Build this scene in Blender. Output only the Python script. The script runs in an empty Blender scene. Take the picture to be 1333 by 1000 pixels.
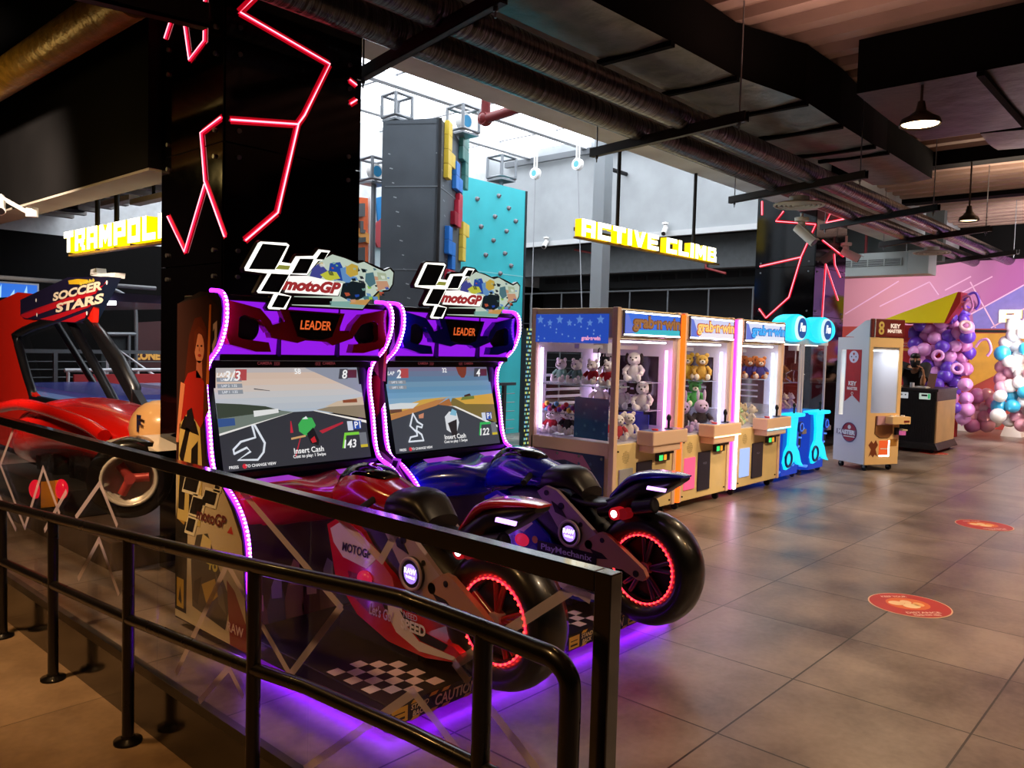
import bpy, bmesh, math, random
import numpy as np
from mathutils import Vector, Matrix

S = bpy.context.scene
COL = S.collection
R = random.Random(7)

# ---------------------------------------------------------------- camera, world, lights, exposure
W, H, FPX = 1333.0, 1000.0, 1040.0
PITCH, YAW, ROLL, EYE = .0495, .7335, .0276, 1.6
def _rot():
    cy, sy, cp, sp = math.cos(YAW), math.sin(YAW), math.cos(PITCH), math.sin(PITCH)
    f = np.array([cy*cp, sy*cp, -sp]); r = np.array([sy, -cy, 0.]); u = np.cross(r, f)
    c, s = math.cos(ROLL), math.sin(ROLL)
    return np.array([c*r+s*u, c*u-s*r, f])
CM = _rot()
def at(px, py, x=None, y=None, z=None):
    """the point of the place that lies on the plane x=, y= or z= under a pixel of the photograph"""
    r = np.array([(px-W/2)/FPX, -(py-H/2)/FPX, 1.]) @ CM
    if x is not None: t = x/r[0]
    elif y is not None: t = y/r[1]
    else: t = (z-EYE)/r[2]
    return Vector((r[0]*t, r[1]*t, EYE+r[2]*t))
cam = bpy.data.cameras.new('camera'); camo = bpy.data.objects.new('camera', cam); COL.objects.link(camo)
cam.sensor_fit = 'HORIZONTAL'; cam.sensor_width = 36; cam.lens = 36*FPX/W; cam.clip_start = .02; cam.clip_end = 200
mw = Matrix.Identity(4)
for i in range(3):
    mw[i][0], mw[i][1], mw[i][2] = CM[0][i], CM[1][i], -CM[2][i]
mw[2][3] = EYE
camo.matrix_world = mw
S.camera = camo
S.view_settings.view_transform = 'Standard'; S.view_settings.look = 'None'
S.view_settings.exposure = 0.0; S.view_settings.gamma = 1.0; S.view_settings.use_curve_mapping = False
wd = bpy.data.worlds.new('world'); S.world = wd; wd.use_nodes = True
wd.node_tree.nodes['Background'].inputs[0].default_value = (.8, .9, 1, 1)
wd.node_tree.nodes['Background'].inputs[1].default_value = .6

def lamp(kind, loc, power, color, size=.3, target=None, spot=None, sy=None, blend=.6):
    d = bpy.data.lights.new('lamp_light', kind); d.energy = power; d.color = color
    if kind == 'AREA':
        d.size = size
        if sy: d.shape = 'RECTANGLE'; d.size_y = sy
    else: d.shadow_soft_size = size
    if kind == 'SPOT': d.spot_size = spot or 1.6; d.spot_blend = blend
    o = bpy.data.objects.new('lamp_light', d); COL.objects.link(o); o.location = loc
    t = Vector(target if target else (loc[0], loc[1], loc[2]-1))-Vector(loc)
    o.rotation_euler = t.to_track_quat('-Z', 'Y').to_euler()
    return o
WARM = (1., .70, .42)
# the warm pendant downlights over the aisle (in view and above the camera) and over the lower walkway, then added unseen fill
for x, y, p in ((7.75, 2.17, 90), (3.6, .2, 80), (10.6, .6, 80), (14.5, 1.4, 90), (6.6, -1.8, 90), (10.5, -2.0, 90), (17.8, 1.5, 110), (17.5, -1.5, 90)):
    lamp('SPOT', (x, y, 3.36), p*2.25, WARM, .1, spot=2.3)
lamp('SPOT', (.2, 4.6, 3.3), 190, (1., .52, .16), .1, spot=2.0)
lamp('SPOT', (.3, 2.0, 3.3), 120, (1., .55, .2), .1, spot=1.8)
lamp('SPOT', (.4, 6.2, 3.2), 1500, (1., .80, .64), .12, target=(3.3, 10.6, 1.6), spot=1.5)  # added unseen spot brightening the red side of the coin game
lamp('SPOT', (.6, 4.6, 3.1), 330, (1., .66, .36), .12, target=(2.3, 6.2, .2), spot=1.7)  # added unseen spot for the floor behind the glass railing
lamp('POINT', (1.25, 6.6, 3.0), 9, (1., .68, .22), .08)  # added point light to brighten the upper-left pipes
lamp('SPOT', (4.2, 12.5, 4.0), 70, (1., .93, .85), .15, target=(4.6, 13.5, .6), spot=2.2)
for x, tx, p in ((6.4, 6.6, 420), (9.0, 8.9, 380), (12.0, 11.6, 420)):
    lamp('SPOT', (x, .5, 3.36), p, (1., .78, .5), .12, target=(tx, 4.0, .7), spot=.95, blend=.8)  # added spots aimed at the machine fronts to brighten them
lamp('SPOT', (4.6, -.9, 3.36), 210, (1., .56, .24), .1, spot=2.0)  # added orange spot warming the near right floor
# unseen area fill: deck uplights, mural washes, one towards the balloons
lamp('AREA', (6.3, 2.3, 3.95), 10, (1., .62, .5), .8, target=(6.3, 2.3, 5), sy=1.6)
lamp('AREA', (13.4, 1.6, 3.95), 70, (1., .80, .6), 1.6, target=(13.4, 1.6, 5), sy=3)
lamp('AREA', (16.9, 2.2, 3.3), 230, (1., .93, .93), .6, target=(20.5, 2.6, 2.5), sy=4.4)
lamp('AREA', (17.6, 5.9, 2.9), 70, (1., .9, .92), .4, target=(20.5, 6.1, 2.9), sy=1.2)  # added to brighten the left part of the mural
lamp('AREA', (15.6, 2.2, 3.5), 30, (1., .95, .9), .5, target=(18.0, 3.4, .8), sy=3)

# ---------------------------------------------------------------- materials
_m = {}
def lin(h):
    h = h.lstrip('#'); c = [int(h[i:i+2], 16)/255 for i in (0, 2, 4)]
    return [v/12.92 if v <= .04045 else ((v+.055)/1.055)**2.4 for v in c]
def m(hexa, rough=.5, metal=0., em=0., coat=0., noise=.0, alpha=1., name=None, scale=8., bump=0., trans=0.):
    k = (hexa, rough, metal, em, coat, noise, alpha, scale, bump, trans)
    if k in _m: return _m[k]
    mt = bpy.data.materials.new(name or ('lit_' if em else 'paint_')+hexa.strip('#')); mt.use_nodes = True
    nt = mt.node_tree; b = nt.nodes['Principled BSDF']; c = lin(hexa)
    b.inputs['Base Color'].default_value = (*c, 1); b.inputs['Roughness'].default_value = rough
    b.inputs['Metallic'].default_value = metal; b.inputs['Coat Weight'].default_value = coat; b.inputs['Coat Roughness'].default_value = .08
    b.inputs['Transmission Weight'].default_value = trans
    if em:
        b.inputs['Emission Color'].default_value = (*c, 1); b.inputs['Emission Strength'].default_value = em
        b.inputs['Base Color'].default_value = (*[v*.2 for v in c], 1)
    if alpha < 1: b.inputs['Alpha'].default_value = alpha
    tc = nt.nodes.new('ShaderNodeTexCoord'); no = nt.nodes.new('ShaderNodeTexNoise')
    no.inputs['Scale'].default_value = scale; no.inputs['Detail'].default_value = 5; nt.links.new(tc.outputs['Object'], no.inputs['Vector'])
    mr = nt.nodes.new('ShaderNodeMapRange'); mr.inputs['To Min'].default_value = max(0, rough-.06); mr.inputs['To Max'].default_value = min(1, rough+.08)
    nt.links.new(no.outputs['Fac'], mr.inputs['Value']); nt.links.new(mr.outputs[0], b.inputs['Roughness'])
    if noise and not em:
        mx = nt.nodes.new('ShaderNodeMix'); mx.data_type = 'RGBA'; mx.inputs[0].default_value = 1
        rp = nt.nodes.new('ShaderNodeMapRange'); rp.inputs['From Min'].default_value = .3; rp.inputs['From Max'].default_value = .7
        nt.links.new(no.outputs['Fac'], rp.inputs['Value']); nt.links.new(rp.outputs[0], mx.inputs[0])
        mx.inputs[6].default_value = (*[max(0, v*(1-noise)) for v in c], 1); mx.inputs[7].default_value = (*[min(1, v*(1+noise)) for v in c], 1)
        nt.links.new(mx.outputs[2], b.inputs['Base Color'])
    if bump:
        bp = nt.nodes.new('ShaderNodeBump'); bp.inputs['Strength'].default_value = bump; bp.inputs['Distance'].default_value = .02
        nt.links.new(no.outputs['Fac'], bp.inputs['Height']); nt.links.new(bp.outputs[0], b.inputs['Normal'])
    _m[k] = mt; return mt
def glass_mat(name, tint=(.97, .98, 1), rough=.02, refl=.08):
    """thin pane: mostly see-through with a Fresnel-weighted reflection"""
    mt = bpy.data.materials.new(name); mt.use_nodes = True; nt = mt.node_tree; nt.nodes.remove(nt.nodes['Principled BSDF'])
    tr = nt.nodes.new('ShaderNodeBsdfTransparent'); tr.inputs[0].default_value = (*tint, 1)
    gl = nt.nodes.new('ShaderNodeBsdfGlossy'); gl.inputs['Roughness'].default_value = rough
    lw = nt.nodes.new('ShaderNodeLayerWeight'); lw.inputs[0].default_value = .5
    pw = nt.nodes.new('ShaderNodeMath'); pw.operation = 'POWER'; pw.inputs[1].default_value = 5; nt.links.new(lw.outputs['Facing'], pw.inputs[0])
    fr = nt.nodes.new('ShaderNodeMath'); fr.operation = 'MULTIPLY_ADD'; fr.inputs[1].default_value = .55; fr.inputs[2].default_value = refl*.4; nt.links.new(pw.outputs[0], fr.inputs[0])
    mx = nt.nodes.new('ShaderNodeMixShader'); nt.links.new(fr.outputs[0], mx.inputs[0]); nt.links.new(tr.outputs[0], mx.inputs[1]); nt.links.new(gl.outputs[0], mx.inputs[2])
    nt.links.new(mx.outputs[0], nt.nodes['Material Output'].inputs['Surface']); return mt
GLASS = glass_mat('clear_glass')
TINT = glass_mat('smoky_glass', (.80, .78, .78))

def nodes_of(name):
    mt = bpy.data.materials.new(name); mt.use_nodes = True; return mt, mt.node_tree, mt.node_tree.nodes['Principled BSDF']
def floor_material(name, c1, c2, grout, s, x0, y0, rough, gw=.004):
    mt, nt, b = nodes_of(name); L = nt.links.new
    def N(t, **k):
        n = nt.nodes.new(t)
        for a, v in k.items(): setattr(n, a, v)
        return n
    def M(op, a, bb=None):
        n = N('ShaderNodeMath', operation=op)
        for i, v in enumerate((a, bb)):
            if v is None: continue
            if isinstance(v, (int, float)): n.inputs[i].default_value = v
            else: L(v, n.inputs[i])
        return n.outputs[0]
    tc = N('ShaderNodeTexCoord'); sp = N('ShaderNodeSeparateXYZ'); L(tc.outputs['Object'], sp.inputs[0])
    u = M('DIVIDE', M('SUBTRACT', sp.outputs[0], x0), s); v = M('DIVIDE', M('SUBTRACT', sp.outputs[1], y0), s)
    def edge(t):
        fr = M('FRACT', t); return M('MINIMUM', fr, M('SUBTRACT', 1, fr))
    d = M('MINIMUM', edge(u), edge(v)); g = M('LESS_THAN', d, gw/s)
    cb = N('ShaderNodeCombineXYZ'); L(M('FLOOR', u), cb.inputs[0]); L(M('FLOOR', v), cb.inputs[1])
    wn = N('ShaderNodeTexWhiteNoise', noise_dimensions='2D'); L(cb.outputs[0], wn.inputs['Vector'])
    n1 = N('ShaderNodeTexNoise'); n1.inputs['Scale'].default_value = 1.7; n1.inputs['Detail'].default_value = 8; n1.inputs['Roughness'].default_value = .65; L(tc.outputs['Object'], n1.inputs['Vector'])
    n2 = N('ShaderNodeTexNoise'); n2.inputs['Scale'].default_value = 30; n2.inputs['Detail'].default_value = 4; L(tc.outputs['Object'], n2.inputs['Vector'])
    n1.inputs['Detail'].default_value = 5; n1.inputs['Roughness'].default_value = .55
    f = M('ADD', M('ADD', M('MULTIPLY', n1.outputs['Fac'], 2.3), M('MULTIPLY', n2.outputs['Fac'], .4)), M('SUBTRACT', M('MULTIPLY', wn.outputs['Value'], .3), 1.0))
    mx = N('ShaderNodeMix', data_type='RGBA'); L(f, mx.inputs[0]); mx.inputs[6].default_value = (*lin(c1), 1); mx.inputs[7].default_value = (*lin(c2), 1)
    m2 = N('ShaderNodeMix', data_type='RGBA'); L(g, m2.inputs[0]); L(mx.outputs[2], m2.inputs[6]); m2.inputs[7].default_value = (*lin(grout), 1)
    L(m2.outputs[2], b.inputs['Base Color'])
    mr = N('ShaderNodeMapRange'); mr.inputs['From Min'].default_value = .25; mr.inputs['From Max'].default_value = .75; mr.inputs['To Min'].default_value = rough+.005; mr.inputs['To Max'].default_value = rough+.13; L(n1.outputs['Fac'], mr.inputs['Value'])
    L(mr.outputs[0], b.inputs['Roughness'])
    bp = N('ShaderNodeBump'); bp.inputs['Strength'].default_value = .25; bp.inputs['Distance'].default_value = .003
    L(M('SUBTRACT', M('MULTIPLY', n2.outputs['Fac'], .3), g), bp.inputs['Height']); L(bp.outputs[0], b.inputs['Normal'])
    return mt
def duct_material():
    """dark quilted insulation wrap with fine rings round the pipe"""
    mt, nt, b = nodes_of('insulated_pipe_wrap'); L = nt.links.new
    tc = nt.nodes.new('ShaderNodeTexCoord'); mp = nt.nodes.new('ShaderNodeMapping'); L(tc.outputs['Object'], mp.inputs[0]); mp.inputs['Scale'].default_value = (22, 2, 2)
    n = nt.nodes.new('ShaderNodeTexNoise'); n.inputs['Scale'].default_value = 1; n.inputs['Detail'].default_value = 3; L(mp.outputs[0], n.inputs['Vector'])
    bp = nt.nodes.new('ShaderNodeBump'); bp.inputs['Strength'].default_value = 1; bp.inputs['Distance'].default_value = .06; L(n.outputs['Fac'], bp.inputs['Height']); L(bp.outputs[0], b.inputs['Normal'])
    b.inputs['Base Color'].default_value = (*lin('#080708'), 1); b.inputs['Roughness'].default_value = .36; b.inputs['Coat Weight'].default_value = .5; b.inputs['Coat Roughness'].default_value = .2
    return mt

# ---------------------------------------------------------------- mesh builder
def V3(a): return Vector(a)
_txt = {}
def text_mesh(s, bold=0., shear=0., depth=0.):
    k = (s, bold, shear, depth)
    if k not in _txt:
        cu = bpy.data.curves.new('t', 'FONT'); cu.body = s; cu.offset = bold; cu.shear = shear; cu.extrude = depth; cu.resolution_u = 3
        o = bpy.data.objects.new('t', cu); COL.objects.link(o)
        dg = bpy.context.evaluated_depsgraph_get(); me = bpy.data.meshes.new_from_object(o.evaluated_get(dg))
        v = [tuple(p.co) for p in me.vertices]; f = [tuple(p.vertices) for p in me.polygons]
        bpy.data.objects.remove(o); bpy.data.curves.remove(cu); bpy.data.meshes.remove(me); _txt[k] = (v, f)
    return _txt[k]
class MB:
    def __init__(s): s.v = []; s.f = []; s.m = []; s.s = []; s.mats = []
    def add(s, vs, fs, mat, sm=False):
        if mat not in s.mats: s.mats.append(mat)
        i = s.mats.index(mat); o = len(s.v); s.v += [tuple(p) for p in vs]
        for f in fs: s.f.append([o+q for q in f]); s.m.append(i); s.s.append(sm)
        return s
    def face(s, pts, mat): return s.add(pts, [list(range(len(pts)))], mat)
    def box(s, x0, y0, z0, x1, y1, z1, mat):
        vs = [(x, y, z) for z in (z0, z1) for y in (y0, y1) for x in (x0, x1)]
        return s.add(vs, [(0, 2, 3, 1), (4, 5, 7, 6), (0, 1, 5, 4), (2, 6, 7, 3), (0, 4, 6, 2), (1, 3, 7, 5)], mat)
    def obox(s, O, U, Vv, N, mat):
        """box from a corner and three edge vectors"""
        O, U, Vv, N = map(V3, (O, U, Vv, N)); vs = [O+U*a+Vv*b+N*c for c in (0, 1) for b in (0, 1) for a in (0, 1)]
        return s.add(vs, [(0, 2, 3, 1), (4, 5, 7, 6), (0, 1, 5, 4), (2, 6, 7, 3), (0, 4, 6, 2), (1, 3, 7, 5)], mat)
    def prism(s, poly, O, U, Vv, t, mat, side=None, back=None):
        O, U, Vv = V3(O), V3(U), V3(Vv); N = U.cross(Vv).normalized()*t; n = len(poly)
        a = [O+U*p[0]+Vv*p[1] for p in poly]; b = [p+N for p in a]
        s.add(b, [list(range(n))], mat); s.add(a, [list(range(n))[::-1]], back or mat)
        return s.add(a+b, [(i, (i+1) % n, n+(i+1) % n, n+i) for i in range(n)], side or mat)
    def poly(s, poly, O, U, Vv, mat):
        O, U, Vv = V3(O), V3(U), V3(Vv); return s.face([O+U*p[0]+Vv*p[1] for p in poly], mat)
    def rect(s, a, b, c, d, O, U, Vv, mat): return s.poly([(a, b), (c, b), (c, d), (a, d)], O, U, Vv, mat)
    def cyl(s, p, q, r, mat, n=14, r2=None, cap=True, sm=True):
        p, q = V3(p), V3(q); d = (q-p).normalized(); u = d.orthogonal().normalized(); w = d.cross(u); r2 = r if r2 is None else r2
        vs = []
        for c, rr in ((p, r), (q, r2)): vs += [c+u*math.cos(2*math.pi*i/n)*rr+w*math.sin(2*math.pi*i/n)*rr for i in range(n)]
        s.add(vs, [(i, (i+1) % n, n+(i+1) % n, n+i) for i in range(n)], mat, sm)
        if cap: s.add(vs, [list(range(n))[::-1], list(range(n, 2*n))], mat)
        return s
    def tube(s, pts, r, mat, n=10, closed=False):
        P = [V3(p) for p in pts]; k = len(P); rr = r if isinstance(r, (list, tuple)) else [r]*k; vs = []; u = None
        for i in range(k):
            a, b = (P[i-1] if (i or closed) else P[0]), (P[(i+1) % k] if (i < k-1 or closed) else P[-1])
            d = (b-a).normalized()
            u = d.orthogonal().normalized() if u is None else (u-d*u.dot(d)).normalized()
            w = d.cross(u); vs += [P[i]+u*math.cos(2*math.pi*j/n)*rr[i]+w*math.sin(2*math.pi*j/n)*rr[i] for j in range(n)]
        e = k if closed else k-1
        s.add(vs, [(i*n+j, i*n+(j+1) % n, ((i+1) % k)*n+(j+1) % n, ((i+1) % k)*n+j) for i in range(e) for j in range(n)], mat, True)
        if not closed: s.add(vs, [list(range(n))[::-1], list(range((k-1)*n, k*n))], mat)
        return s
    def loft(s, rings, mat, sm=True, cap=True, closed=False):
        n = len(rings[0]); k = len(rings); vs = [p for r in rings for p in r]; e = k if closed else k-1
        s.add(vs, [(i*n+j, i*n+(j+1) % n, ((i+1) % k)*n+(j+1) % n, ((i+1) % k)*n+j) for i in range(e) for j in range(n)], mat, sm)
        if cap and not closed: s.add(vs, [list(range(n))[::-1], list(range((k-1)*n, k*n))], mat, sm)
        return s
    def lathe(s, prof, c, axis, mat, n=28, sm=True, cap=True):
        """prof: (height along the axis, radius)"""
        c, d = V3(c), V3(axis).normalized(); u = d.orthogonal().normalized(); w = d.cross(u)
        return s.loft([[c+d*h+(u*math.cos(2*math.pi*i/n)+w*math.sin(2*math.pi*i/n))*max(r, 1e-4) for i in range(n)] for h, r in prof], mat, sm, cap)
    def ball(s, c, r, mat, nu=14, nv=9, rot=None):
        r = (r, r, r) if isinstance(r, (int, float)) else r; c = V3(c); rings = []
        for j in range(nv+1):
            t = math.pi*j/nv; q = []
            for i in range(nu):
                a = 2*math.pi*i/nu; p = Vector((math.sin(t)*math.cos(a)*r[0]+1e-5*math.cos(a), math.sin(t)*math.sin(a)*r[1]+1e-5*math.sin(a), math.cos(t)*r[2]))
                q.append(c+(rot @ p if rot else p))
            rings.append(q)
        return s.loft(rings, mat, True, False)
    def torus(s, c, axis, Rr, r, mat, n=28, k=8):
        c, d = V3(c), V3(axis).normalized(); u = d.orthogonal().normalized(); w = d.cross(u)
        return s.tube([c+(u*math.cos(2*math.pi*i/n)+w*math.sin(2*math.pi*i/n))*Rr for i in range(n)], r, mat, k, True)
    def disc(s, c, axis, r, mat, n=20):
        c, d = V3(c), V3(axis).normalized(); u = d.orthogonal().normalized(); w = d.cross(u)
        return s.face([c+(u*math.cos(2*math.pi*i/n)+w*math.sin(2*math.pi*i/n))*r for i in range(n)], mat)
    def text(s, t, O, U, Vv, h, mat, w=None, bold=0., shear=0., depth=0.):
        """centred on O; h = glyph height along Vv, w = forced width along U"""
        v, f = text_mesh(t, bold, shear, depth); O, U, Vv = V3(O), V3(U).normalized(), V3(Vv).normalized(); N = U.cross(Vv)
        xs = [p[0] for p in v]; ys = [p[1] for p in v]; k = h/(max(ys)-min(ys)); kx = w/(max(xs)-min(xs)) if w else k
        cx, cy = (max(xs)+min(xs))/2, (max(ys)+min(ys))/2
        return s.add([O+U*((p[0]-cx)*kx)+Vv*((p[1]-cy)*k)+N*p[2]*k for p in v], f, mat)
    def obj(s, name, parent=None, loc=None, bevel=0., seg=2, subd=0, kind=None):
        me = bpy.data.meshes.new(name); o = bpy.data.objects.new(name, me); COL.objects.link(o)
        off = Vector((0, 0, 0))
        if parent is not None:
            off = Vector(parent.get('_o', (0, 0, 0))); o.parent = parent; o['_o'] = list(off)
        elif loc is not None: off = Vector(loc); o.location = off; o['_o'] = list(off)
        me.from_pydata([(p[0]-off.x, p[1]-off.y, p[2]-off.z) for p in s.v], [], s.f)
        for mt in s.mats: me.materials.append(mt)
        me.polygons.foreach_set('material_index', s.m); me.polygons.foreach_set('use_smooth', s.s)
        bm = bmesh.new(); bm.from_mesh(me); bmesh.ops.recalc_face_normals(bm, faces=bm.faces); bm.to_mesh(me); bm.free()
        if bevel:
            b = o.modifiers.new('bevel', 'BEVEL'); b.width = bevel; b.segments = seg; b.limit_method = 'ANGLE'; b.angle_limit = .6
        if subd:
            b = o.modifiers.new('subsurf', 'SUBSURF'); b.levels = subd; b.render_levels = subd
        if kind: o['kind'] = kind
        return o
def thing(name, label, cat, loc=(0, 0, 0), group=None):
    o = bpy.data.objects.new(name, None); COL.objects.link(o); o.location = loc; o['_o'] = list(loc); o.empty_display_size = .1
    return tag(o, label, cat, group)
def tag(o, label, cat, group=None):
    o['label'] = label; o['category'] = cat
    if group: o['group'] = group
    return o
def kids(o): return [c for c in list(COL.objects) if c.parent is o]
def copy_tree(o, loc=None, rz=None, label=None, parent=None, ch=None):
    ch = ch or {}
    c = o.copy(); COL.objects.link(c)
    if parent is not None: c.parent = parent
    if loc is not None: c.location = loc
    if rz is not None: c.rotation_euler = (0, 0, rz)
    if label: c['label'] = label
    for k in o.children: copy_tree(k, parent=c)
    return c
def bez(pts, n=6):
    """smooth Catmull-Rom path through points"""
    P = [V3(p) for p in pts]; P = [P[0]]+P+[P[-1]]; out = []
    for i in range(1, len(P)-2):
        for j in range(n):
            t = j/n; a, b, c, d = P[i-1], P[i], P[i+1], P[i+2]
            out.append(.5*((2*b)+(c-a)*t+(2*a-5*b+4*c-d)*t*t+(3*b-a-3*c+d)*t*t*t))
    return out+[P[-2]]
def along(pts, step):
    """points every step along a polyline"""
    out = [V3(pts[0])]; acc = 0
    for a, b in zip(pts, pts[1:]):
        a, b = V3(a), V3(b); L = (b-a).length
        while acc+L >= step and L > 0:
            k = (step-acc)/L; a = a.lerp(b, k); L = (b-a).length; acc = 0; out.append(a.copy())
        acc += L
    return out
X, Y, Z = Vector((1, 0, 0)), Vector((0, 1, 0)), Vector((0, 0, 1))
def flat(mt, v=.12):
    mt.node_tree.nodes['Principled BSDF'].inputs['Specular IOR Level'].default_value = v; return mt
BLACK = m('#0c0b0d', .35, name='black_lacquer'); BLACKM = m('#100f11', .7, name='matt_black'); STEEL = m('#8d8f94', .3, .9, name='brushed_steel')
GREY = m('#7c8083', .75, noise=.15, name='grey_plaster', scale=3, bump=.3); WHITE = m('#e8e6e2', .5, name='white_plastic')
# ================================================================ the setting
FLOOR = floor_material('concrete_look_tiles', '#4a3d37', '#978980', '#241d1a', .7755, 3.0275, 1.5197, .28, .0045)
WALK = floor_material('walkway_concrete', '#5b4632', '#8f7558', '#54422f', 1.6, .3, 1.0, .5)
b = MB(); b.box(1.62, -6, -.2, 21, 17, 0, FLOOR); b.box(-6, -6, -.2, 1.62, 1.0, 0, FLOOR); b.obj('floor', kind='structure')
b = MB(); b.box(-6, 2.6, -.4, 1.62, 17, -.26, WALK)
b.add([(-6, 1, 0), (1.62, 1, 0), (1.62, 2.6, -.26), (-6, 2.6, -.26), (-6, 1, -.4), (1.62, 1, -.4), (1.62, 2.6, -.4), (-6, 2.6, -.4)], [(0, 1, 2, 3), (4, 7, 6, 5), (0, 4, 5, 1), (2, 6, 7, 3), (0, 3, 7, 4), (1, 5, 6, 2)], WALK)
b.obj('floor', kind='structure')
SKIRT = m('#0d0b0a', .16, coat=.6, name='gloss_black_skirt')
b = MB(); b.box(1.60, 1.0, -.26, 1.62, 17, .0, SKIRT); b.obj('baseboard_walkway', kind='structure')
DARKW = m('#141113', .6, noise=.2, name='dark_wall', scale=2)
b = MB(); b.box(-6.2, -6, -.4, -6, 17, 4.8, DARKW); b.obj('wall_left', kind='structure')
b = MB(); b.box(-6, -6.2, -.4, 21, -6, 4.8, DARKW); b.obj('wall_back', kind='structure')
# ceiling deck with ribs along y
DECK = m('#a58a7c', .7, noise=.12, name='painted_ceiling_deck', scale=2)
b = MB(); b.box(-6.2, -6.2, 4.6, 21.2, 4.75, 4.8, DECK)
x = -6
while x < 21:
    b.box(x, -6, 4.5, x+.16, 4.75, 4.6, DECK); x += .42
b.obj('ceiling', kind='structure')
SOFF = m('#c3c9cc', .8, noise=.15, name='grey_beam_paint', scale=2)
BEAMB = flat(m('#070606', .8, noise=.3, name='black_beam_paint', scale=2))
b = MB(); b.box(3.46, 4.76, 3.9, 21, 5.4, 6.7, SOFF); b.obj('ceiling_beam', kind='structure')
CREAM = m('#90887a', .8, noise=.15, name='cream_soffit', scale=2)
b = MB(); b.box(2.36, 5.46, 2.72, 2.64, 15.5, 4.8, BEAMB); b.box(2.37, 5.47, 2.70, 2.63, 15.4, 2.72, CREAM); b.obj('ceiling_bulkhead', kind='structure')
b = MB(); b.box(-6.2, 4.75, 4.6, 2.36, 17, 4.8, BEAMB)
for i in range(14): b.box(-6, 5+i*.8, 4.48, 2.3, 5.15+i*.8, 4.6, BEAMB)
b.obj('ceiling', kind='structure')
# low ribbed ceiling over the trampoline side
RIB = m('#8b8985', .8, noise=.2, name='ribbed_ceiling', scale=2)
b = MB(); b.box(2.64, 5.44, 3.7, 3.6, 8, 3.85, RIB); b.box(2.64, 8, 3.7, 5.2, 15.5, 3.85, RIB)
for i in range(13): b.box(2.64, 8.2+i*.56, 3.56, 5.2, 8.34+i*.56, 3.7, RIB)
b.obj('ceiling', kind='structure')
b = MB(); b.box(16.3, 5.4, 4.62, 21.2, 16, 4.8, BEAMB); b.obj('ceiling', kind='structure')
b = MB(); b.box(20.7, 8.2, 0, 20.9, 16, 4.8, DARKW); b.box(18.7, 15.5, 0, 20.9, 15.7, 4.8, DARKW); b.obj('wall_right', kind='structure')
# atrium walls, roof glazing
PALE = m('#9ba0a3', .85, noise=.12, name='atrium_plaster', scale=1.3, bump=.6)
b = MB(); b.box(16, 6.2, 4.2, 16.3, 15.5, 6.7, PALE); b.box(15.93, 6.2, 4.16, 16.0, 15.5, 4.28, m('#b9bcbd', .7)); b.obj('wall_atrium', kind='structure')
b = MB(); b.box(16.5, 6.5, 3.45, 16.8, 15.5, 4.2, m('#4c5052', .8, noise=.15)); b.box(16.3, 6.5, 4.2, 18.6, 15.5, 4.3, BEAMB); b.obj('ceiling_beam', kind='structure')
b = MB(); b.box(18.5, 7.1, 0, 18.7, 15.5, 4.2, DARKW); b.obj('wall_recess', kind='structure')
b = MB(); b.box(2.3, 15.5, 3.3, 18.7, 15.7, 6.7, m('#c4c8ca', .8, noise=.1, name='far_plaster')); b.box(-6, 15.5, -.4, 18.7, 15.7, 3.3, flat(m('#060505', .8, noise=.2))); b.box(-6.2, 15.5, 3.3, 2.3, 15.7, 4.8, BEAMB); b.obj('wall_far', kind='structure')
b = MB(); b.box(3.3, 5.44, 3.85, 3.6, 8, 6.7, PALE); b.box(5.0, 8, 3.85, 5.2, 15.5, 6.7, PALE); b.box(3.6, 7.9, 3.85, 5.2, 8.1, 6.7, PALE); b.obj('wall_atrium_side', kind='structure')
SKY = m('#f4f8ff', .5, em=5.2, name='daylit_roof_glazing')
b = MB()
b.box(3.3, 5.4, 6.7, 16.3, 15.7, 6.75, SKY)
w = b.obj('window_skylight', kind='structure')
b = MB(); FRAME = m('#c9cdd2', .5, name='roof_frame')
for y in (6.6, 8.4, 10.2, 12., 13.8): b.box(3.3, y, 6.42, 16.3, y+.16, 6.62, FRAME)
for x in (5, 7.4, 9.8, 12.2, 14.6): b.box(x, 5.4, 6.62, x+.07, 15.6, 6.7, FRAME)
b.obj('window_frame', parent=w)
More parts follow.
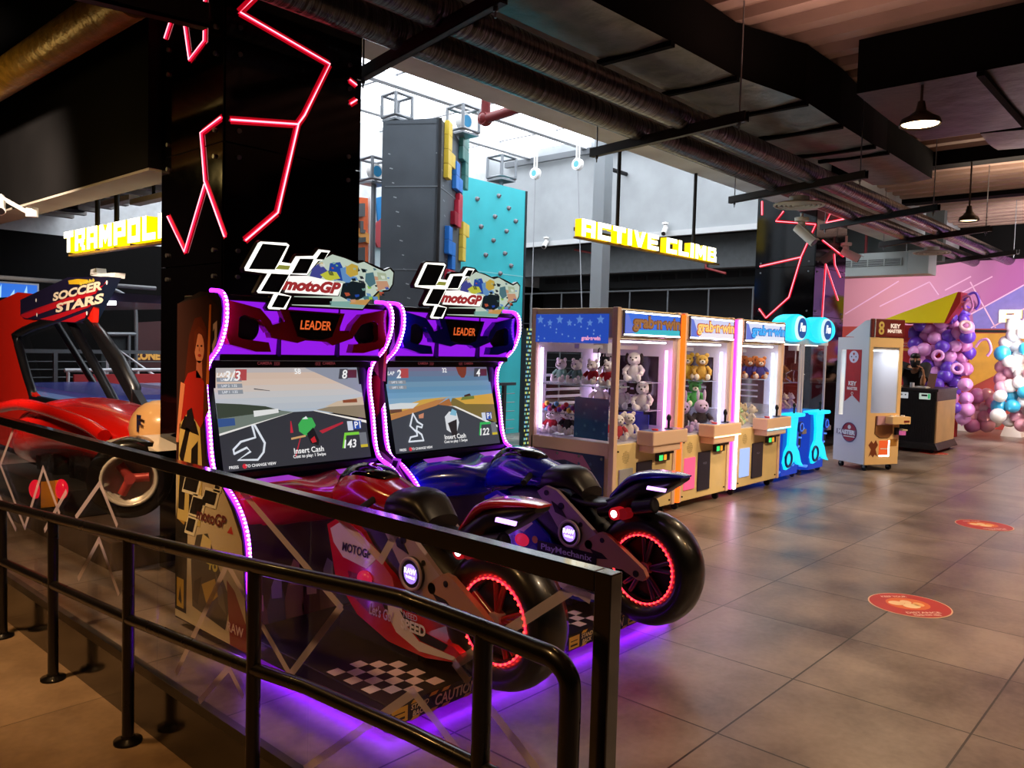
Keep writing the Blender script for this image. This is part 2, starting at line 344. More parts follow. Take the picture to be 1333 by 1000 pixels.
# mural wall
def mural_material():
    mt, nt, p = nodes_of('mural_paint'); L = nt.links.new; N = nt.nodes.new
    tc = N('ShaderNodeTexCoord'); sp = N('ShaderNodeSeparateXYZ'); L(tc.outputs['Object'], sp.inputs[0])
    a = N('ShaderNodeMath'); a.operation = 'MULTIPLY_ADD'; L(sp.outputs[1], a.inputs[0]); a.inputs[1].default_value = -.13; a.inputs[2].default_value = .97
    a2 = N('ShaderNodeMath'); a2.operation = 'MULTIPLY_ADD'; L(sp.outputs[2], a2.inputs[0]); a2.inputs[1].default_value = -.05; L(a.outputs[0], a2.inputs[2])
    r = N('ShaderNodeValToRGB'); L(a2.outputs[0], r.inputs[0]); e = r.color_ramp.elements
    e[0].position = -.0; e[0].color = (*lin('#d793a4'), 1); e[1].position = .62; e[1].color = (*lin('#7d6bb4'), 1)
    for q, c in ((.16, '#c985ae'), (.30, '#b0609f'), (.42, '#a653a0')): k = e.new(q); k.color = (*lin(c), 1)
    vo = N('ShaderNodeTexVoronoi'); vo.inputs['Scale'].default_value = 5; vo.inputs['Randomness'].default_value = 0; L(tc.outputs['Object'], vo.inputs['Vector'])
    ls = N('ShaderNodeMath'); ls.operation = 'LESS_THAN'; ls.inputs[1].default_value = .16; L(vo.outputs['Distance'], ls.inputs[0])
    z = N('ShaderNodeMath'); z.operation = 'LESS_THAN'; z.inputs[1].default_value = 2.7; L(sp.outputs[2], z.inputs[0])
    ml = N('ShaderNodeMath'); ml.operation = 'MULTIPLY'; L(ls.outputs[0], ml.inputs[0]); L(z.outputs[0], ml.inputs[1])
    m3 = N('ShaderNodeMath'); m3.operation = 'MULTIPLY'; m3.inputs[1].default_value = .22; L(ml.outputs[0], m3.inputs[0])
    mx = N('ShaderNodeMix'); mx.data_type = 'RGBA'; L(m3.outputs[0], mx.inputs[0]); L(r.outputs[0], mx.inputs[6]); mx.inputs[7].default_value = (.9, .8, .9, 1)
    L(mx.outputs[2], p.inputs['Base Color']); p.inputs['Roughness'].default_value = .6; return mt
XM = 20.5
b = MB(); b.box(XM, -6.2, 2.28, XM+.2, 8.2, 3.78, mural_material())
b.box(XM, -6.2, 0, XM+.2, 8.2, 2.28, m('#b5443a', .6, noise=.15, name='red_mural', scale=2))
LINE = m('#f0bfe0', .6)
def mural(px, py, o=.012): return at(px, py, x=XM-o)
def mline(p, q, w, mat=LINE):
    a, c = mural(*p, .02), mural(*q, .02); d = (c-a).normalized(); n = Vector((0, -d.z, d.y))*w/2
    b.face([a-n, c-n, c+n, a+n], mat)
b.face([mural(*p) for p in ((1262, 434), (1333, 434), (1333, 436), (1333, 470), (1262, 505))], m('#d59a33', .6, noise=.15, name='orange_mural', scale=3))
b.face([mural(*p) for p in ((1266, 409), (1333, 371), (1333, 428), (1268, 428))], m('#8074c4', .6, noise=.08))
for p, q in (((1100, 409), (1170, 366)), ((1145, 399), (1210, 367)), ((1210, 367), (1222, 384)), ((1230, 378), (1264, 360)), ((1250, 382), (1292, 360)), ((1264, 409), (1333, 371)), ((1263, 367), (1296, 427)), ((1290, 427), (1333, 402))): mline(p, q, .028)
b.face([mural(*p, .024) for p in ((1258, 429), (1333, 430), (1333, 433.5), (1258, 432.5))], BLACKM)
b.obj('wall_mural', kind='structure')
b = MB(); b.box(20.3, -6.2, 3.78, 20.7, 8.2, 4.8, BEAMB); b.box(17.6, 4.42, 3.5, 17.8, 6.9, 4.6, m('#565a58', .8)); b.obj('ceiling_bulkhead', kind='structure')
b = MB(); b.box(16, -6.2, 4.42, 16.3, 4.8, 4.6, BEAMB); b.box(12.5, -6, 4.3, 12.8, 4.8, 4.6, BEAMB); b.obj('ceiling_beam', kind='structure')

# ---------------------------------------------------------------- glossy black columns with red light lines
GLOSSB = m('#050406', .07, coat=.5, name='black_gloss_panel'); RED = m('#ff1230', .4, em=4.0, name='red_neon_line'); REDH = m('#d00a22', .5, em=.55, name='red_glow_halo')
REDC = m('#ff9aa6', .4, em=2.6, name='red_neon_core')
def column(x0, y0, x1, y1, zt, label, front, side, joints):
    t = thing('illuminated_column', label, 'column', ((x0+x1)/2, (y0+y1)/2, 0))
    b = MB(); b.box(x0+.02, y0+.02, 0, x1-.02, y1-.02, zt, BLACKM); b.obj('core', t)
    zs = [0]+joints+[zt]
    for a, c in zip(zs, zs[1:]):
        b = MB(); b.box(x0+.012, y0, a+.004, x1, y0+.02, c-.004, GLOSSB); b.obj('cladding_panel', t)
        b = MB(); b.box(x0, y0+.012, a+.004, x0+.02, y1, c-.004, GLOSSB); b.obj('cladding_panel', t)
    b = MB()
    for a in joints:
        for dz in (-.08, .08):
            for xx in (x0+.1, x1-.1): b.cyl((xx, y0, a+dz), (xx, y0-.014, a+dz), .014, STEEL, 10)
            for yy in (y0+.1, y1-.1): b.cyl((x0, yy, a+dz), (x0-.014, yy, a+dz), .014, STEEL, 10)
    b.obj('panel_bolts', t)
    for kind, L in (('y', front), ('x', side)):
        for path in L:
            P = [at(px, py, y=y0-.006) if kind == 'y' else at(px, py, x=x0-.006) for px, py in path]
            fr = Vector((0, -1, 0)) if kind == 'y' else Vector((-1, 0, 0))
            b = MB(); b.tube(P, .009, RED, 6); b.tube([p+fr*.006 for p in P], .0055, REDC, 6)
            for p, q in zip(P, P[1:]):
                n = (q-p).normalized().cross(fr)*.024; b.face([p-n+fr*-.004, q-n+fr*-.004, q+n+fr*-.004, p+n+fr*-.004], REDH); b.obj('led_line', t)  # glow halo round the neon, drawn as flat dim red bands
    return t
column(2.44, 4.6, 3.455, 5.43, 4.6, 'wide glossy black column with red neon zigzags behind the motorbike arcade cabinets', [
    [(352, -24), (312, 16), (429, 83.5), (396, 150), (388, 161), (361, 277), (319, 313)], [(300, 156), (388, 162)], [(440, 20), (456, 33)], [(455, 104), (464, 111)], [(456, 135), (464, 130)]],
    [[(288, 153), (262, 173), (267, 236), (293, 308)], [(267, 240), (241, 328), (219, 282)], [(215, 50), (230, 4), (236, 0), (247, 78), (266, 53), (267, -20)]], [2.05, 2.78, 3.4])
column(12.884, 5.1, 14.24, 6.12, 4.6, 'glossy black column with red neon zigzags behind the small blue crane machines', [
    [(1083, 273), (1075, 290), (1099, 285)], [(1071, 313), (1098, 334)], [(1070, 420), (1075, 344), (1091, 391)], [(1086, 331), (1087, 345), (1094, 361)]],
    [[(1020, 275), (1010, 288), (1062, 292), (1043, 334), (1027, 387), (997, 414), (988, 402)], [(989, 347), (1042, 335)], [(992, 262), (992, 280)]], [2.2, 3.0])

# ---------------------------------------------------------------- ceiling services
DUCT = duct_material(); CHAN = m('#1a1210', .5, .2, noise=.2, name='dark_steel_channel')
def pipe(name, label, pts, r, mat, cat='pipe', n=20):
    b = MB(); P = []
    for a, c in zip(pts, pts[1:]):
        a, c = V3(a), V3(c); k = max(2, int((c-a).length/.5)); P += [a.lerp(c, i/k) for i in range(k)]
    b.tube(P+[V3(pts[-1])], r, mat, n); o = b.obj(name, loc=pts[0]); return tag(o, label, cat)
pipe('insulated_pipe', 'black wrapped pipe nearest the skylight, lower of the two long ceiling pipes', [(2.3, 4.27, 3.66), (19.5, 4.27, 3.66)], .11, DUCT)
pipe('insulated_pipe', 'black wrapped ceiling pipe running beside the one nearest the skylight, farther from it', [(2.3, 3.8, 3.66), (19.5, 3.62, 3.66)], .11, DUCT)
YD = m('#8a6a2e', .4, .2, noise=.3, name='amber_lamp_tint', scale=14, bump=.6)  # yellow lamp light on the pipes is put into this colour
pipe('insulated_pipe', 'ribbed wrapped pipe at the upper left, hung above the walkway', [(1.9, 4.6, 3.46), (1.9, 12, 3.46)], .12, YD)
pipe('insulated_pipe', 'ribbed wrapped pipe at the far upper left corner of the ceiling', [(1.05, 4.6, 3.46), (1.05, 12, 3.46)], .12, YD)
HANG = [(((467, 107), (655, 4)), 'first'), (((770, 205), (972, 158)), 'second'), (((950, 265), (1128, 232)), 'third'), (((1066, 300), (1222, 274)), 'fourth'), (((1145, 322), (1290, 301)), 'fifth'), (((1205, 347), (1325, 331)), 'sixth')]
NAMES = {'first': 'near channel bar at the red column, holding the two long pipes', 'second': 'dark channel bar crossing under the pipes above the yellow sign start', 'third': 'dark channel bar under the pipes left of the far neon column',
         'fourth': 'dark channel bar under the pipes in front of the far neon column', 'fifth': 'dark channel bar under the pipes above the air handler', 'sixth': 'farthest dark channel bar under the pipes before the pink mural'}
for (p, q), k in HANG:
    a, c = at(*p, z=3.5), at(*q, z=3.5)
    if k == 'fourth': a = a.lerp(c, .02)
    d = (c-a).normalized(); n = Vector((d.y, -d.x, 0))
    t = thing('pipe_hanger', NAMES[k], 'hanger', ((a+c)/2), 'channel bars under the ceiling pipes')
    b = MB(); b.obox(a-n*.03+Z*-.0, n*.06, c-a, Z*.012, CHAN); b.obox(a-n*.03, n*.008, c-a, Z*.085, CHAN); b.obox(a+n*.022, n*.008, c-a, Z*.085, CHAN); b.obj('channel_bar', t)
    for s_ in (.04, .96):
        e = a.lerp(c, s_); zt = 4.55 if e.y < 4.7 else 3.9
        b = MB(); b.cyl((e.x, e.y, 3.44), (e.x, e.y, zt), .007, STEEL, 8); b.cyl((e.x, e.y, 3.475), (e.x, e.y, 3.5), .016, STEEL, 6); b.obj('threaded_rod', t)
# black bar at the upper left
b = MB(); a, c = at(70, -12, y=4.45), at(272, 36, y=4.45); b.obox(a, c-a, Y*.07, Z*.02, CHAN); b.obox(a, c-a, Y*.01, Z*.14, CHAN); b.obox(a+Y*.06, c-a, Y*.01, Z*.14, CHAN)
tag(b.obj('ceiling_channel', loc=a), 'dark channel bar at the upper left in front of the red neon', 'ceiling bar')
# big wrapped air ducts
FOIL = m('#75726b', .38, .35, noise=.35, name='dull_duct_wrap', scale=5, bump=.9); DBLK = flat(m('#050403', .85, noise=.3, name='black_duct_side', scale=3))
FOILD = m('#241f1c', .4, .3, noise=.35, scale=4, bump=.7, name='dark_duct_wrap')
def duct(label, secs, axis='x', FOIL=FOIL):
    """secs: (along, lo, hi, zbottom, ztop) stations of a box duct"""
    t = thing('air_duct', label, 'duct', (secs[0][0], secs[0][1], 0) if axis == 'x' else (secs[0][1], secs[0][0], 0))
    rb, rs = MB(), MB()
    def P(u, v, z): return (u, v, z) if axis == 'x' else (v, u, z)
    for a, c in zip(secs, secs[1:]):
        n = 5; lo = [];
        for i, s_ in ((0, a), (1, c)):
            lo.append([P(s_[0], s_[1]+(s_[2]-s_[1])*j/n, s_[3]-.025*math.sin(math.pi*j/n)) for j in range(n+1)])
        rb.add(lo[0]+lo[1], [(j, j+1, n+2+j, n+1+j) for j in range(n)], FOIL, True)
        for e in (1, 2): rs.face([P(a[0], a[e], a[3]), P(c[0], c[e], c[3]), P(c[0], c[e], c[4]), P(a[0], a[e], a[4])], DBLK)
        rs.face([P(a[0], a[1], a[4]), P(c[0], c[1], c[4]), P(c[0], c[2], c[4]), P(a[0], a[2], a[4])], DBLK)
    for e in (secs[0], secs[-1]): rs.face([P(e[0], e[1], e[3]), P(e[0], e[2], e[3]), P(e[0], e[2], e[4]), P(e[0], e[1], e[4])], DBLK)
    rb.obj('wrapped_underside', t); rs.obj('side_panel', t)
    for s_ in secs[1:-1]:
        fl = MB()
        a, c = P(s_[0]-.03, s_[1]-.03, s_[3]-.05), P(s_[0]+.03, s_[2]+.03, s_[3]-.01)
        fl.box(min(a[0], c[0]), min(a[1], c[1]), a[2], max(a[0], c[0]), max(a[1], c[1]), c[2], DBLK); fl.obj('duct_strap', t)
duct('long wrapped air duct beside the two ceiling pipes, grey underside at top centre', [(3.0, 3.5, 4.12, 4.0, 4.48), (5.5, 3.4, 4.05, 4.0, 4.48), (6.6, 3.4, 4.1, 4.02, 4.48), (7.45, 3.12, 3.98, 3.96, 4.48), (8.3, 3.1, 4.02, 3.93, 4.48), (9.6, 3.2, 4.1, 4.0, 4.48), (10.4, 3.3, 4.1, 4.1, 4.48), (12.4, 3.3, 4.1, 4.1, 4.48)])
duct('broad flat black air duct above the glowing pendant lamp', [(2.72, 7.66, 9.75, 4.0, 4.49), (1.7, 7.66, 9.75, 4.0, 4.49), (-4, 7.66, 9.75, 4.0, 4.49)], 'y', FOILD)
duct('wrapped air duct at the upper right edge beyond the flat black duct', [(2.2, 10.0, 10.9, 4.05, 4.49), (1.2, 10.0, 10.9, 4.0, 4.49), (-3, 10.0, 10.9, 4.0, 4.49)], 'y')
# pendant lamps
def pendant(p, ztop, label, r=.175, em=22):
    t = thing('pendant_lamp', label, 'lamp', p, 'warm pendant lamps'); p = V3(p)
    b = MB(); b.cyl(p+Z*.2, (p.x, p.y, ztop), .012, m('#3a2a22', .6), 8); b.obj('stem', t)
    b = MB(); b.lathe([(.2, .03), (.12, .045), (.07, r*.62), (.045, r*.9), (0, r), (-.012, r), (0, r-.012), (.03, r*.8)], p, Z, m('#2a1c10', .4)); b.obj('shade', t)
    b = MB(); b.disc(p+Z*.004, Z, r*.86, m('#ffd9a0', .5, em=em, name='warm_lamp_face'), 24); b.obj('bulb_disc', t)
pendant(at(1198, 162, x=7.75), 4.03, 'glowing round pendant lamp hanging under the flat black duct')
q = at(1261, 287, z=3.5); pendant(q, 4.52, 'small distant pendant lamp above the mural', .13, 5)
# ceiling diffusers, cameras
for (px, py, zz), lb in (((1040, 267, 3.42), 'round white ceiling diffuser in front of the far neon column'), ((1213, 329, 3.42), 'round ceiling diffuser above the air handler end')):
    p = at(px, py, z=zz); t = thing('ceiling_diffuser', lb, 'air vent', p)
    b = MB(); b.cyl(p+Z*.03, (p.x, p.y, 3.52), .12, WHITE, 24); b.obj('duct_neck', t)
    b = MB()
    for k in range(5): b.torus(p-Z*.0, Z, .07+.055*k, .016, m('#a8a296', .5), 32, 6)
    b.obj('ring_grille', t)
def camera_unit(p, look, zt, label, sc=1.):
    t = thing('security_camera', label, 'security camera', p); p = V3(p); d = V3(look).normalized()
    b = MB(); b.cyl(p+Z*.1*sc, (p.x, p.y, zt), .014*sc, WHITE, 10); b.cyl(p+Z*.08*sc, p+Z*.11*sc, .06*sc, WHITE, 18); b.ball(p+Z*.05*sc, .035*sc, WHITE); b.obj('mount', t)
    b = MB(); b.cyl(p-d*.05*sc, p+d*.16*sc, .045*sc, WHITE, 18); b.obox(p-d*.05*sc+Z*.045*sc-X*.04*sc, X*.08*sc, d*.25*sc, Z*.008, WHITE); b.obj('housing', t)
    b = MB(); b.cyl(p+d*.155*sc, p+d*.165*sc, .036*sc, BLACK, 18); b.obj('lens', t)
camera_unit(at(1043, 300, y=4.3), (.05, -.75, -.7), 3.42, 'white bullet camera hanging before the far neon column', 1.5)
camera_unit(at(1101, 329, y=5.0), (.3, -.8, -.45), 3.6, 'white bullet camera on the right edge of the far neon column', 1.5)
p = at(0, 264, x=2.2); t = thing('security_camera', 'white bullet camera on the black bulkhead at the left edge of the picture', 'security camera', p); d = V3((-.2, -.75, -.6)).normalized()
b = MB(); b.cyl(p+Z*.05, (2.45, p.y, 2.64), .02, WHITE, 10); b.cyl((2.45, p.y, 2.62), (2.45, p.y, 2.705), .05, WHITE, 16); b.obj('mount', t); b = MB(); b.cyl(p-d*.08, p+d*.14, .042, WHITE, 18); b.obj('housing', t); b = MB(); b.cyl(p+d*.135, p+d*.145, .034, BLACK, 18); b.obj('lens', t)
# air handler
t = thing('air_handler', 'grey ceiling air handler with long grille above the pink mural', 'air conditioner', (17.2, 5.4, 3.2)); AC = m('#a5adab', .5, name='galvanised_panel')
z0, z1 = at(1140, 359, x=17).z, at(1140, 329, x=17).z; y0, y1 = at(1182, 340, x=17).y, 6.4; h_ = z1-z0
b = MB(); b.box(17.0, y0, z0, 17.45, y1, z1, AC); b.obj('housing', t, bevel=.01)
b = MB(); b.box(16.985, y0+.12, z0+.42*h_, 17.0, y1-.1, z0+.72*h_, BLACKM)
for k in range(5): b.box(16.975, y0+.12, z0+(.44+k*.062)*h_, 16.99, y1-.1, z0+(.465+k*.062)*h_, AC)
for k in range(5): b.box(16.97, y0+.11+k*.32, z0+.41*h_, 16.99, y0+.13+k*.32, z0+.73*h_, AC)
b.obj('grille', t)
b = MB(); b.box(16.9, at(1209, 340, x=16.9).y, z0-.0, 17.45, y0-.02, z1+.0, AC); b.obj('plenum_box', t, bevel=.01)
for yy in (y0+.1, 6.2):
    b = MB(); b.cyl((17.2, yy, z1), (17.2, yy, 3.9 if yy < 5.4 else 4.4), .01, STEEL, 8); b.obj('threaded_rod', t)
# red sprinkler pipes
RP = m('#8a2a2c', .45, name='red_fire_pipe')
t = thing('sprinkler_pipe', 'red fire pipe with an elbow crossing under the skylight', 'pipe', (6, 5.2, 4.2))
a, c, e = at(708, 130, y=5.5), at(632, 155, y=6.6), at(624, 120, y=6.6); b = MB(); b.tube([a, c], .055, RP, 12); b.obj('pipe_run', t); b = MB(); b.ball(c, .085, RP); b.cyl(c-X*.06, c+X*.02, .075, RP); b.obj('elbow', t)
b = MB(); b.tube([c, (c.x, c.y, 6.7)], .055, RP, 12); b.obj('riser', t)
for pts, lb in (([(748, 325), (773, 330), (774, 362), (782, 364)], 'thin red pipe bent in steps on the dark bulkhead left of the grey post'), ([(919, 322), (919, 349), (945, 356)], 'thin red pipe bent below the end of the yellow climbing sign')):
    b = MB(); b.tube([at(*p, x=16.45) for p in pts], .03, RP, 8); tag(b.obj('sprinkler_pipe', loc=at(*pts[0], x=16.45)), lb, 'pipe')
b = MB(); b.tube([(17.3, 5.8, z1+.004), (17.3, 5.8, 4.6)], .03, RP, 8); tag(b.obj('sprinkler_pipe', loc=(17.3, 5.8, z1)), 'thin vertical red pipe standing on the air handler', 'pipe')
# ================================================================ railings
def strip(b, p, q, w, pl, off, mat):
    a, c = at(*p, x=pl), at(*q, x=pl); d = (c-a).normalized(); n = Vector((0, -d.z, d.y))*w/2; o = Vector((off, 0, 0))
    b.face([a-n-d*w*.3+o, c-n+d*w*.3+o, c+n+d*w*.3+o, a+n-d*w*.3+o], mat)
RAILB = m('#0e0c0c', .2, 0, coat=1., name='black_rail_paint'); GX = 1.605
t = thing('glass_railing', 'clear glass railing with square black top rail and zigzag decals beside the walkway', 'railing', (GX, 4, 0))
b = MB(); b.box(GX-.024, 1.085, 0, GX+.024, 1.135, 1.05, RAILB); b.obj('corner_post', t, bevel=.003)
b = MB(); b.box(GX-.024, 1.135, .998, GX+.024, 12, 1.05, RAILB); b.obj('top_rail', t, bevel=.003)
b = MB(); b.box(GX-.014, 1.135, 0, GX+.02, 12, .045, m('#4a4642', .4, .6, name='channel_aluminium')); b.obj('base_channel', t)
ys = [1.14]+[at(px, 800, x=GX).y for px in (403, 205, 12)]+[8.2, 10.2, 11.98]
DEC = m('#e6d6ee', .6, alpha=.62, name='white_film_decal')
decals = [[(298, 734), (380, 878), (446, 790), (316, 638)], [(298, 734), (232, 875)], [(262, 912), (300, 869), (318, 905)], [(400, 1000), (541, 901), (605, 984)], [(637, 917), (712, 1014)], [(768, 777), (749, 765), (595, 864), (611, 885)],
          [(440, 670), (499, 728), (517, 695)], [(21, 554), (2, 605), (34, 687), (58, 609), (79, 668)], [(101, 673), (132, 629), (154, 683)], [(104, 753), (131, 702), (156, 772)], [(0, 644), (22, 689)], [(60, 690), (88, 640)]]
panes = []
for a, c in zip(ys, ys[1:]):
    b = MB(); b.box(GX-.005, a+.004, .02, GX+.005, c-.004, 1.0, GLASS); panes.append((a, c, b.obj('glass_pane', t)))
for path in decals:
    yy = sum(at(*p, x=GX).y for p in path)/len(path); pn = next(p for p in panes if p[0] <= yy <= p[1] or p is panes[-1])[2]
    b = MB()
    for p, q in zip(path, path[1:]): strip(b, p, q, .028, GX, -.0075, DEC)
    b.obj('zigzag_decal', pn)
PX = 1.5
t = thing('pipe_railing', 'black round-pipe handrail on flanged posts along the walkway in the foreground', 'railing', (PX, 3, -.26)); PIPEB = m('#131010', .28, .3, coat=.4, name='gloss_black_pipe')
hp = [at(*p, x=PX) for p in ((3, 658), (168, 699), (330, 737), (500, 774), (540, 786), (625, 818), (695, 846), (722, 858), (738, 878), (742, 905), (739, 1000))]
hp = [hp[0]+(hp[0]-hp[1])*.9]+hp+[Vector((PX, hp[-1].y, .0))]
b = MB(); b.tube(bez(hp, 6), .027, PIPEB, 16); b.obj('handrail', t)
mp = [at(*p, x=PX) for p in ((0, 730), (167, 806), (330, 871), (400, 895), (537, 956), (625, 1000), (660, 1018))]; mp = [mp[0]+(mp[0]-mp[1])*.9]+mp
b = MB(); b.tube(mp, .024, PIPEB, 16); b.obj('mid_rail', t)
def hz(y, P):
    for a, c in zip(P, P[1:]):
        if c.y <= y <= a.y: return a.z+(c.z-a.z)*(a.y-y)/(a.y-c.y)
for px, py in ((3, 830), (69, 884), (167, 963), (330, 1090), (628, 1250)):
    y = at(px, (658+.24*px+py)/2 if px < 300 else 880, x=PX).y; zb = -.26 if y > 2.6 else -.26*(y-1)/1.6
    b = MB(); b.cyl((PX, y, zb), (PX, y, hz(y, hp)-.01), .026, PIPEB, 16); p = b.obj('post', t)
    b = MB(); b.lathe([(0, .062), (.012, .062), (.02, .03), (.03, .03)], (PX, y, zb), Z, PIPEB, 20); b.obj('flange', p)

# ================================================================ motorbike racing cabinets
PURPLE = m('#9a1cff', .5, em=8, name='purple_led'); BEAD = m('#f0c4ff', .4, em=5, name='led_bead')
LEDP = [(3.92, 1.83), (3.82, 1.82), (3.78, 1.79), (3.765, 1.735), (3.775, 1.65), (3.83, 1.55), (3.925, 1.475), (3.965, 1.41), (3.97, 1.31), (3.935, 1.153), (3.905, .98), (3.86, .885), (3.744, .835), (3.628, .755), (3.555, .659), (3.523, .55), (3.523, .435), (3.505, .289), (3.48, .143), (3.465, .07)]
def glyph_logo(b, O, U, Vv, s, dark, light, red, txt='motoGP', t=0):
    """checkered-flag mark with the word below it"""
    O, U, Vv = V3(O), V3(U), V3(Vv); N = U.cross(Vv).normalized()
    def q(x, y, w, h, mat, k): b.poly([(x*s, y*s), ((x+w)*s, y*s), ((x+w+.45*h)*s, (y+h)*s), ((x+.45*h)*s, (y+h)*s)], O+N*k, U, Vv, mat)
    cells = [(-.55, .62, .55, .48), (-.0, .3, .5, .40), (-.28, .14, .44, .46), (.62, .74, .24, .26), (.2, .42, .5, .3)]
    for x, y, w, h in ((-.75, .55, .72, .62), (-.45, .08, .6, .5), (-.62, -.32, .45, .42), (.12, .4, .62, .4), (.62, .76, .32, .3)):
        q(x, y, w, h, light, .001); q(x+.07, y+.07, w-.13, h-.13, dark, .002)
    b.text(txt, O+U*.55*s+Vv*.2*s+N*.003, U, Vv, .26*s, red, w=1.25*s, bold=.02, shear=.25)
def side_art(b, x):
    """printed side panel: figures and machines over a cream ground (facing -x); u runs to -y"""
    O = (x, 4.25, 0); U, Vv = -Y, Z
    def P(pts, hexa, k=0): b.poly(pts, (x-.0006*k, 4.25, 0), U, Vv, m(hexa, .35, coat=.3))
    P([(0, .06), (.76, .06), (.72, .45), (.71, .62), (.5, .86), (.33, .95), (.28, 1.3), (.3, 1.44), (.45, 1.62), (.46, 1.74), (.33, 1.81), (0, 1.77)], '#3c2320', 1)
    P([(0, .06), (.76, .06), (.735, .32), (.70, .60), (.6, .74), (.5, .84), (.36, .9), (.30, .92), (.0, .92)], '#cdb994', 2)
    # flag bearer: hair, face, red top, arm
    def ell(u, v, a_, b_, hexa, k): P([(u+a_*math.cos(i*math.pi/9), v+b_*math.sin(i*math.pi/9)) for i in range(18)], hexa, k)
    P([(.07, 1.14), (.10, 1.40), (.14, 1.60), (.20, 1.69), (.27, 1.70), (.33, 1.64), (.345, 1.52), (.335, 1.38), (.36, 1.22), (.28, 1.12), (.2, 1.2)], '#5a2416', 3)
    P([(.22, 1.38), (.29, 1.38), (.285, 1.47), (.225, 1.47)], '#c8745a', 4); ell(.255, 1.535, .052, .078, '#dd8c6a', 4)
    P([(.20, 1.50), (.20, 1.62), (.25, 1.65), (.31, 1.62), (.315, 1.53), (.30, 1.60), (.24, 1.615)], '#6b2c18', 5)
    ell(.238, 1.548, .010, .005, '#2a1210', 5); ell(.278, 1.548, .010, .005, '#2a1210', 5); ell(.258, 1.498, .018, .008, '#b03a34', 5); P([(.255, 1.545), (.262, 1.52), (.25, 1.52)], '#b86a4c', 5)
    P([(.03, 1.05), (.05, 1.3), (.13, 1.4), (.23, 1.42), (.31, 1.36), (.30, 1.15), (.24, 1.08)], '#b3261f', 4)
    P([(.0, 1.02), (.03, 1.02), (.10, 1.34), (.05, 1.35)], '#e08a66', 5); P([(.33, 1.35), (.36, 1.35), (.38, 1.76), (.36, 1.76)], '#d2702f', 5)
    P([(.39, 1.5), (.44, 1.58), (.44, 1.68), (.40, 1.66)], '#d8b9b9', 5); P([(.39, 1.55), (.415, 1.59), (.415, 1.64), (.395, 1.62)], '#241a22', 6)
    # rider suits in cream, black and ochre
    P([(.02, .6), (.28, .6), (.30, .9), (.27, 1.12), (.15, 1.2), (.04, 1.12)], '#d6bb6e', 5)
    for k, q in enumerate(([(.04, .95), (.12, 1.12), (.16, 1.10), (.08, .9)], [(.17, .85), (.25, .85), (.25, 1.05), (.18, 1.0)], [(.03, .66), (.1, .66), (.12, .86), (.05, .88)], [(.15, .62), (.2, .62), (.22, .78), (.16, .8)], [(.05, 1.1), (.26, 1.08), (.22, 1.15), (.1, 1.17)])): P(q, '#1b1512', 6)
    P([(.11, 1.11), (.13, 1.2), (.18, 1.22), (.21, 1.15), (.19, 1.1)], '#1d1a20', 7)
    # lower figures
    P([(.0, .1), (.13, .1), (.14, .6), (.1, .72), (.02, .72), (.0, .6)], '#1a1613', 3); P([(.03, .6), (.03, .66), (.08, .70), (.12, .64), (.10, .58)], '#b98d38', 4)
    P([(.02, .12), (.10, .12), (.10, .28), (.02, .28)], '#c9a331', 4); P([(.04, .16), (.06, .24), (.08, .16), (.075, .14)], '#1a1613', 5)
    P([(.2, .16), (.55, .12), (.6, .28), (.45, .46), (.36, .58), (.24, .55), (.18, .4)], '#4a4238', 3)
    P([(.26, .44), (.31, .57), (.4, .55), (.38, .42)], '#d7c184', 4); P([(.3, .3), (.44, .36), (.48, .28), (.36, .2)], '#c7a24a', 4); P([(.22, .3), (.3, .34), (.26, .18), (.2, .2)], '#14110f', 4); P([(.44, .4), (.52, .32), (.56, .2), (.48, .24)], '#6d665c', 4)
    b.text('46', (x-.0035, 4.25-.41, .44), U, Vv, .09, m('#e2d06a', .4), bold=.02, shear=.2)
    P([(.6, .06), (.76, .06), (.75, .2), (.64, .34), (.56, .38)], '#8a2c22', 4); P([(.56, .62), (.62, .62), (.6, .66)], '#cc3333', 4)
    glyph_logo(b, (x-.003, 4.25-.26, .62), U, Vv, .25, m('#17120f', .4), m('#e9dcb8', .4), m('#6a2320', .4))
    b.text('RAW', (x-.003, 4.25-.65, .15), U, Vv, .05, m('#e8c9b8', .4), bold=.02)
LOGO_PX = [(237, 72), (452, 92), (480, 112), (418, 245), (480, 258), (512, 195), (530, 180), (652, 188), (690, 135), (790, 150), (840, 195), (900, 205), (980, 240), (1040, 235), (1130, 270), (1215, 310), (1260, 290), (1295, 325), (1285, 430), (1255, 480), (1170, 490), (1100, 560), (1045, 632), (470, 605), (440, 640), (290, 635), (272, 610), (325, 510), (200, 512), (186, 490), (258, 350), (100, 330), (92, 300), (215, 90)]
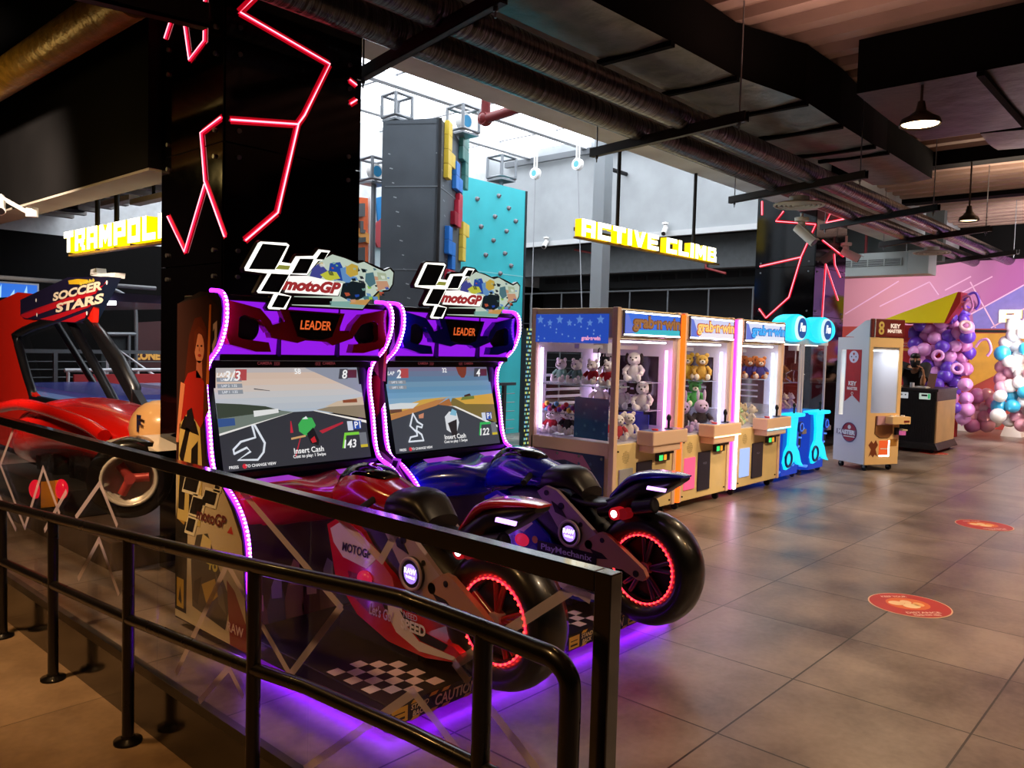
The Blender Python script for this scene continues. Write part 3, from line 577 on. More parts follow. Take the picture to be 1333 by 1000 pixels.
def motogp(dx, main, label, lap, pos, num, art, name2):
    MAIN = m(main, .18, coat=.8, name='moulded_plastic_'+main.strip('#')); MAIND = m(art['dark'], .25, coat=.6)
    x0, x1 = 2.0+dx, 3.09+dx; xc = 2.545+dx
    root = thing('motorbike_arcade_machine', label, 'arcade machine', (xc, 3.4, 0), 'twin motorbike racing cabinets')
    back = [(4.25, .05), (4.25, 1.77), (4.0, 1.83)]
    for k, xs in enumerate((x0, x1-.03)):
        b = MB(); b.prism([(y, z) for y, z in LEDP[1:]]+back, (xs, 0, 0), Y, Z, .03, m('#241a1c', .4), side=m('#2a1030', .4))
        o = b.obj('side_panel', root)
        if k == 0:
            b = MB(); side_art(b, xs-.001); b.obj('printed_artwork', o)
        path = [(xs+.015, y-.012, z+.004) for y, z in LEDP]
        sm = bez(path, 4)
        b = MB(); b.tube(sm, .013, PURPLE, 7); o = b.obj('led_strip', root)
        b = MB()
        for p in along(sm, .021): b.ball(p-Y*.009, .0095, BEAD, 6, 4)
        b.obj('led_beads', o, kind='stuff')
    b = MB(); b.box(x0+.03, 4.06, .05, x1-.03, 4.24, 1.76, BLACKM); b.box(x0+.03, 3.62, .05, x1-.03, 4.06, .72, BLACKM); b.obj('cabinet_body', root, bevel=.005)
    # printed front of the console, lit by the strips
    b = MB(); b.box(x0+.04, 3.6, .08, x1-.04, 3.625, .66, m('#2b1417', .5)); FO = (x0+.04, 3.597, .08)
    for k in range(9):
        u = .08+k*.105; h = .18+.16*((k*37) % 5)/5
        b.poly([(u-.05, .05), (u+.06, .04), (u+.05, h*.7), (u+.02, h), (u-.03, h*.95), (u-.06, h*.5)], (FO[0], FO[1]-.001, FO[2]), X, Z, m(['#6b4a40', '#3c3b4c', '#7d5a4c', '#4a2226'][k % 4], .5))
        b.poly([(u-.03, h*.75), (u+.03, h*.72), (u+.025, h+.03), (u-.01, h+.06), (u-.035, h)], (FO[0], FO[1]-.002, FO[2]), X, Z, m(['#b98f86', '#8d8699', '#ad7a74'][k % 3], .4))
    b.obj('console_front', root)
    # header: glowing purple mesh, cap, red or blue mouldings
    b = MB(); PM = m('#8a18d8', .5, em=1.15, name='backlit_purple_mesh'); b.add([(x0+.03, 3.86, 1.50), (x1-.03, 3.86, 1.50), (x1-.03, 3.82, 1.79), (x0+.03, 3.82, 1.79)], [(0, 1, 2, 3)], PM)
    for xx in (.36, .74): b.box(x0+xx, 3.815, 1.5, x0+xx+.006, 3.86, 1.79, m('#3a0c5c', .5))
    b.obj('header_mesh', root)
    b = MB(); b.box(x0+.03, 3.80, 1.785, x1-.03, 4.24, 1.815, BLACK); b.box(x0+.03, 3.84, 1.475, x1-.03, 4.06, 1.51, BLACK); b.obj('header_cap', root, bevel=.006)
    def yH(z): return 3.86-.04*(z-1.5)/.29
    for s_ in (0, 1):
        def w(u, z): u = u if not s_ else 1.09-u; return (x0+u, z)
        C = [(.035, 1.785), (.12, 1.77), (.22, 1.75), (.28, 1.69), (.305, 1.64), (.27, 1.625), (.22, 1.69), (.13, 1.715), (.10, 1.70), (.095, 1.6), (.12, 1.59), (.27, 1.575), (.285, 1.525), (.2, 1.525), (.05, 1.56), (.032, 1.6)]
        P = [w(*c) for c in C]; P = P if not s_ else P[::-1]
        b = MB(); b.prism([(p[0], p[1]) for p in P], (0, 3.835, 0), X, Z, .055, MAIN); b.obj('speaker_surround', root, bevel=.008)
        b = MB(); c = w(.16, 1.65); b.disc((c[0], 3.828, c[1]), Y, .075, m('#1a0d45', .5), 24); b.torus((c[0], 3.828, c[1]), Y, .072, .008, BLACK); b.obj('speaker_cone', root)
    b = MB(); b.prism([(x0+.34, 1.755), (x0+.37, 1.69), (x0+.27, 1.66), (x0+.29, 1.60), (x0+.45, 1.575), (x0+.5, 1.59), (x0+.64, 1.585), (x0+.68, 1.565), (x0+.82, 1.61), (x0+.84, 1.655), (x0+.72, 1.65), (x0+.76, 1.75)], (0, 3.84, 0), X, Z, .05, MAIN); br = b.obj('display_bracket', root, bevel=.008)
    b = MB(); b.prism([(x0+.395, 1.745), (x0+.45, 1.61), (x0+.52, 1.595), (x0+.61, 1.597), (x0+.665, 1.615), (x0+.72, 1.742)], (0, 3.795, 0), X, Z, .02, m('#120a08', .25)); o = b.obj('leader_display', root)
    b = MB(); b.text('LEADER', (xc+.01, 3.773, 1.675), X, Z, .05, m('#e2612a', .5, em=1.0), w=.2, bold=.02, shear=.15); b.obj('lettering', o)
    # screen
    b = MB(); b.box(x0+.03, 3.93, 1.435, x1-.03, 4.05, 1.478, m('#1c1218', .35))
    b.box(x0+.03, 3.97, .88, x0+.075, 4.04, 1.44, BLACK); b.box(x1-.085, 3.97, .88, x1-.03, 4.04, 1.44, BLACK); b.box(x0+.03, 3.84, .86, x1-.03, 4.0, .885, BLACK); o = b.obj('screen_bezel', root)
    CT = m('#a8484e', .4, em=.35)
    b = MB(); b.text('CAMERA  )))))', (x0+.36, 3.928, 1.458), X, Z, .022, CT, bold=.02); b.text('(((((  CAMERA', (x0+.73, 3.928, 1.458), X, Z, .022, CT, bold=.02); b.obj('camera_lettering', o)
    SO = V3((x0+.065, 3.86, .895)); SU = X*.955; SV = Vector((0, .14, .545)); N = -SU.cross(SV).normalized() if SU.cross(SV).y > 0 else SU.cross(SV).normalized()
    b = MB()
    def E(h, e=.92): return m(h, .5, em=e)
    def Q(pts, h, k, e=.92): b.poly(pts, SO+N*.0009*k, SU, SV, E(h, e))
    for i in range(8): Q([(0, .5+i*.0625), (1, .5+i*.0625), (1, .5625+i*.0625), (0, .5625+i*.0625)], art['sky'][i], 1)
    for q, h, k in art['shapes']: Q(q, h, k)
    def T(s, u, v, h, c='#f4f4f4', w=None, sh=0): b.text(s, SO+SU*u+SV*v+N*.007, X, SV, h, E(c), w=w, bold=.02, shear=sh)
    T('LAP', .05, .915, .024, sh=.3); T(lap, .115, .905, .055, sh=.3); T('58' if num == '143' else '32', .54, .945, .032); T(pos, .88, .91, .055, sh=.3)
    Q([(.13, .86), (.2, .86), (.21, .97), (.14, .97)], '#b04a4c', 4); Q([(.9, .87), (.97, .87), (.98, .96), (.91, .96)], '#5c2a3a', 4); Q([(.83, .86), (.9, .86), (.91, .97), (.85, .97)], '#46464f', 4)
    for i in range(3 if num == '143' else 2): Q([(.02, .73+i*.06), (.17, .73+i*.06), (.17, .77+i*.06), (.02, .77+i*.06)], '#8b9199', 4); T('LAP %d  1:32' % (i+1), .09, .75+i*.06, .014, '#dfe3e8')
    T('Insert Cash', .55, .135, .032); T('Cost to play: 1 Swipe', .55, .075, .024); T('PRESS', .06, .035, .016); T('TO CHANGE VIEW', .225, .035, .016); b.disc(SO+SU*.125+SV*.035+N*.007, N, .013, E('#d5293a'))
    Q([(.85, .3), (.89, .3), (.89, .4), (.85, .4)], '#cdd6e4', 5); Q([(.89, .31), (.95, .31), (.96, .4), (.9, .4)], '#2a4fa8', 5); T('P1', .925, .355, .04)
    Q([(.79, .12), (.81, .12), (.83, .25), (.93, .25), (.93, .28), (.82, .28)], '#7bcf3f' if num == '143' else '#35b55a', 5); T(num, .85, .16, .05, sh=.25); Q([(.93, .12), (.985, .12), (.985, .27), (.93, .27)], '#71757c', 5); Q([(.93, .11), (.985, .11), (.985, .14), (.93, .14)], '#cbb532', 6)
    pts = [SO+SU*u+SV*v+N*.007 for u, v in art['map']]; b.tube(pts, .006, E('#dfe6ee'), 5, True)
    b.obj('screen', root)
    # top sign
    yS = 3.8
    def lp(px, py): p = at(300+px/6.06, 300+py/6.06, y=yS); return (p.x+dx, p.z)
    P = [lp(*p) for p in LOGO_PX][::-1]
    b = MB(); b.prism(P, (0, yS+.035, 0), X, Z, .035, m('#120c0e', .3)) if False else b.prism(P, (0, yS+.03, 0), X, Z, .03, m('#2a1416', .3)); sg = b.obj('marquee_sign', root)
    WL = m('#fdfbf0', .4, em=1.5, name='lit_acrylic_edge'); DG = m('#2c3b37', .08, coat=.5, name='dark_mirror_acrylic')
    def G(L, mat, k): bb.poly([lp(*p) for p in L], (0, yS-.0012*k-.002, 0), X, Z, mat)
    bb = MB()
    G([(235, 88), (440, 100), (462, 118), (400, 250), (476, 262), (512, 205), (650, 202), (692, 150), (785, 162), (735, 235), (690, 240), (600, 352), (470, 345), (385, 495), (478, 520), (430, 628), (300, 620), (290, 605), (340, 500), (215, 495), (205, 480), (290, 340), (112, 318), (108, 295), (215, 100)], WL, 1)
    for q in ([(250, 105), (445, 122), (345, 310), (140, 305)], [(318, 340), (460, 348), (378, 490), (235, 480)], [(545, 222), (655, 225), (600, 340), (480, 340)], [(712, 170), (768, 175), (735, 232), (672, 228)], [(372, 508), (470, 522), (415, 612), (320, 605)]): G(q, DG, 2)
    G([(380, 272), (470, 280), (455, 312), (350, 305)], m('#b9bb52', .4, em=.5), 2)
    G([(800, 190), (900, 220), (1000, 262), (1050, 248), (1130, 290), (1210, 325), (1255, 305), (1282, 335), (1272, 425), (1245, 468), (1160, 478), (1090, 550), (1040, 618), (480, 590), (500, 520), (850, 520), (880, 420), (600, 355), (700, 245)], m('#cfe0cf', .4, em=.75), 2)
    PIC = [([(780, 560), (1080, 560), (1040, 615), (780, 600)], '#8fbfb5'), ([(640, 300), (700, 255), (760, 320), (700, 390), (620, 360)], '#4b4f9e'), ([(700, 350), (760, 320), (830, 330), (860, 380), (760, 400)], '#d6d84a'), ([(780, 260), (860, 250), (900, 330), (880, 400), (820, 390), (770, 330)], '#274fae'),
           ([(860, 300), (940, 280), (970, 350), (930, 420), (880, 400)], '#6fa0d8'), ([(905, 290), (950, 262), (1000, 280), (1000, 350), (940, 370), (905, 340)], '#d7b54b'), ([(905, 310), (945, 300), (950, 345), (915, 345)], '#9ed24d'), ([(880, 420), (960, 400), (1060, 420), (1060, 520), (960, 570), (860, 520)], '#16242a'),
           ([(1060, 340), (1120, 330), (1140, 420), (1090, 450), (1055, 400)], '#56808a'), ([(1090, 345), (1125, 345), (1130, 380), (1095, 380)], '#c65a3c'), ([(1140, 400), (1230, 400), (1250, 450), (1160, 475)], '#d9a583'), ([(960, 550), (1100, 545), (1060, 590), (930, 580)], '#d8a45a'), ([(990, 420), (1050, 440), (1040, 540), (1010, 540)], '#8fc4d0'), ([(1150, 330), (1220, 340), (1230, 390), (1160, 390)], '#b9c8a8')]
    rs = random.Random(11); SH = ['#274fae', '#6fa0d8', '#16242a', '#d7b45b', '#9ed24d', '#e8efe6', '#56808a', '#c65a3c', '#1d2f4c', '#d9a583', '#8fbfb5', '#30343c']
    for k in range(90):
        u, v = rs.uniform(660, 1250), rs.uniform(255, 560); z_ = rs.uniform(9, 26)
        if v < 235+(u-700)*.16 or v > 560-(max(0, u-1080))*.45 or (u < 900 and v > 345+(u-600)*.25) or v > 470 and u < 900: continue
        PIC.append(([(u-z_, v-z_*rs.uniform(.2, .9)), (u+z_*rs.uniform(.3, 1), v-z_*.5), (u+z_, v+z_*rs.uniform(.2, .8)), (u-z_*.4, v+z_*.7)], SH[int(rs.random()*12)]))
    for i, (q, h) in enumerate(PIC): G(q, m(h, .4, em=.7), 3+i % 3)
    G([(490, 525), (800, 535), (790, 590), (480, 585)], m('#2a3438', .3), 3)
    G([(455, 360), (600, 358), (880, 420), (840, 515), (420, 490)], m('#f6f3ee', .4, em=1.1), 6)
    bb.obj('printed_picture', sg)
    c = lp(640, 440); bb = MB(); bb.text('motoGP', (c[0], yS-.012, c[1]), X, Vector((.18, 0, 1)), .068, m('#c23a3c', .4, em=.6), w=.40*.72+.08, bold=.06, shear=.22); bb.obj('lettering', sg)
    # console fairing in front of the screen
    b = MB(); rings = []
    for u, zt, yf in ((.05, .80, 3.62), (.16, .85, 3.56), (.3, .87, 3.5), (.42, .86, 3.46), (.5, .84, 3.44), (.62, .85, 3.46), (.75, .88, 3.5), (.9, .86, 3.56), (1.03, .80, 3.62)):
        rings.append([(x0+u, 3.86, zt-.01), (x0+u, 3.74, zt), (x0+u, 3.6, zt-.015), (x0+u, yf, zt-.08), (x0+u, yf+.02, zt-.2), (x0+u, 3.66, .6), (x0+u, 3.86, .6)])
    b.loft(rings, MAIN); o = b.obj('console_fairing', root, subd=1)
    b = MB()
    for u, v in ((.12, .34), (.62, .86)): b.add([(x0+u, 3.62, .862), (x0+v, 3.55, .876), (x0+v-.03, 3.64, .886), (x0+u+.03, 3.70, .872)], [(0, 1, 2, 3)], m('#b43ae0', .3, em=.6))
    b.obj('glowing_vent', o)
    b = MB(); glyph_logo(b, (x0+.52, 3.435, .68), X, Z, .05, m('#14080c', .4), m('#e6cfd2', .4), m('#e05a62', .4)); b.obj('printed_logo', o)
    # platform
    p0, p1 = x0+.02, x1-.01
    b = MB(); b.box(p0, 2.42, .052, p1, 3.66, .135, m('#0e0c0e', .45, name='platform_black')); pl = b.obj('platform', root, bevel=.004)
    WT = m('#d8c7d4', .5); b = MB()
    for cx0 in (p0+.02, p0+.70):
        for i in range(5):
            for j in range(7):
                if (i+j) % 2 == 0 and not (i+j < 1 or i+j > 9): b.rect(cx0+i*.062, 2.46+j*.062, cx0+(i+1)*.062, 2.46+(j+1)*.062, (0, 0, .1362), X, Y, WT)
    b.obj('checker_print', pl)
    b = MB(); YEL = m('#d8a83a', .5); ED = m('#e9cf98', .5)
    O = V3((p0, 2.4185, .052))
    for k in range(2):
        o_ = k*.53
        b.rect(.0+o_, .008, .085+o_, .072, O, X, Z, YEL); b.rect(.012+o_, .02, .07+o_, .03, O-Y*.0004, X, Z, BLACKM); b.rect(.012+o_, .045, .07+o_, .05, O-Y*.0004, X, Z, BLACKM)
        for u in (.1, .2, .27, .40, .47): 
            for v in (.0, .068): b.poly([(u+o_, v), (u+.04+o_, v), (u+.055+o_, v+.014), (u+.015+o_, v+.014)], O, X, Z, YEL)
        b.text('STAND', O+X*(.15+o_)+Z*.054-Y*.001, X, Z, .022, ED, bold=.02, shear=.2); b.text('BACK', O+X*(.15+o_)+Z*.026-Y*.001, X, Z, .022, ED, bold=.02, shear=.2); b.text('CAUTION', O+X*(.36+o_)+Z*.04-Y*.001, X, Z, .046, ED, w=.25, bold=.02, shear=.2)
    b.obj('warning_print', pl)
    for xx in (p0+.06, p1-.06):
        for yy in (2.5, 3.55):
            b = MB(); b.cyl((xx, yy, .0), (xx, yy, .012), .03, STEEL, 14); b.cyl((xx, yy, .012), (xx, yy, .052), .01, STEEL, 8); b.obj('levelling_foot', root)
    b = MB(); b.tube([(p0+.03, 3.6, .046), (p0+.03, 2.46, .046), (p1-.03, 2.46, .046), (p1-.03, 3.6, .046)], .006, m('#8a14ff', .5, em=46, name='purple_underglow'), 6); b.obj('underglow_strip', root)
    motorbike(root, 2.505+dx, MAIN, MAIND, art)
    return root
def motorbike(root, cx, MAIN, MAIND, art):
    RUB = m('#0a0909', .30, coat=.25, name='tyre_rubber'); SEAT = m('#131112', .34, noise=.3, name='black_vinyl'); GUN = m('#b49ea8', .35, .15, name='gunmetal_casting'); WHT = m('#ddd0cc', .3, coat=.6, name='white_gloss_plastic')
    rl = m('#ff2a22', .4, em=9, name='red_rim_led')
    def body(secs, mat, n=14, pw=2.4):
        """secs: (y, zc, half width, half height) stations of a rounded shell"""
        rings = []
        for y, zc, hw, hh in secs:
            r = []
            for i in range(n):
                a = 2*math.pi*i/n; c, s_ = math.cos(a), math.sin(a)
                r.append((cx+math.copysign(abs(c)**(2/pw), c)*hw, y, zc+math.copysign(abs(s_)**(2/pw), s_)*hh))
            rings.append(r)
        bb = MB(); bb.loft(rings, mat); return bb
    bike = body([(3.36, .62, .05, .06), (3.2, .64, .10, .12), (2.95, .62, .12, .17), (2.7, .55, .12, .15), (2.5, .48, .10, .10), (2.42, .47, .06, .06)], m('#171417', .4)).obj('motorbike', root, subd=1)
    # wheel
    wy, wz = 2.265, .43
    b = MB(); b.lathe([(-.06, .178), (-.075, .19), (-.095, .215), (-.105, .25), (-.085, .285), (-.04, .303), (0, .307), (.04, .303), (.085, .285), (.105, .25), (.095, .215), (.075, .19), (.06, .178)], (cx, wy, wz), X, RUB, 48, True, False); b.obj('rear_tyre', bike)
    b = MB(); b.lathe([(-.07, .2), (-.06, .165), (.06, .165), (.07, .2)], (cx, wy, wz), X, m('#1c1a2a', .25, .4), 40, True, False)
    for k in range(5):
        a = k*2*math.pi/5+.4
        for da in (-.16, .16):
            b.tube([(cx-.045, wy+math.cos(a)*.03, wz+math.sin(a)*.03), (cx-.045, wy+math.cos(a+da)*.17, wz+math.sin(a+da)*.17)], .014, m(art['rim'], .3, .1, coat=.5), 8)
    b.cyl((cx-.07, wy, wz), (cx+.07, wy, wz), .035, GUN, 16); b.cyl((cx-.02, wy, wz), (cx+.02, wy, wz), .16, m('#0b0a12', .4), 28); b.obj('wheel_rim', bike)
    b = MB(); b.torus((cx-.072, wy, wz), X, .181, .004, m('#ff2740', .4, em=3), 48, 6)
    for k in range(40):
        a = 2*math.pi*k/40; b.ball((cx-.078, wy+math.cos(a)*.181, wz+math.sin(a)*.181), .006, rl, 6, 4)
    b.obj('rim_light_ring', bike)
    # swingarms and frame spars on both sides
    for s_ in (-1, 1):
        xs = cx+s_*.125-(.03 if s_ < 0 else 0)
        b = MB(); b.prism([(2.62, .50), (2.55, .56), (2.49, .60), (2.44, .595), (2.31, .52), (2.205, .455), (2.185, .42), (2.205, .395), (2.24, .395), (2.34, .43), (2.49, .415), (2.60, .43)], (xs, 0, 0), Y, Z, .03, m('#b88a7a', .35, .15, name='bronze_casting')); o = b.obj('swingarm', bike, bevel=.006)
        b = MB()
        for y, z, r in ((2.25, .425, .018), (2.47, .56, .014)): b.cyl((xs-.003, y, z), (xs+.033, y, z), r, BLACK, 14)
        b.prism([(2.55, .5), (2.47, .49), (2.43, .465), (2.5, .455)], (xs-.003, 0, 0), Y, Z, .036, BLACK); b.obj('cutout', o)
        b = MB(); b.prism([(2.94, .76), (2.88, .80), (2.80, .785), (2.72, .73), (2.62, .66), (2.5, .575), (2.5, .47), (2.58, .44), (2.66, .46), (2.74, .53), (2.80, .6), (2.86, .67)], (xs+.004, 0, 0), Y, Z, .025, GUN); o = b.obj('frame_spar', bike, bevel=.006)
        b = MB()
        for y, z, r in ((2.87, .76, .016), (2.62, .62, .013), (2.56, .52, .026), (2.76, .70, .02)): b.cyl((xs, y, z), (xs+.033, y, z), r, BLACK, 14)
        b.prism([(2.83, .72), (2.76, .69), (2.72, .64), (2.80, .66)], (xs, 0, 0), Y, Z, .033, BLACK); b.obj('cutout', o)
        xd = cx+s_*.155; b = MB(); b.cyl((xd, 2.685, .56), (xd+s_*.014, 2.685, .56), .078, BLACK, 28); b.torus((xd+s_*.014, 2.685, .56), X, .07, .008, GUN); o = b.obj('round_badge', bike)
        b = MB(); b.disc((xd+s_*.016, 2.685, .56), X, .045, m('#b48cff', .4, em=1.2), 20); b.text('RAW', (xd+s_*.018, 2.685, .573), Y*s_, Z, .026, m('#fff4ff', .4, em=2.2), bold=.03); b.text('THRILLS', (xd+s_*.018, 2.685, .545), Y*s_, Z, .013, m('#fff4ff', .4, em=2.2), bold=.02); b.obj('lit_emblem', o)
    # side fairing, colour patches
    F = [(3.38, .66), (3.28, .715), (3.1, .67), (2.96, .57), (2.86, .50), (2.83, .42), (2.80, .36), (2.62, .30), (2.44, .285), (2.385, .26), (2.40, .225), (2.62, .185), (2.88, .19), (3.12, .26), (3.3, .40)]
    b = MB(); b.prism(F, (cx-.13, 0, 0), Y, Z, .26, MAIN); fr = b.obj('side_fairing', bike, bevel=.03, seg=3)
    b = MB()
    for s_ in (-1, 1):
        xf = cx+s_*.1315
        def PT(q, mat, k=0): b.poly(q, (xf+s_*.0007*k, 0, 0), Y, Z, mat)
        PT([(3.35, .645), (3.27, .69), (3.1, .645), (2.98, .56), (3.05, .50), (3.24, .52), (3.32, .58)], WHT, 1)
        PT([(2.93, .36), (2.84, .42), (2.80, .40), (2.75, .30), (2.66, .25), (2.43, .245), (2.41, .228), (2.66, .205), (2.82, .25)], WHT, 1)
        PT([(3.2, .46), (3.02, .46), (2.9, .42), (2.88, .33), (3.0, .28), (3.15, .34)], MAIND, 1)
        PT([(2.80, .36), (2.62, .30), (2.47, .285), (2.5, .25), (2.65, .255), (2.74, .3)], BLACK, 2)
        b.text('MOTOGP' if art['id'] == 1 else 'motoGP', (xf+s_*.004, 3.13, .575), Y*s_*1, Z, .045, m('#1a1214', .4), w=.23, bold=.03, shear=.15)
        if art['id'] == 1:
            b.text("Let's Go!", (xf+s_*.004, 2.93, .315), Y*s_, Z, .055, m('#c9a5d8', .4), w=.18, bold=.02, shear=.2); b.text('NEED', (xf+s_*.004, 2.72, .35), Y*s_, Z, .028, m('#c9b0e0', .4), bold=.02); b.text('SPEED', (xf+s_*.004, 2.70, .305), Y*s_, Z, .052, m('#e9e2ec', .4), w=.17, bold=.04)
        else:
            b.poly([(2.92, .41), (2.5, .41), (2.5, .48), (2.92, .48)], (xf+s_*.028, 0, 0), Y, Z, m('#101018', .3)); b.text('PlayMechanix', (xf+s_*.030, 2.71, .445), Y*s_, Z, .045, m('#b7afe0', .4), w=.36, bold=.02)
            b.disc((xf+s_*.003, 2.96, .47), X, .022, m('#d08a2a', .4), 14)
    b.obj('printed_graphics', fr)
    b = MB(); b.ball((cx-.13, 3.06, .45), (.03, .055, .038), m('#e0244c', .3, em=.6)); b.obj('side_lamp', bike)
    # cowl, tank, seat, tail
    o = body([(3.46, .73, .05, .05), (3.40, .79, .11, .09), (3.28, .84, .135, .125), (3.14, .86, .14, .11), (3.02, .84, .135, .085), (2.9, .83, .12, .07), (2.82, .84, .08, .05)], MAIN).obj('front_cowl', bike, subd=1)
    b = body([(3.40, .86, .06, .03), (3.32, .905, .10, .07), (3.2, .935, .105, .055), (3.08, .935, .09, .035), (3.03, .93, .05, .015)], m('#08070b', .08, coat=.6, name='dark_visor')); b.obj('windscreen', bike, subd=1)
    b = body([(3.0, .80, .10, .05), (2.93, .83, .13, .075), (2.84, .845, .135, .07), (2.76, .845, .125, .07), (2.71, .815, .11, .06), (2.66, .77, .10, .04)], SEAT); b.obj('tank_cover', bike, subd=1)
    b = body([(2.75, .73, .09, .035), (2.62, .72, .10, .028), (2.5, .735, .10, .03), (2.42, .765, .095, .03), (2.38, .8, .08, .03)], SEAT); b.obj('seat', bike, subd=1)
    b = body([(2.56, .70, .09, .05), (2.45, .74, .105, .07), (2.36, .81, .11, .085), (2.27, .86, .105, .075), (2.16, .895, .085, .05), (2.07, .93, .05, .015)], m('#100d11', .3)); b.obj('tail_body', bike, subd=1)
    b = body([(2.50, .775, .06, .03), (2.40, .87, .10, .03), (2.34, .915, .112, .03), (2.24, .935, .10, .024), (2.12, .945, .08, .014), (2.06, .943, .05, .006)], MAIN); o = b.obj('tail_fairing', bike, subd=1)
    b = MB(); b.obox((cx-.108, 2.235, .865), Y*-.11, Z*.018+Y*-.005, X*.01, m('#c890ff', .4, em=3.2)); b.obj('tail_strip_light', bike)
    b = MB(); b.cyl((cx-.155, 2.40, .715), (cx-.09, 2.40, .715), .034, m('#b3141c', .2, em=.8), 20); b.cyl((cx-.15, 2.35, .72), (cx-.09, 2.35, .72), .03, m('#8a1016', .2, em=.5), 18); b.disc((cx-.157, 2.40, .715), X, .02, m('#ffe0d8', .4, em=7), 16); b.obj('tail_lamp', bike)
    b = MB(); b.cyl((cx-.1, 2.30, .76), (cx-.11, 2.18, .79), .04, m('#232024', .3, .6), 18); b.disc((cx-.1105, 2.178, .7905), (-.08, -1, .25), .03, BLACKM, 16); b.obj('exhaust', bike)
    for s_ in (-1, 1):
        b = MB(); b.cyl((cx+s_*.12, 3.02, .84), (cx+s_*.27, 2.94, .82), .017, BLACKM, 12); b.obj('handlebar', bike)
    b = MB(); b.box(cx-.1, 2.7, .135, cx+.1, 3.3, .24, BLACKM); b.obj('mounting_pedestal', bike)
SKY1 = ['#aebac6', '#b5bcc4', '#bcc1c6', '#c4c2c2', '#ccc0b8', '#d2bcac', '#cfb7a6', '#b9b2b2']
SH1 = [([(0, 0), (1, 0), (1, .4), (.62, .53), (.48, .53), (0, .36)], '#33353c', 2), ([(0, .36), (.48, .53), (.4, .55), (0, .5)], '#6f7b72', 2), ([(0, .36), (0, .34), (.47, .525), (.48, .53)], '#e7e5e0', 3), ([(0, .5), (.4, .55), (.3, .6), (.15, .63), (0, .65)], '#3a4438', 3), ([(1, .42), (.64, .54), (.75, .57), (1, .57)], '#8d7f68', 2), ([(1, .37), (1, .4), (.62, .535), (.62, .53)], '#eeeae2', 3),
       ([(.7, .565), (1, .57), (1, .66), (.8, .62)], '#c9b59c', 3), ([(.84, .6), (.95, .6), (.95, .64), (.84, .63)], '#8a4a2c', 4), ([(0, .42), (.1, .43), (.1, .5), (0, .5)], '#35538a', 4), ([(.6, .98), (1, .7), (1, 1), (.62, 1)], '#8e93a2', 2), ([(.22, .5), (.38, .53), (.38, .57), (.22, .56)], '#e0e2e0', 4),
       ([(.5, .4), (.54, .47), (.6, .46), (.62, .38), (.58, .3), (.54, .28), (.5, .33)], '#3fae54', 4), ([(.53, .45), (.56, .48), (.57, .45)], '#dfe8e8', 5), ([(.55, .3), (.6, .36), (.63, .22), (.62, .17), (.57, .2)], '#17181c', 5), ([(.57, .24), (.6, .27), (.61, .21), (.58, .2)], '#c2242e', 6), ([(.44, .27), (.54, .29), (.54, .27), (.44, .25)], '#caa06a', 5),
       ([(.64, .32), (.82, .4), (.82, .38), (.66, .29)], '#b2293a', 4), ([(.44, .32), (.45, .44), (.455, .44), (.46, .32)], '#c2283c', 4), ([(.45, .08), (.5, .26), (.505, .26), (.46, .08)], '#c2283c', 4), ([(.24, .77), (.34, .75), (.34, .755), (.24, .78)], '#33363c', 4)]
SKY2 = ['#8fb0c4', '#7fa6c0', '#6f9cbc', '#6490b0', '#6f93ae', '#5f7e9c', '#6a7894', '#75708c']
SH2 = [([(0, 0), (1, 0), (1, .2), (.62, .46), (.55, .52), (.42, .54), (0, .4)], '#3f434b', 2), ([(0, .38), (.42, .52), (.52, .6), (.42, .585), (0, .44)], '#b87d48', 3), ([(0, .44), (.42, .585), (.56, .62), (.3, .6), (0, .5)], '#cda24a', 3), ([(.58, .6), (.54, .5), (1, .26), (1, .62), (.7, .6)], '#7b6a38', 2), ([(.6, .6), (.7, .52), (1, .5), (1, .64)], '#d2a243', 3), ([(.53, .51), (.57, .5), (1, .2), (1, .23), (.6, .5)], '#e9e6e0', 4), ([(.43, .53), (.55, .6), (.57, .5)], '#a86b3c', 3),
       ([(0, .5), (.2, .5), (.26, .56), (.1, .57), (0, .56)], '#d3d8d8', 4), ([(0, .45), (.1, .47), (.1, .5), (0, .5)], '#6a4636', 5), ([(.66, .99), (.77, .99), (.755, .9), (.73, .85), (.7, .85), (.675, .9)], '#7d3b2c', 4), ([(.66, .57), (.8, .58), (.8, .62), (.68, .61)], '#6f7c3a', 4), ([(.7, .61), (.77, .62), (.76, .65), (.7, .63)], '#432a20', 5),
       ([(.48, .38), (.53, .44), (.6, .42), (.61, .3), (.58, .2), (.52, .18), (.48, .22)], '#d7dbe0', 4), ([(.53, .4), (.56, .47), (.6, .44), (.59, .38)], '#7fb6cf', 5), ([(.5, .3), (.59, .34), (.57, .12), (.53, .1)], '#2a2629', 5), ([(.24, .42), (.29, .44), (.28, .38), (.24, .38)], '#c9876a', 5)]
MAP1 = [(.07, .16), (.15, .21), (.17, .17), (.09, .1), (.21, .085), (.25, .15), (.265, .24), (.215, .42), (.2, .42), (.21, .3), (.12, .27), (.07, .2)]
MAP2 = [(.12, .12), (.14, .17), (.2, .18), (.2, .22), (.15, .3), (.19, .44), (.22, .34), (.26, .3), (.25, .27), (.21, .29), (.2, .24), (.24, .19), (.25, .12)]
motogp(0, '#c0182a', 'red motorbike racing cabinet nearest the glass railing, red bike on a checkered platform', '3/3', '8', '143', dict(id=1, dark='#7a0d18', rim='#7c1a1e', sky=SKY1, shapes=SH1, map=MAP1), 'red')
motogp(1.15, '#1a20a8', 'blue motorbike racing cabinet between the red one and the claw machines', '2', '4', '122', dict(id=2, dark='#1c2f9a', rim='#25285e', sky=SKY2, shapes=SH2, map=MAP2), 'blue')
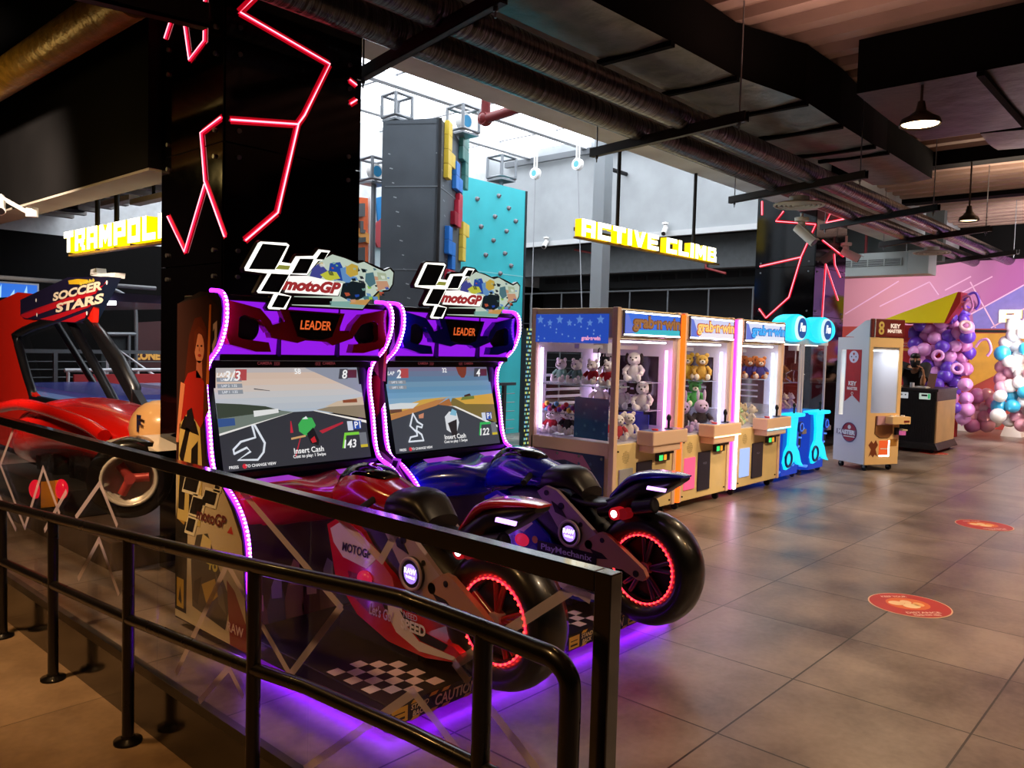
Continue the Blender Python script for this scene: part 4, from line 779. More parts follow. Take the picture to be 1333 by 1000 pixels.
# ================================================================ claw machines and their toys
CREAMP = m('#e3c98f', .4, noise=.04, name='cream_powder_coat'); POSTC = m('#e6c4aa', .4, name='pinkish_post'); LITW = m('#ffffff', .5, em=8.0, name='white_tube_light')
CHROME = m('#c9ccd2', .15, .95, name='chrome')
def plush(loc, rz, s, fur, label, cloth=None, group=None, ear='round', muzzle=None, sit=True):
    """a sitting soft toy facing local -y"""
    F_ = m(fur, .95, noise=.08, scale=40, bump=.4); Mz = m(muzzle or fur, .95, scale=40); C = m(cloth, .9, noise=.1, scale=30) if cloth else F_
    t = thing('plush_toy', label, 'soft toy', loc, group); L = V3(loc)
    def o(x, y, z): return L+Vector((x, y, z))*s
    b = MB(); b.ball(o(0, 0, .34), (.24*s, .2*s, .32*s), C, 12, 8); b.obj('body', t)
    b = MB(); b.ball(o(0, -.03, .82), (.26*s, .24*s, .24*s), F_, 12, 8); b.ball(o(0, -.25, .76), (.12*s, .1*s, .09*s), Mz, 8, 6); b.ball(o(0, -.34, .79), .035*s, BLACKM, 6, 4)
    for e in (-1, 1): b.ball(o(e*.1, -.235, .87), .034*s, BLACK, 6, 5)
    h = b.obj('head', t)
    for e in (-1, 1):
        b = MB()
        if ear == 'round': b.ball(o(e*.2, .0, 1.04), (.1*s, .06*s, .1*s), F_, 8, 6)
        elif ear == 'flop': b.ball(o(e*.26, -.02, .84), (.08*s, .12*s, .2*s), m('#1c1920', .9), 8, 6)
        else: b.ball(o(e*.12, .02, 1.2), (.06*s, .05*s, .22*s), F_, 8, 6)
        b.obj('ear', h)
        b = MB(); b.tube([o(e*.2, -.03, .55), o(e*.33, -.12, .4), o(e*.3, -.24, .3)], [.09*s, .09*s, .075*s], C, 8); b.ball(o(e*.3, -.26, .29), .085*s, F_, 8, 6); b.obj('arm', t)
        b = MB(); b.tube([o(e*.13, -.05, .12), o(e*.2, -.28, .1), o(e*.22, -.36, .12)], [.11*s, .105*s, .09*s], F_, 8); b.ball(o(e*.22, -.38, .15), (.1*s, .07*s, .13*s), Mz, 8, 6); b.obj('leg', t)
    t.rotation_euler = (0, 0, rz); return t
def claw(b_, p, zt, r=.10):
    """gripper: motor body and three bent prongs"""
    p = V3(p); b_.cyl(p, (p.x, p.y, p.z+.09), .05, BLACK, 14)
    for k in range(3):
        a = k*2.094+.5; d = Vector((math.cos(a), math.sin(a), 0)); b_.tube([p+d*.03, p+d*r-Z*.05, p+d*r*1.05-Z*.11, p+d*.03-Z*.17], .008, CHROME, 7)
def claw_machine(x0, x1, label, sign, signcol, led, inner, yf=3.97, yb=4.95, h=1.95, side=None, ledw=.05):
    t = thing('claw_machine', label, 'claw machine', ((x0+x1)/2, (yf+yb)/2, 0), 'row of claw machines'); w = x1-x0
    zl, zw = .74, 1.68
    b = MB(); b.box(x0+.012, yf+.015, .09, x1-.012, yb, zl, CREAMP); base = b.obj('base_cabinet', t, bevel=.008)
    for xx in (x0, x1-.055):
        for yy in (yf, yb-.055):
            b = MB(); b.box(xx, yy, .09, xx+.055, yy+.055, h, POSTC); b.obj('corner_post', t, bevel=.006)
    b = MB(); b.box(x0+.01, yf+.03, zw, x1-.01, yb, h-.005, CREAMP); b.obj('header_box', t, bevel=.006)
    # sign
    b = MB(); b.box(x0+.05, yf-.02, zw+.015, x1-.03, yf+.03, h-.02, CHROME); sg = b.obj('sign_frame', t, bevel=.008)
    b = MB(); SO = V3((x0+.085, yf-.0215, zw+.04)); sw, sh = w-.15, h-zw-.085
    b.rect(0, 0, sw, sh, SO, X, Z, m(signcol[0], .4, em=.9)); b.poly([(sw*.1, 0), (sw, 0), (sw, sh*.3), (sw*.2, sh*.22)], SO-Y*.001, X, Z, m(signcol[1], .4, em=.9)); b.poly([(0, 0), (sw*.18, 0), (sw*.05, sh*.9), (0, sh)], SO-Y*.001, X, Z, m('#6a7fe0', .4, em=.8))
    b.rect(0, sh, sw, sh+.012, SO-Y*.001, X, Z, LITW); b.rect(-.012, -.012, sw+.01, 0, SO-Y*.001, X, Z, LITW); b.obj('sign_face', sg)
    b = MB(); b.text('grab·n·win', SO+X*sw*.56+Z*sh*.52-Y*.004, X, Z, sh*.86, m(sign[1], .4, em=.5), w=sw*.90, bold=.07); b.text('grab·n·win', SO+X*sw*.56+Z*sh*.52-Y*.008, X, Z, sh*.74, m(sign[0], .4, em=.9), w=sw*.87, bold=.035); b.obj('sign_lettering', sg)
    # glazing
    b = MB(); b.box(x0+.055, yf+.02, zl+.01, x1-.055, yf+.026, zw, GLASS); b.obj('front_glass', t)
    b = MB(); b.box(x0+.02, yf+.055, zl+.01, x0+.026, yb-.055, zw-.04, GLASS); b.obj('side_glass', t)
    b = MB(); WI = m('#dcd8ec', .3, name='inner_white_frame'); xi0, xi1 = x1-.028, x1-.02
    for q in ((yf+.055, zl, yf+.22, zw), (yb-.17, zl, yb-.055, zw), (yf+.22, zw-.16, yb-.17, zw), (yf+.22, zl, yb-.17, zl+.1)): b.box(xi0, q[0], q[1], xi1, q[2], q[3], WI)
    b.box(xi1-.002, yf+.22, zl+.1, xi1, yb-.17, zw-.16, m('#2a2530', .12, coat=.5, name='dark_inner_window'))
    for k in range(4): b.box(xi0, yf+.3, 1.04+k*.07, xi1, yb-.2, 1.06+k*.07, WI)
    b.obj('inner_side_panel', t)
    b = MB(); WB = m('#cfcfe2', .5)
    b.box(x0+.03, yb-.03, zl, x0+.2, yb-.01, zw, WB); b.box(x1-.3, yb-.03, zl, x1-.03, yb-.01, zw, WB); b.box(x0+.2, yb-.03, zl, x1-.3, yb-.01, zl+.12, WB); b.box(x0+.2, yb-.03, zw-.14, x1-.3, yb-.01, zw, WB)
    for k in range(5): b.box(x0+.2, yb-.025, 1.02+k*.07, x1-.3, yb-.015, 1.045+k*.07, WB)
    b.obj('back_panel', t)
    b = MB(); b.box(x0+.03, yf+.03, zl, x1-.03, yb-.02, zl+.012, WB); b.obj('prize_deck', t)
    for z, n in ((1.24, 0), (.98, 0)):
        pass
    b = MB(); ch = m('#4a58e0', .2, alpha=.6, name='blue_acrylic') if x0 < 6 else m('#cfd8ea', .1, alpha=.35, name='clear_acrylic'); cw = .46 if x0 < 6 else .24; b.box(x1-cw, yf+.04, zl, x1-cw+.01, yf+.36, zl+.24, ch); b.box(x1-cw, yf+.36, zl, x1-.05, yf+.37, zl+.24, ch); b.obj('prize_chute', t)
    # lights inside
    for k, (xx, yy, c) in enumerate(((x0+.075, yb-.075, inner[0]), (x1-.085, yf+.1, inner[1]), (x1-.085, yb-.075, inner[0]))):
        b = MB(); b.cyl((xx, yy, zl+.08), (xx, yy, zw-.1), .014, m(c, .4, em=7), 10); b.obj('tube_light', t)
    b = MB(); b.box(x0+.12, yf+.09, zw-.035, x1-.12, yf+.12, zw-.02, LITW); b.obj('tube_light', t)
    # gantry and claw
    b = MB(); b.box(x0+.05, 4.42, zw-.1, x1-.05, 4.47, zw-.06, WHITE); b.box((x0+x1)/2-.12, 4.36, zw-.14, (x0+x1)/2+.05, 4.53, zw-.04, WHITE); g = b.obj('gantry', t)
    b = MB(); c = ((x0+x1)/2-.05, 4.44, 1.42); b.cyl((c[0], c[1], 1.5), (c[0], c[1], zw-.1), .007, BLACKM, 6); b.tube(bez([(c[0], c[1], 1.5), (c[0]-.1, c[1], 1.46), (c[0]-.13, c[1]-.02, 1.58), (c[0]-.05, c[1], zw-.1)], 5), .006, BLACKM, 5); claw(b, c, zw); b.obj('claw', g)
    # lower front: control shelf, joystick, coin device, doors, grille, led edge
    b = MB(); b.box(x0+w*.36, yf-.16, zl-.02, x0+w*.93, yf+.02, zl+.11, POSTC); b.box(x0+w*.4, yf-.14, zl-.09, x0+w*.85, yf+.02, zl-.02, POSTC); cp = b.obj('control_shelf', t, bevel=.012)
    b = MB(); b.rect(x0+w*.38, yf-.15, x0+w*.91, yf+.01, (0, 0, zl+.1115), X, Y, m('#8fa5dd', .2)); b.obj('shelf_top_print', cp)
    b = MB(); jx = x0+w*.72; b.cyl((jx, yf-.08, zl+.11), (jx, yf-.08, zl+.2), .012, BLACK, 10); b.ball((jx, yf-.08, zl+.215), (.022, .022, .035), BLACK); b.cyl((jx, yf-.08, zl+.11), (jx, yf-.08, zl+.12), .04, BLACK, 16); b.obj('joystick', cp)
    b = MB(); b.cyl((x0+w*.5, yf-.08, zl+.11), (x0+w*.5, yf-.08, zl+.125), .03, m('#d8362e', .3), 16); b.obj('push_button', cp)
    if led[1]:
        b = MB(); b.box(x0+w*.37, yf-.163, zl-.022, x0+w*.92, yf-.157, zl-.008, m(led[1], .4, em=3.5)); b.obj('led_strip', cp)
    b = MB(); b.box(x0+w*.36, yf-.0, .16, x0+w*.6, yf+.014, .56, m('#1a1c33', .3, coat=.4)); b.text('PRIZE', (x0+w*.48, yf-.004, .44), X, Z, .02, m('#8d90b8', .4)); b.obj('prize_door', t, bevel=.006)
    b = MB(); b.box(x0+w*.1, yf, .2, x0+w*.3, yf+.014, .52, m(led[2], .3, em=led[3]) if led[3] else m('#b9bcc2', .35, .4)); b.obj('small_door', t, bevel=.006)
    b = MB(); b.box(x0+w*.66, yf-.03, .54, x0+w*.84, yf+.014, .66, m('#3a3533', .35)); b.box(x0+w*.67, yf-.06, .61, x0+w*.86, yf-.03, .635, BLACK); b.box(x0+w*.66, yf-.034, .55, x0+w*.72, yf-.03, .6, m('#3ad06a', .4, em=1.5)); b.box(x0+w*.74, yf-.034, .55, x0+w*.78, yf-.03, .6, m('#e8912a', .4, em=1.5)); b.obj('card_reader', t, bevel=.004)
    b = MB()
    for i in range(-4, 5):
        for j in range(-4, 5):
            if i*i+j*j < 20: b.disc((x0+w*.2+i*.013, yf+.0135, .62+j*.013), Y, .004, m('#6b5a34', .6), 6)
    b.obj('speaker_grille', t, kind='stuff')
    b = MB()
    for xx, zz in ((.08, .14), (.92, .14), (.08, .68), (.95, .68)): b.cyl((x0+w*xx, yf+.004, zz), (x0+w*xx, yf+.016, zz), .008, BLACKM, 8)
    b.obj('panel_screws', t)
    if led[0]:
        b = MB(); b.box(x0-ledw, yf-.012, .1, x0-.002, yf+.03, h-.02, m(led[0], .4, em=led[4])); b.obj('led_edge', t)
    for xx in (x0+.1, x1-.1):
        for yy in (yf+.1, yb-.1):
            b = MB(); b.cyl((xx-.014, yy, .035), (xx+.014, yy, .035), .035, BLACKM, 14); b.box(xx-.02, yy-.02, .035, xx+.02, yy+.02, .09, BLACKM); b.obj('castor', t)
    return t
def star(b, O, U, Vv, r, mat):
    b.poly([(math.sin(math.pi*k/5)*(r if k % 2 == 0 else r*.45), math.cos(math.pi*k/5)*(r if k % 2 == 0 else r*.45)) for k in range(10)], O, U, Vv, mat)
m1 = claw_machine(5.75, 6.82, 'cream claw machine with blue star panel on its side, nearest the motorbike cabinets', ('#9a6a3e', '#8a5a30'), ('#3a6fe0', '#39b7c8'), (None, None, '', 0, 0), ('#ffd9ff', '#ff9ad2'))
b = MB(); xs = 5.7455
b.rect(-4.895, 1.63, -4.06, 1.89, (xs, 0, 0), -Y, Z, m('#2f5fe0', .4, em=.55))
for i in range(7): star(b, (xs-.001, 4.84-i*.115, 1.84-.03*(i % 2)), -Y, Z, .045-.01*(i % 2), m('#6f9ff4', .4, em=.6))
for i in range(16): star(b, (xs-.001, 4.86-(i*.213 % .78), 1.65+(i*.071 % .15)), -Y, Z, .012, m('#8fb6f8', .4, em=.6))
b.text('grab·n·win', (xs-.002, 4.25, 1.67), -Y, Z, .05, m('#ffb0d8', .4, em=.8), bold=.05); b.obj('side_header_print', m1)
b = MB(); b.box(5.75, 4.03, .62, 5.765, 4.92, .75, POSTC); b.rect(-4.895, .1, -4.06, .64, (xs, 0, 0), -Y, Z, m('#22345f', .4, noise=.3, scale=4))
b.poly([(-4.895, .5), (-4.5, .56), (-4.2, .5), (-4.3, .62), (-4.895, .64)], (xs-.001, 0, 0), -Y, Z, m('#a05f8a', .5))
for i in range(14): star(b, (xs-.0015, 4.86-(i*.217 % .78), .14+(i*.137 % .42)), -Y, Z, .022+.012*(i % 3), m('#3f5688', .5))
for i in range(4): b.cyl((xs-.004, 4.84-i*.25, .61), (xs+.004, 4.84-i*.25, .61), .014, CHROME, 10)
b.obj('side_art', m1)
b = MB(); b.rect(-4.45, .77, -4.07, 1.14, (5.80, 0, 0), -Y, Z, m('#2c6f9a', .4, noise=.2)); 
for i in range(10): star(b, (5.799, 4.42-(i*.217 % .33), .8+(i*.137 % .3)), -Y, Z, .02, m('#62a8c0', .5))
b.obj('chute_side_panel', m1)
m2 = claw_machine(6.89, 7.93, 'cream claw machine with orange lit edge and an orange and red sign', ('#ffd27a', '#d8442a'), ('#c9d0f4', '#e8e6f4'), ('#ff5510', '#ffcf9a', '#ff5f8a', 1.0, 2.6), ('#f4ecff', '#e6dcff'))
m3 = claw_machine(8.08, 9.22, 'cream claw machine with thick pink lit edge and a blue lettered sign', ('#3fb0ff', '#1a5fd0'), ('#d4dcf8', '#dfe8fb'), ('#ff3aae', '#8fdcff', '#a9c4ff', 1.0, 2.4), ('#eef4ff', '#d8ecff'), ledw=.12)
b = MB(); b.box(8.0, 3.94, .1, 8.045, 3.957, 1.93, m('#fbe8ff', .4, em=6)); b.obj('white_led_bar', m3)
# toys, machine by machine
for i, (c, lb) in enumerate((('#7fae9a', 'white teddy in a green top, rearmost on the upper shelf by the side window'), ('#6f9c8c', 'white teddy in a green top, second from the rear on the upper shelf'), ('#b3202c', 'white teddy in a red top, third from the rear on the upper shelf'), ('#c42432', 'white teddy in a red top, nearest the corner post on the upper shelf'))):
    plush((5.98, 4.76-i*.185, 1.25), -PI/2 if False else -math.pi/2, .21, '#efe9ea', lb, c)
b = MB(); b.box(5.82, 4.1, 1.235, 6.16, 4.92, 1.245, m('#cfe0ea', .1, alpha=.45)); b.obj('acrylic_shelf', m1); b = MB(); b.box(5.82, 4.1, .965, 6.16, 4.92, .975, m('#cfe0ea', .1, alpha=.45)); b.obj('acrylic_shelf', m1)
for i in range(6):
    t = thing('toy_bag', 'small bag of mixed bright figures in the row on the middle shelf', 'toy', (5.9, 4.84-i*.115, .975), 'bags of small figures on the middle shelf'); 
    for k in range(5):
        b = MB(); b.ball((5.88+.02*(k % 2), 4.84-i*.115+(k-2)*.018, 1.0+.025*(k % 3)), .026, m(['#d0408a', '#6a3aa8', '#e8c04a', '#3a9ad0', '#c22a3a', '#2a1a24'][(i+k) % 6], .4), 8, 6); b.obj('figure', t)
for i, (x, y, c) in enumerate(((5.97, 4.78, '#d8cfd4'), (5.97, 4.58, '#d8cfd4'), (6.0, 4.7, '#b3202c'), (5.95, 4.83, '#a01a2a'), (5.93, 4.62, '#3c3a44'))):
    plush((x, y, .76+(.0 if i % 2 else .02)), [-1.6, -1.3, -1.9][i % 3] if x < 6.1 else -.5, .22, '#f0eaea', ['white soft toy lying among the pile behind the lower side window', 'white bear of the pile on the prize deck'][0 if x < 6.1 else 1], c, 'white bears piled on the prize deck')
def wall_shelf(mach, x1, ya, yb_, z):
    b = MB(); b.box(x1-.3, ya, z-.01, x1-.03, yb_, z-.002, m('#cfe0ea', .1, alpha=.45)); b.obj('acrylic_shelf', mach)
for z in (1.27, 1.0): wall_shelf(m1, 6.82, 4.15, 4.9, z)
dogs = [(4.66, 1.27, 'upper left'), (4.36, 1.27, 'upper right'), (4.76, .99, 'middle-row left'), (4.50, .99, 'middle-row centre'), (4.25, .99, 'middle-row right')]
for y, z, lb in dogs: plush((6.62, y, z), -1.15, .27, '#f2ecf2', lb+' black-eared white dog toy behind the front glass of the brown-signed machine', '#d9d2dc', ear='flop')
for y, x, c in ((4.62, 6.5, '#b82a36'), (4.42, 6.2, '#e6dcdc'), (4.12, 6.02, '#c23a4a'), (4.16, 6.26, '#e6dcdc'), (4.32, 6.1, '#b82a36')): plush((x, y, .757), -.6, .22, '#f0eaea', 'white bear of the pile on the prize deck', c, 'white bears piled on the prize deck')
for z in (1.27, .98): wall_shelf(m2, 7.93, 4.15, 4.9, z)
for y, z, c, lb in ((4.84, 1.27, '#e8a06a', 'orange bear at the left of the top shelf of the orange-edged machine'), (4.66, 1.27, '#4a78d8', 'blue bear on the top shelf of the orange-edged machine'), (4.47, 1.27, '#e6c24a', 'yellow bear on the top shelf of the orange-edged machine'), (4.29, 1.27, '#c9a04a', 'tan bear at the right end of the top shelf of the orange-edged machine'),
                    (4.78, .98, '#8ad03a', 'lime green bear on the middle shelf of the orange-edged machine'), (4.36, .98, '#4aa85a', 'dark green bear on the middle shelf of the orange-edged machine')): plush((7.74, y-.05, z), -.95, .26, c, lb, muzzle='#f0e6da')
for x, y, c, lb in ((7.22, 4.16, '#b9a0d8', 'lilac toy with black vest at the left front of the prize deck'), (7.42, 4.34, '#cfc0e0', 'lilac toy with black vest in the middle of the prize deck'), (7.58, 4.14, '#d4bfe6', 'lilac long-eared toy with black vest at the right of the prize deck')): plush((x, y, .757), -.7, .30, c, lb, '#221c2a', ear='long')
plush((7.72, 4.8, .757), -.8, .22, '#8ad03a', 'lime green bear sitting in the rear corner of the prize deck')
wall_shelf(m3, 9.22, 4.15, 4.9, 1.27)
for i in range(5): plush((9.04, 4.72-i*.135, 1.27), -.95, .24, '#c4763e', ['leftmost', 'second', 'third', 'fourth', 'rightmost'][i]+' red panda toy in blue clothes on the shelf of the pink-edged machine', '#2f3f9a', muzzle='#f4e6dc')
for i, (x, y, c) in enumerate(((8.36, 4.14, '#e6e0b8'), (8.54, 4.2, '#bfe0b0'), (8.74, 4.12, '#f0e8d8'), (8.6, 4.42, '#d8d0e0'), (8.88, 4.3, '#e8d8b0'))): plush((x, y, .757), .3*i, .2, c, 'pale '+['cream', 'green', 'ivory', 'lilac', 'sand'][i]+' toy lying on the deck of the pink-edged machine')
# ---------------------------------------------------------------- small blue crane machines
CY = m('#12d4f4', .35, em=1.25, name='lit_cyan_plastic'); BLU = m('#1048d8', .35, em=.6, name='lit_blue_plastic'); DBL = m('#0a2f86', .3, em=.2)
def mini_crane(x0, label, yf=4.02):
    w = .80; x1 = x0+w; xc = x0+w/2; yb = yf+.72
    t = thing('mini_crane_machine', label, 'crane machine', (xc, yf+.36, 0), 'pair of blue crane machines')
    b = MB(); b.prism([(x0, yb), (x0, yf+.12), (x0+.1, yf), (x1-.22, yf), (x1, yf+.14), (x1, yb)][::-1], (0, 0, .08), X, Y, .74, BLU) if False else b.prism([(x0, yb), (x0, yf+.12), (x0+.1, yf), (x1-.22, yf), (x1, yf+.14), (x1, yb)], (0, 0, .08), X, Y, .74, BLU); b.obj('base_cabinet', t, bevel=.01)
    b = MB(); b.prism([(x0+.16, .82), (x0+.46, .82), (x0+.43, .62), (x0+.42, .45), (x0+.52, .36), (x0+.6, .22), (x0+.68, .16), (x0+.5, .2), (x0+.4, .26), (x0+.26, .18), (x0+.14, .16), (x0+.08, .26), (x0+.12, .38), (x0+.2, .46), (x0+.21, .62)], (0, yf-.01, 0), X, Z, .03, CY); b.obj('curved_trim', t, bevel=.008)
    b = MB(); b.torus((x0+.2, yf-.042, .29), Y, .09, .018, DBL, 22); b.disc((x0+.2, yf-.03, .29), Y, .08, m('#0a1c50', .3), 20); b.obj('prize_hole', t)
    b = MB(); b.cyl((x1-.2, yf+.0, .66), (x1-.2, yf-.03, .66), .07, DBL, 20); b.torus((x1-.2, yf-.03, .66), Y, .05, .008, m('#3a78ff', .3, em=.8)); b.obj('speaker', t)
    b = MB()
    for i in range(18): b.box(x0+.02+(i*.137 % .74), yf-.004+.0*(i), .12+(i*.219 % .6), x0+.045+(i*.137 % .74), yf+.14, .14+(i*.219 % .6), m('#5f9cff', .4, em=.8))
    b.obj('printed_icons', t)
    b = MB(); b.box(x1-.14, yf+.05, .38, x1-.02, yf+.07, .58, BLACKM); b.box(x1-.1, yf-.0, .56, x1+.03, yf+.06, .62, m('#9a8f8a', .3, .5)); b.obj('card_reader', t)
    b = MB(); b.box(x0+.08, yf-.09, .80, x0+.56, yf+.1, .845, CY); tr = b.obj('control_tray', t, bevel=.015)
    b = MB(); b.cyl((x0+.36, yf-.02, .845), (x0+.36, yf-.02, .93), .011, BLACK, 10); b.ball((x0+.36, yf-.02, .945), (.02, .02, .03), BLACK); b.obj('joystick', tr)
    for xx, yy in ((x0+.02, yf+.1), (x1-.03, yf+.1), (x0+.02, yb-.03), (x1-.03, yb-.03)):
        b = MB(); b.box(xx-.012, yy-.012, .82, xx+.014, yy+.014, 1.72, m('#d8d2dc', .3)); b.obj('corner_post', t)
    for nm, a in (('front_glass', (x0+.03, yf+.098, .83, x1-.03, yf+.104, 1.7)), ('side_glass', (x0+.014, yf+.11, .83, x0+.02, yb-.04, 1.7))):
        b = MB(); b.box(*a, GLASS); b.obj(nm, t)
    b = MB(); b.box(x0+.02, yb-.03, .82, x0+.45, yb-.01, 1.7, m('#6a4a4c', .4)); b.box(x0+.45, yb-.03, .82, x1-.02, yb-.01, 1.7, m('#eadfce', .5)); b.obj('back_panel', t)
    b = MB(); b.box(x0, yf+.08, 1.70, x1, yb, 1.78, m('#e9e4ea', .4)); b.box(x0+.05, yf+.2, 1.69, x1-.05, yf+.25, 1.70, m('#fff0d8', .4, em=6)); b.obj('roof_tray', t)
    b = MB(); P = []
    for i in range(28):
        a = 2*math.pi*i/28; P.append((xc+.418*math.copysign(abs(math.cos(a))**1.25, math.cos(a)), 1.90+.17*math.copysign(abs(math.sin(a))**.9, math.sin(a))-.06*abs(math.cos(a))**2*0))
    b.prism(P, (0, yf+.16, 0), X, Z, .16, CY); o = b.obj('eye_shaped_topper', t, bevel=.03, seg=3)
    b = MB(); b.cyl((xc+.04, yf-.01, 1.90), (xc+.04, yf-.035, 1.90), .15, m('#e4fbff', .4, em=.9), 28); b.cyl((xc+.05, yf-.03, 1.90), (xc+.05, yf-.045, 1.90), .125, m('#0f5fb8', .4, em=.6), 28); b.obj('badge', o)
    b = MB(); b.text('Fun', (xc+.05, yf-.05, 1.91), X, Vector((.15, 0, 1)), .11, m('#ffffff', .4, em=1.2), w=.16, bold=.06); b.obj('badge_lettering', o)
    b = MB(); b.box(xc-.1, yf+.3, 1.62, xc+.1, yf+.42, 1.7, WHITE); g = b.obj('gantry', t)
    b = MB(); b.cyl((xc, yf+.36, 1.45), (xc, yf+.36, 1.62), .01, WHITE, 8); claw(b, (xc, yf+.36, 1.36), 1.6, .13); b.obj('claw', g)
    b = MB(); b.box(x0+.05, yb-.3, 1.18, x1-.05, yb-.04, 1.188, m('#cfe0ea', .1, alpha=.4)); b.obj('acrylic_shelf', t)
    for xx in (x0+.08, x1-.08):
        for yy in (yf+.12, yb-.08):
            b = MB(); b.cyl((xx-.012, yy, .035), (xx+.012, yy, .035), .035, m('#4a4446', .5), 12); b.box(xx-.018, yy-.018, .04, xx+.018, yy+.018, .08, STEEL); b.obj('castor', t)
    return t
mini_crane(9.30, 'small blue crane machine with eye-shaped cyan topper, next to the pink-edged claw machine')
mini_crane(10.14, 'small blue crane machine with eye-shaped cyan topper, next to the white key machine')
for k, x0 in enumerate((9.30, 10.14)):
    wh = ('left', 'right')[k]
    for i in range(3): plush((x0+.17+i*.2, 4.6, 1.19), .3, .2, ['#8a5a34', '#6b4a3a', '#a06a3c'][i], ['left', 'middle', 'right'][i]+' brown bear on the shelf of the '+wh+' blue crane machine', '#3a4a34')
    for i in range(3): plush((x0+.18+i*.2, 4.5, .83), .4*i, .19, ['#b98fae', '#d8c0a8', '#c8b8c0'][i], ['left', 'middle', 'right'][i]+' pale toy on the deck of the '+wh+' blue crane machine')
# ---------------------------------------------------------------- white key machine, turned towards the aisle
a = .295; kc = V3((11.28+a*1.414*math.cos(.317), 3.66+a*1.414*math.sin(.317), 0)); kx0, kx1, ky0, ky1 = kc.x-a, kc.x+a, kc.y-a, kc.y+a
t = thing('key_prize_machine', 'tall white prize machine with red banner on its side and a red topper', 'prize machine', kc); WHM = m('#d9d6dc', .35, name='white_metal'); BEI = m('#ecc48c', .4, name='beige_front')
b = MB(); b.box(kx0, ky0+.02, .09, kx1, ky1, .74, WHM); b.box(kx0, ky0+.02, 1.66, kx1, ky1, 1.83, WHM); b.box(kx0, ky0+.02, .74, kx0+.02, ky0+.44, 1.66, WHM); b.box(kx0, ky1-.07, .74, kx0+.02, ky1, 1.66, WHM); b.box(kx1-.02, ky0+.02, .74, kx1, ky1, 1.66, WHM); b.box(kx0, ky1-.02, .74, kx1, ky1, 1.66, m('#e6ecee', .4)); b.obj('body', t)
b = MB(); b.box(kx0, ky0, .09, kx0+.06, ky0+.02, 1.83, BEI); b.box(kx1-.06, ky0, .09, kx1, ky0+.02, 1.83, BEI); b.box(kx0+.06, ky0, .09, kx1-.06, ky0+.02, .80, BEI); b.box(kx0+.06, ky0, 1.70, kx1-.06, ky0+.02, 1.83, BEI); f = b.obj('front_frame', t)
b = MB(); b.box(kx0+.06, ky0+.006, .8, kx1-.06, ky0+.012, 1.7, GLASS); b.obj('front_glass', t)
b = MB(); b.box(kx0+.006, ky0+.44, .76, kx0+.012, ky1-.07, 1.64, GLASS); b.obj('side_glass', t)
b = MB(); b.box(kx0+.3, ky1-.12, .82, kx0+.5, ky1-.03, 1.42, m('#8b979d', .4)); b.box(kx0+.33, ky1-.13, .84, kx0+.36, ky1-.12, 1.4, m('#566066', .3)); b.box(kx0+.44, ky1-.13, .84, kx0+.47, ky1-.12, 1.4, m('#566066', .3)); b.box(kx0+.31, ky1-.14, 1.28, kx0+.4, ky1-.11, 1.38, m('#4b4f55', .4)); b.disc((kx0+.355, ky1-.145, 1.33), Y, .025, WHITE); b.obj('key_mechanism', t)
b = MB(); b.box(kx0+.05, ky0+.06, 1.645, kx1-.05, ky0+.3, 1.66, m('#f4fbff', .5, em=9)); b.obj('tube_light', t)
b = MB(); b.prism([(ky0+.0, 1.83), (ky0+.12, 2.06), (ky0+.04, 2.08), (ky0-.02, 2.08), (ky0-.02, 1.83)], (kx0+.06, 0, 0), Y, Z, -.01, WHM); b.box(kx0+.0, ky0+.02, 1.83, kx1, ky0+.3, 1.84, WHM)
b.prism([(ky0+.02, 1.84), (ky0+.02, 2.06), (ky0+.1, 2.06), (ky0+.46, 1.84)], (kx0, 0, 0), Y, Z, a*2-.02, WHM); tp = b.obj('topper', t)
b = MB(); b.box(kx0-.005, ky0-.01, 1.835, kx1+.005, ky0+.018, 2.085, m('#6a1212', .3, coat=.4)); o = b.obj('topper_sign', tp, bevel=.01)
b = MB(); RD = m('#a01a18', .4, em=.25); b.rect(.25, .02, .56, .12, (kx0, ky0-.0115, 1.84), X, Z, RD)
for q in ((.17, .16, .05), (.17, .08, .05)): b.disc((kx0+q[0], ky0-.013, 1.84+q[1]), Y, q[2], m('#e0b04a', .4, em=.5), 16); b.disc((kx0+q[0], ky0-.014, 1.84+q[1]), Y, .02, m('#7a1512', .4), 10)
b.text('KEY', (kx0+.42, ky0-.014, 1.995), X, Z, .06, m('#ffe4d0', .4, em=.8), w=.18, bold=.05); b.text('MASTER', (kx0+.41, ky0-.014, 1.925), X, Z, .05, m('#ffe4d0', .4, em=.8), w=.26, bold=.05); b.obj('topper_lettering', o)
xs = kx0-.002; RB = m('#b3242e', .45, noise=.1, scale=12)
def KP(b, q, mat, k=0): b.poly(q, (xs-.0012*k, 0, 0), -Y, Z, mat)
b = MB(); y0 = -(ky0+.42); y1 = -(ky0+.14)
KP(b, [(y0, 1.66), (y1, 1.66), (y1, .93), ((y0+y1)/2, 1.03), (y0, .93)], RB, 0); yc = (y0+y1)/2
b.disc((xs-.002, -yc, 1.56), X, .085, m('#d8cfe6', .4), 24)
for dy, dz, s_ in ((0, .04, .022), (0, -.045, .02)): KP(b, [(yc+dy-s_, 1.56+dz), (yc+dy, 1.56+dz+s_), (yc+dy+s_, 1.56+dz), (yc+dy, 1.56+dz-s_)], RB, 3)
for dy in (-.04, .04): b.disc((xs-.004, -(yc+dy), 1.56), X, .01, BLACKM, 10)
for k, (s_, z, h) in enumerate((('KEY', 1.19, .06), ('MASTER', 1.12, .045))): b.text(s_, (xs-.004, -yc, z), -Y, Z, h, m('#f0dfe0', .4), w=[.15, .19][k], bold=.05)
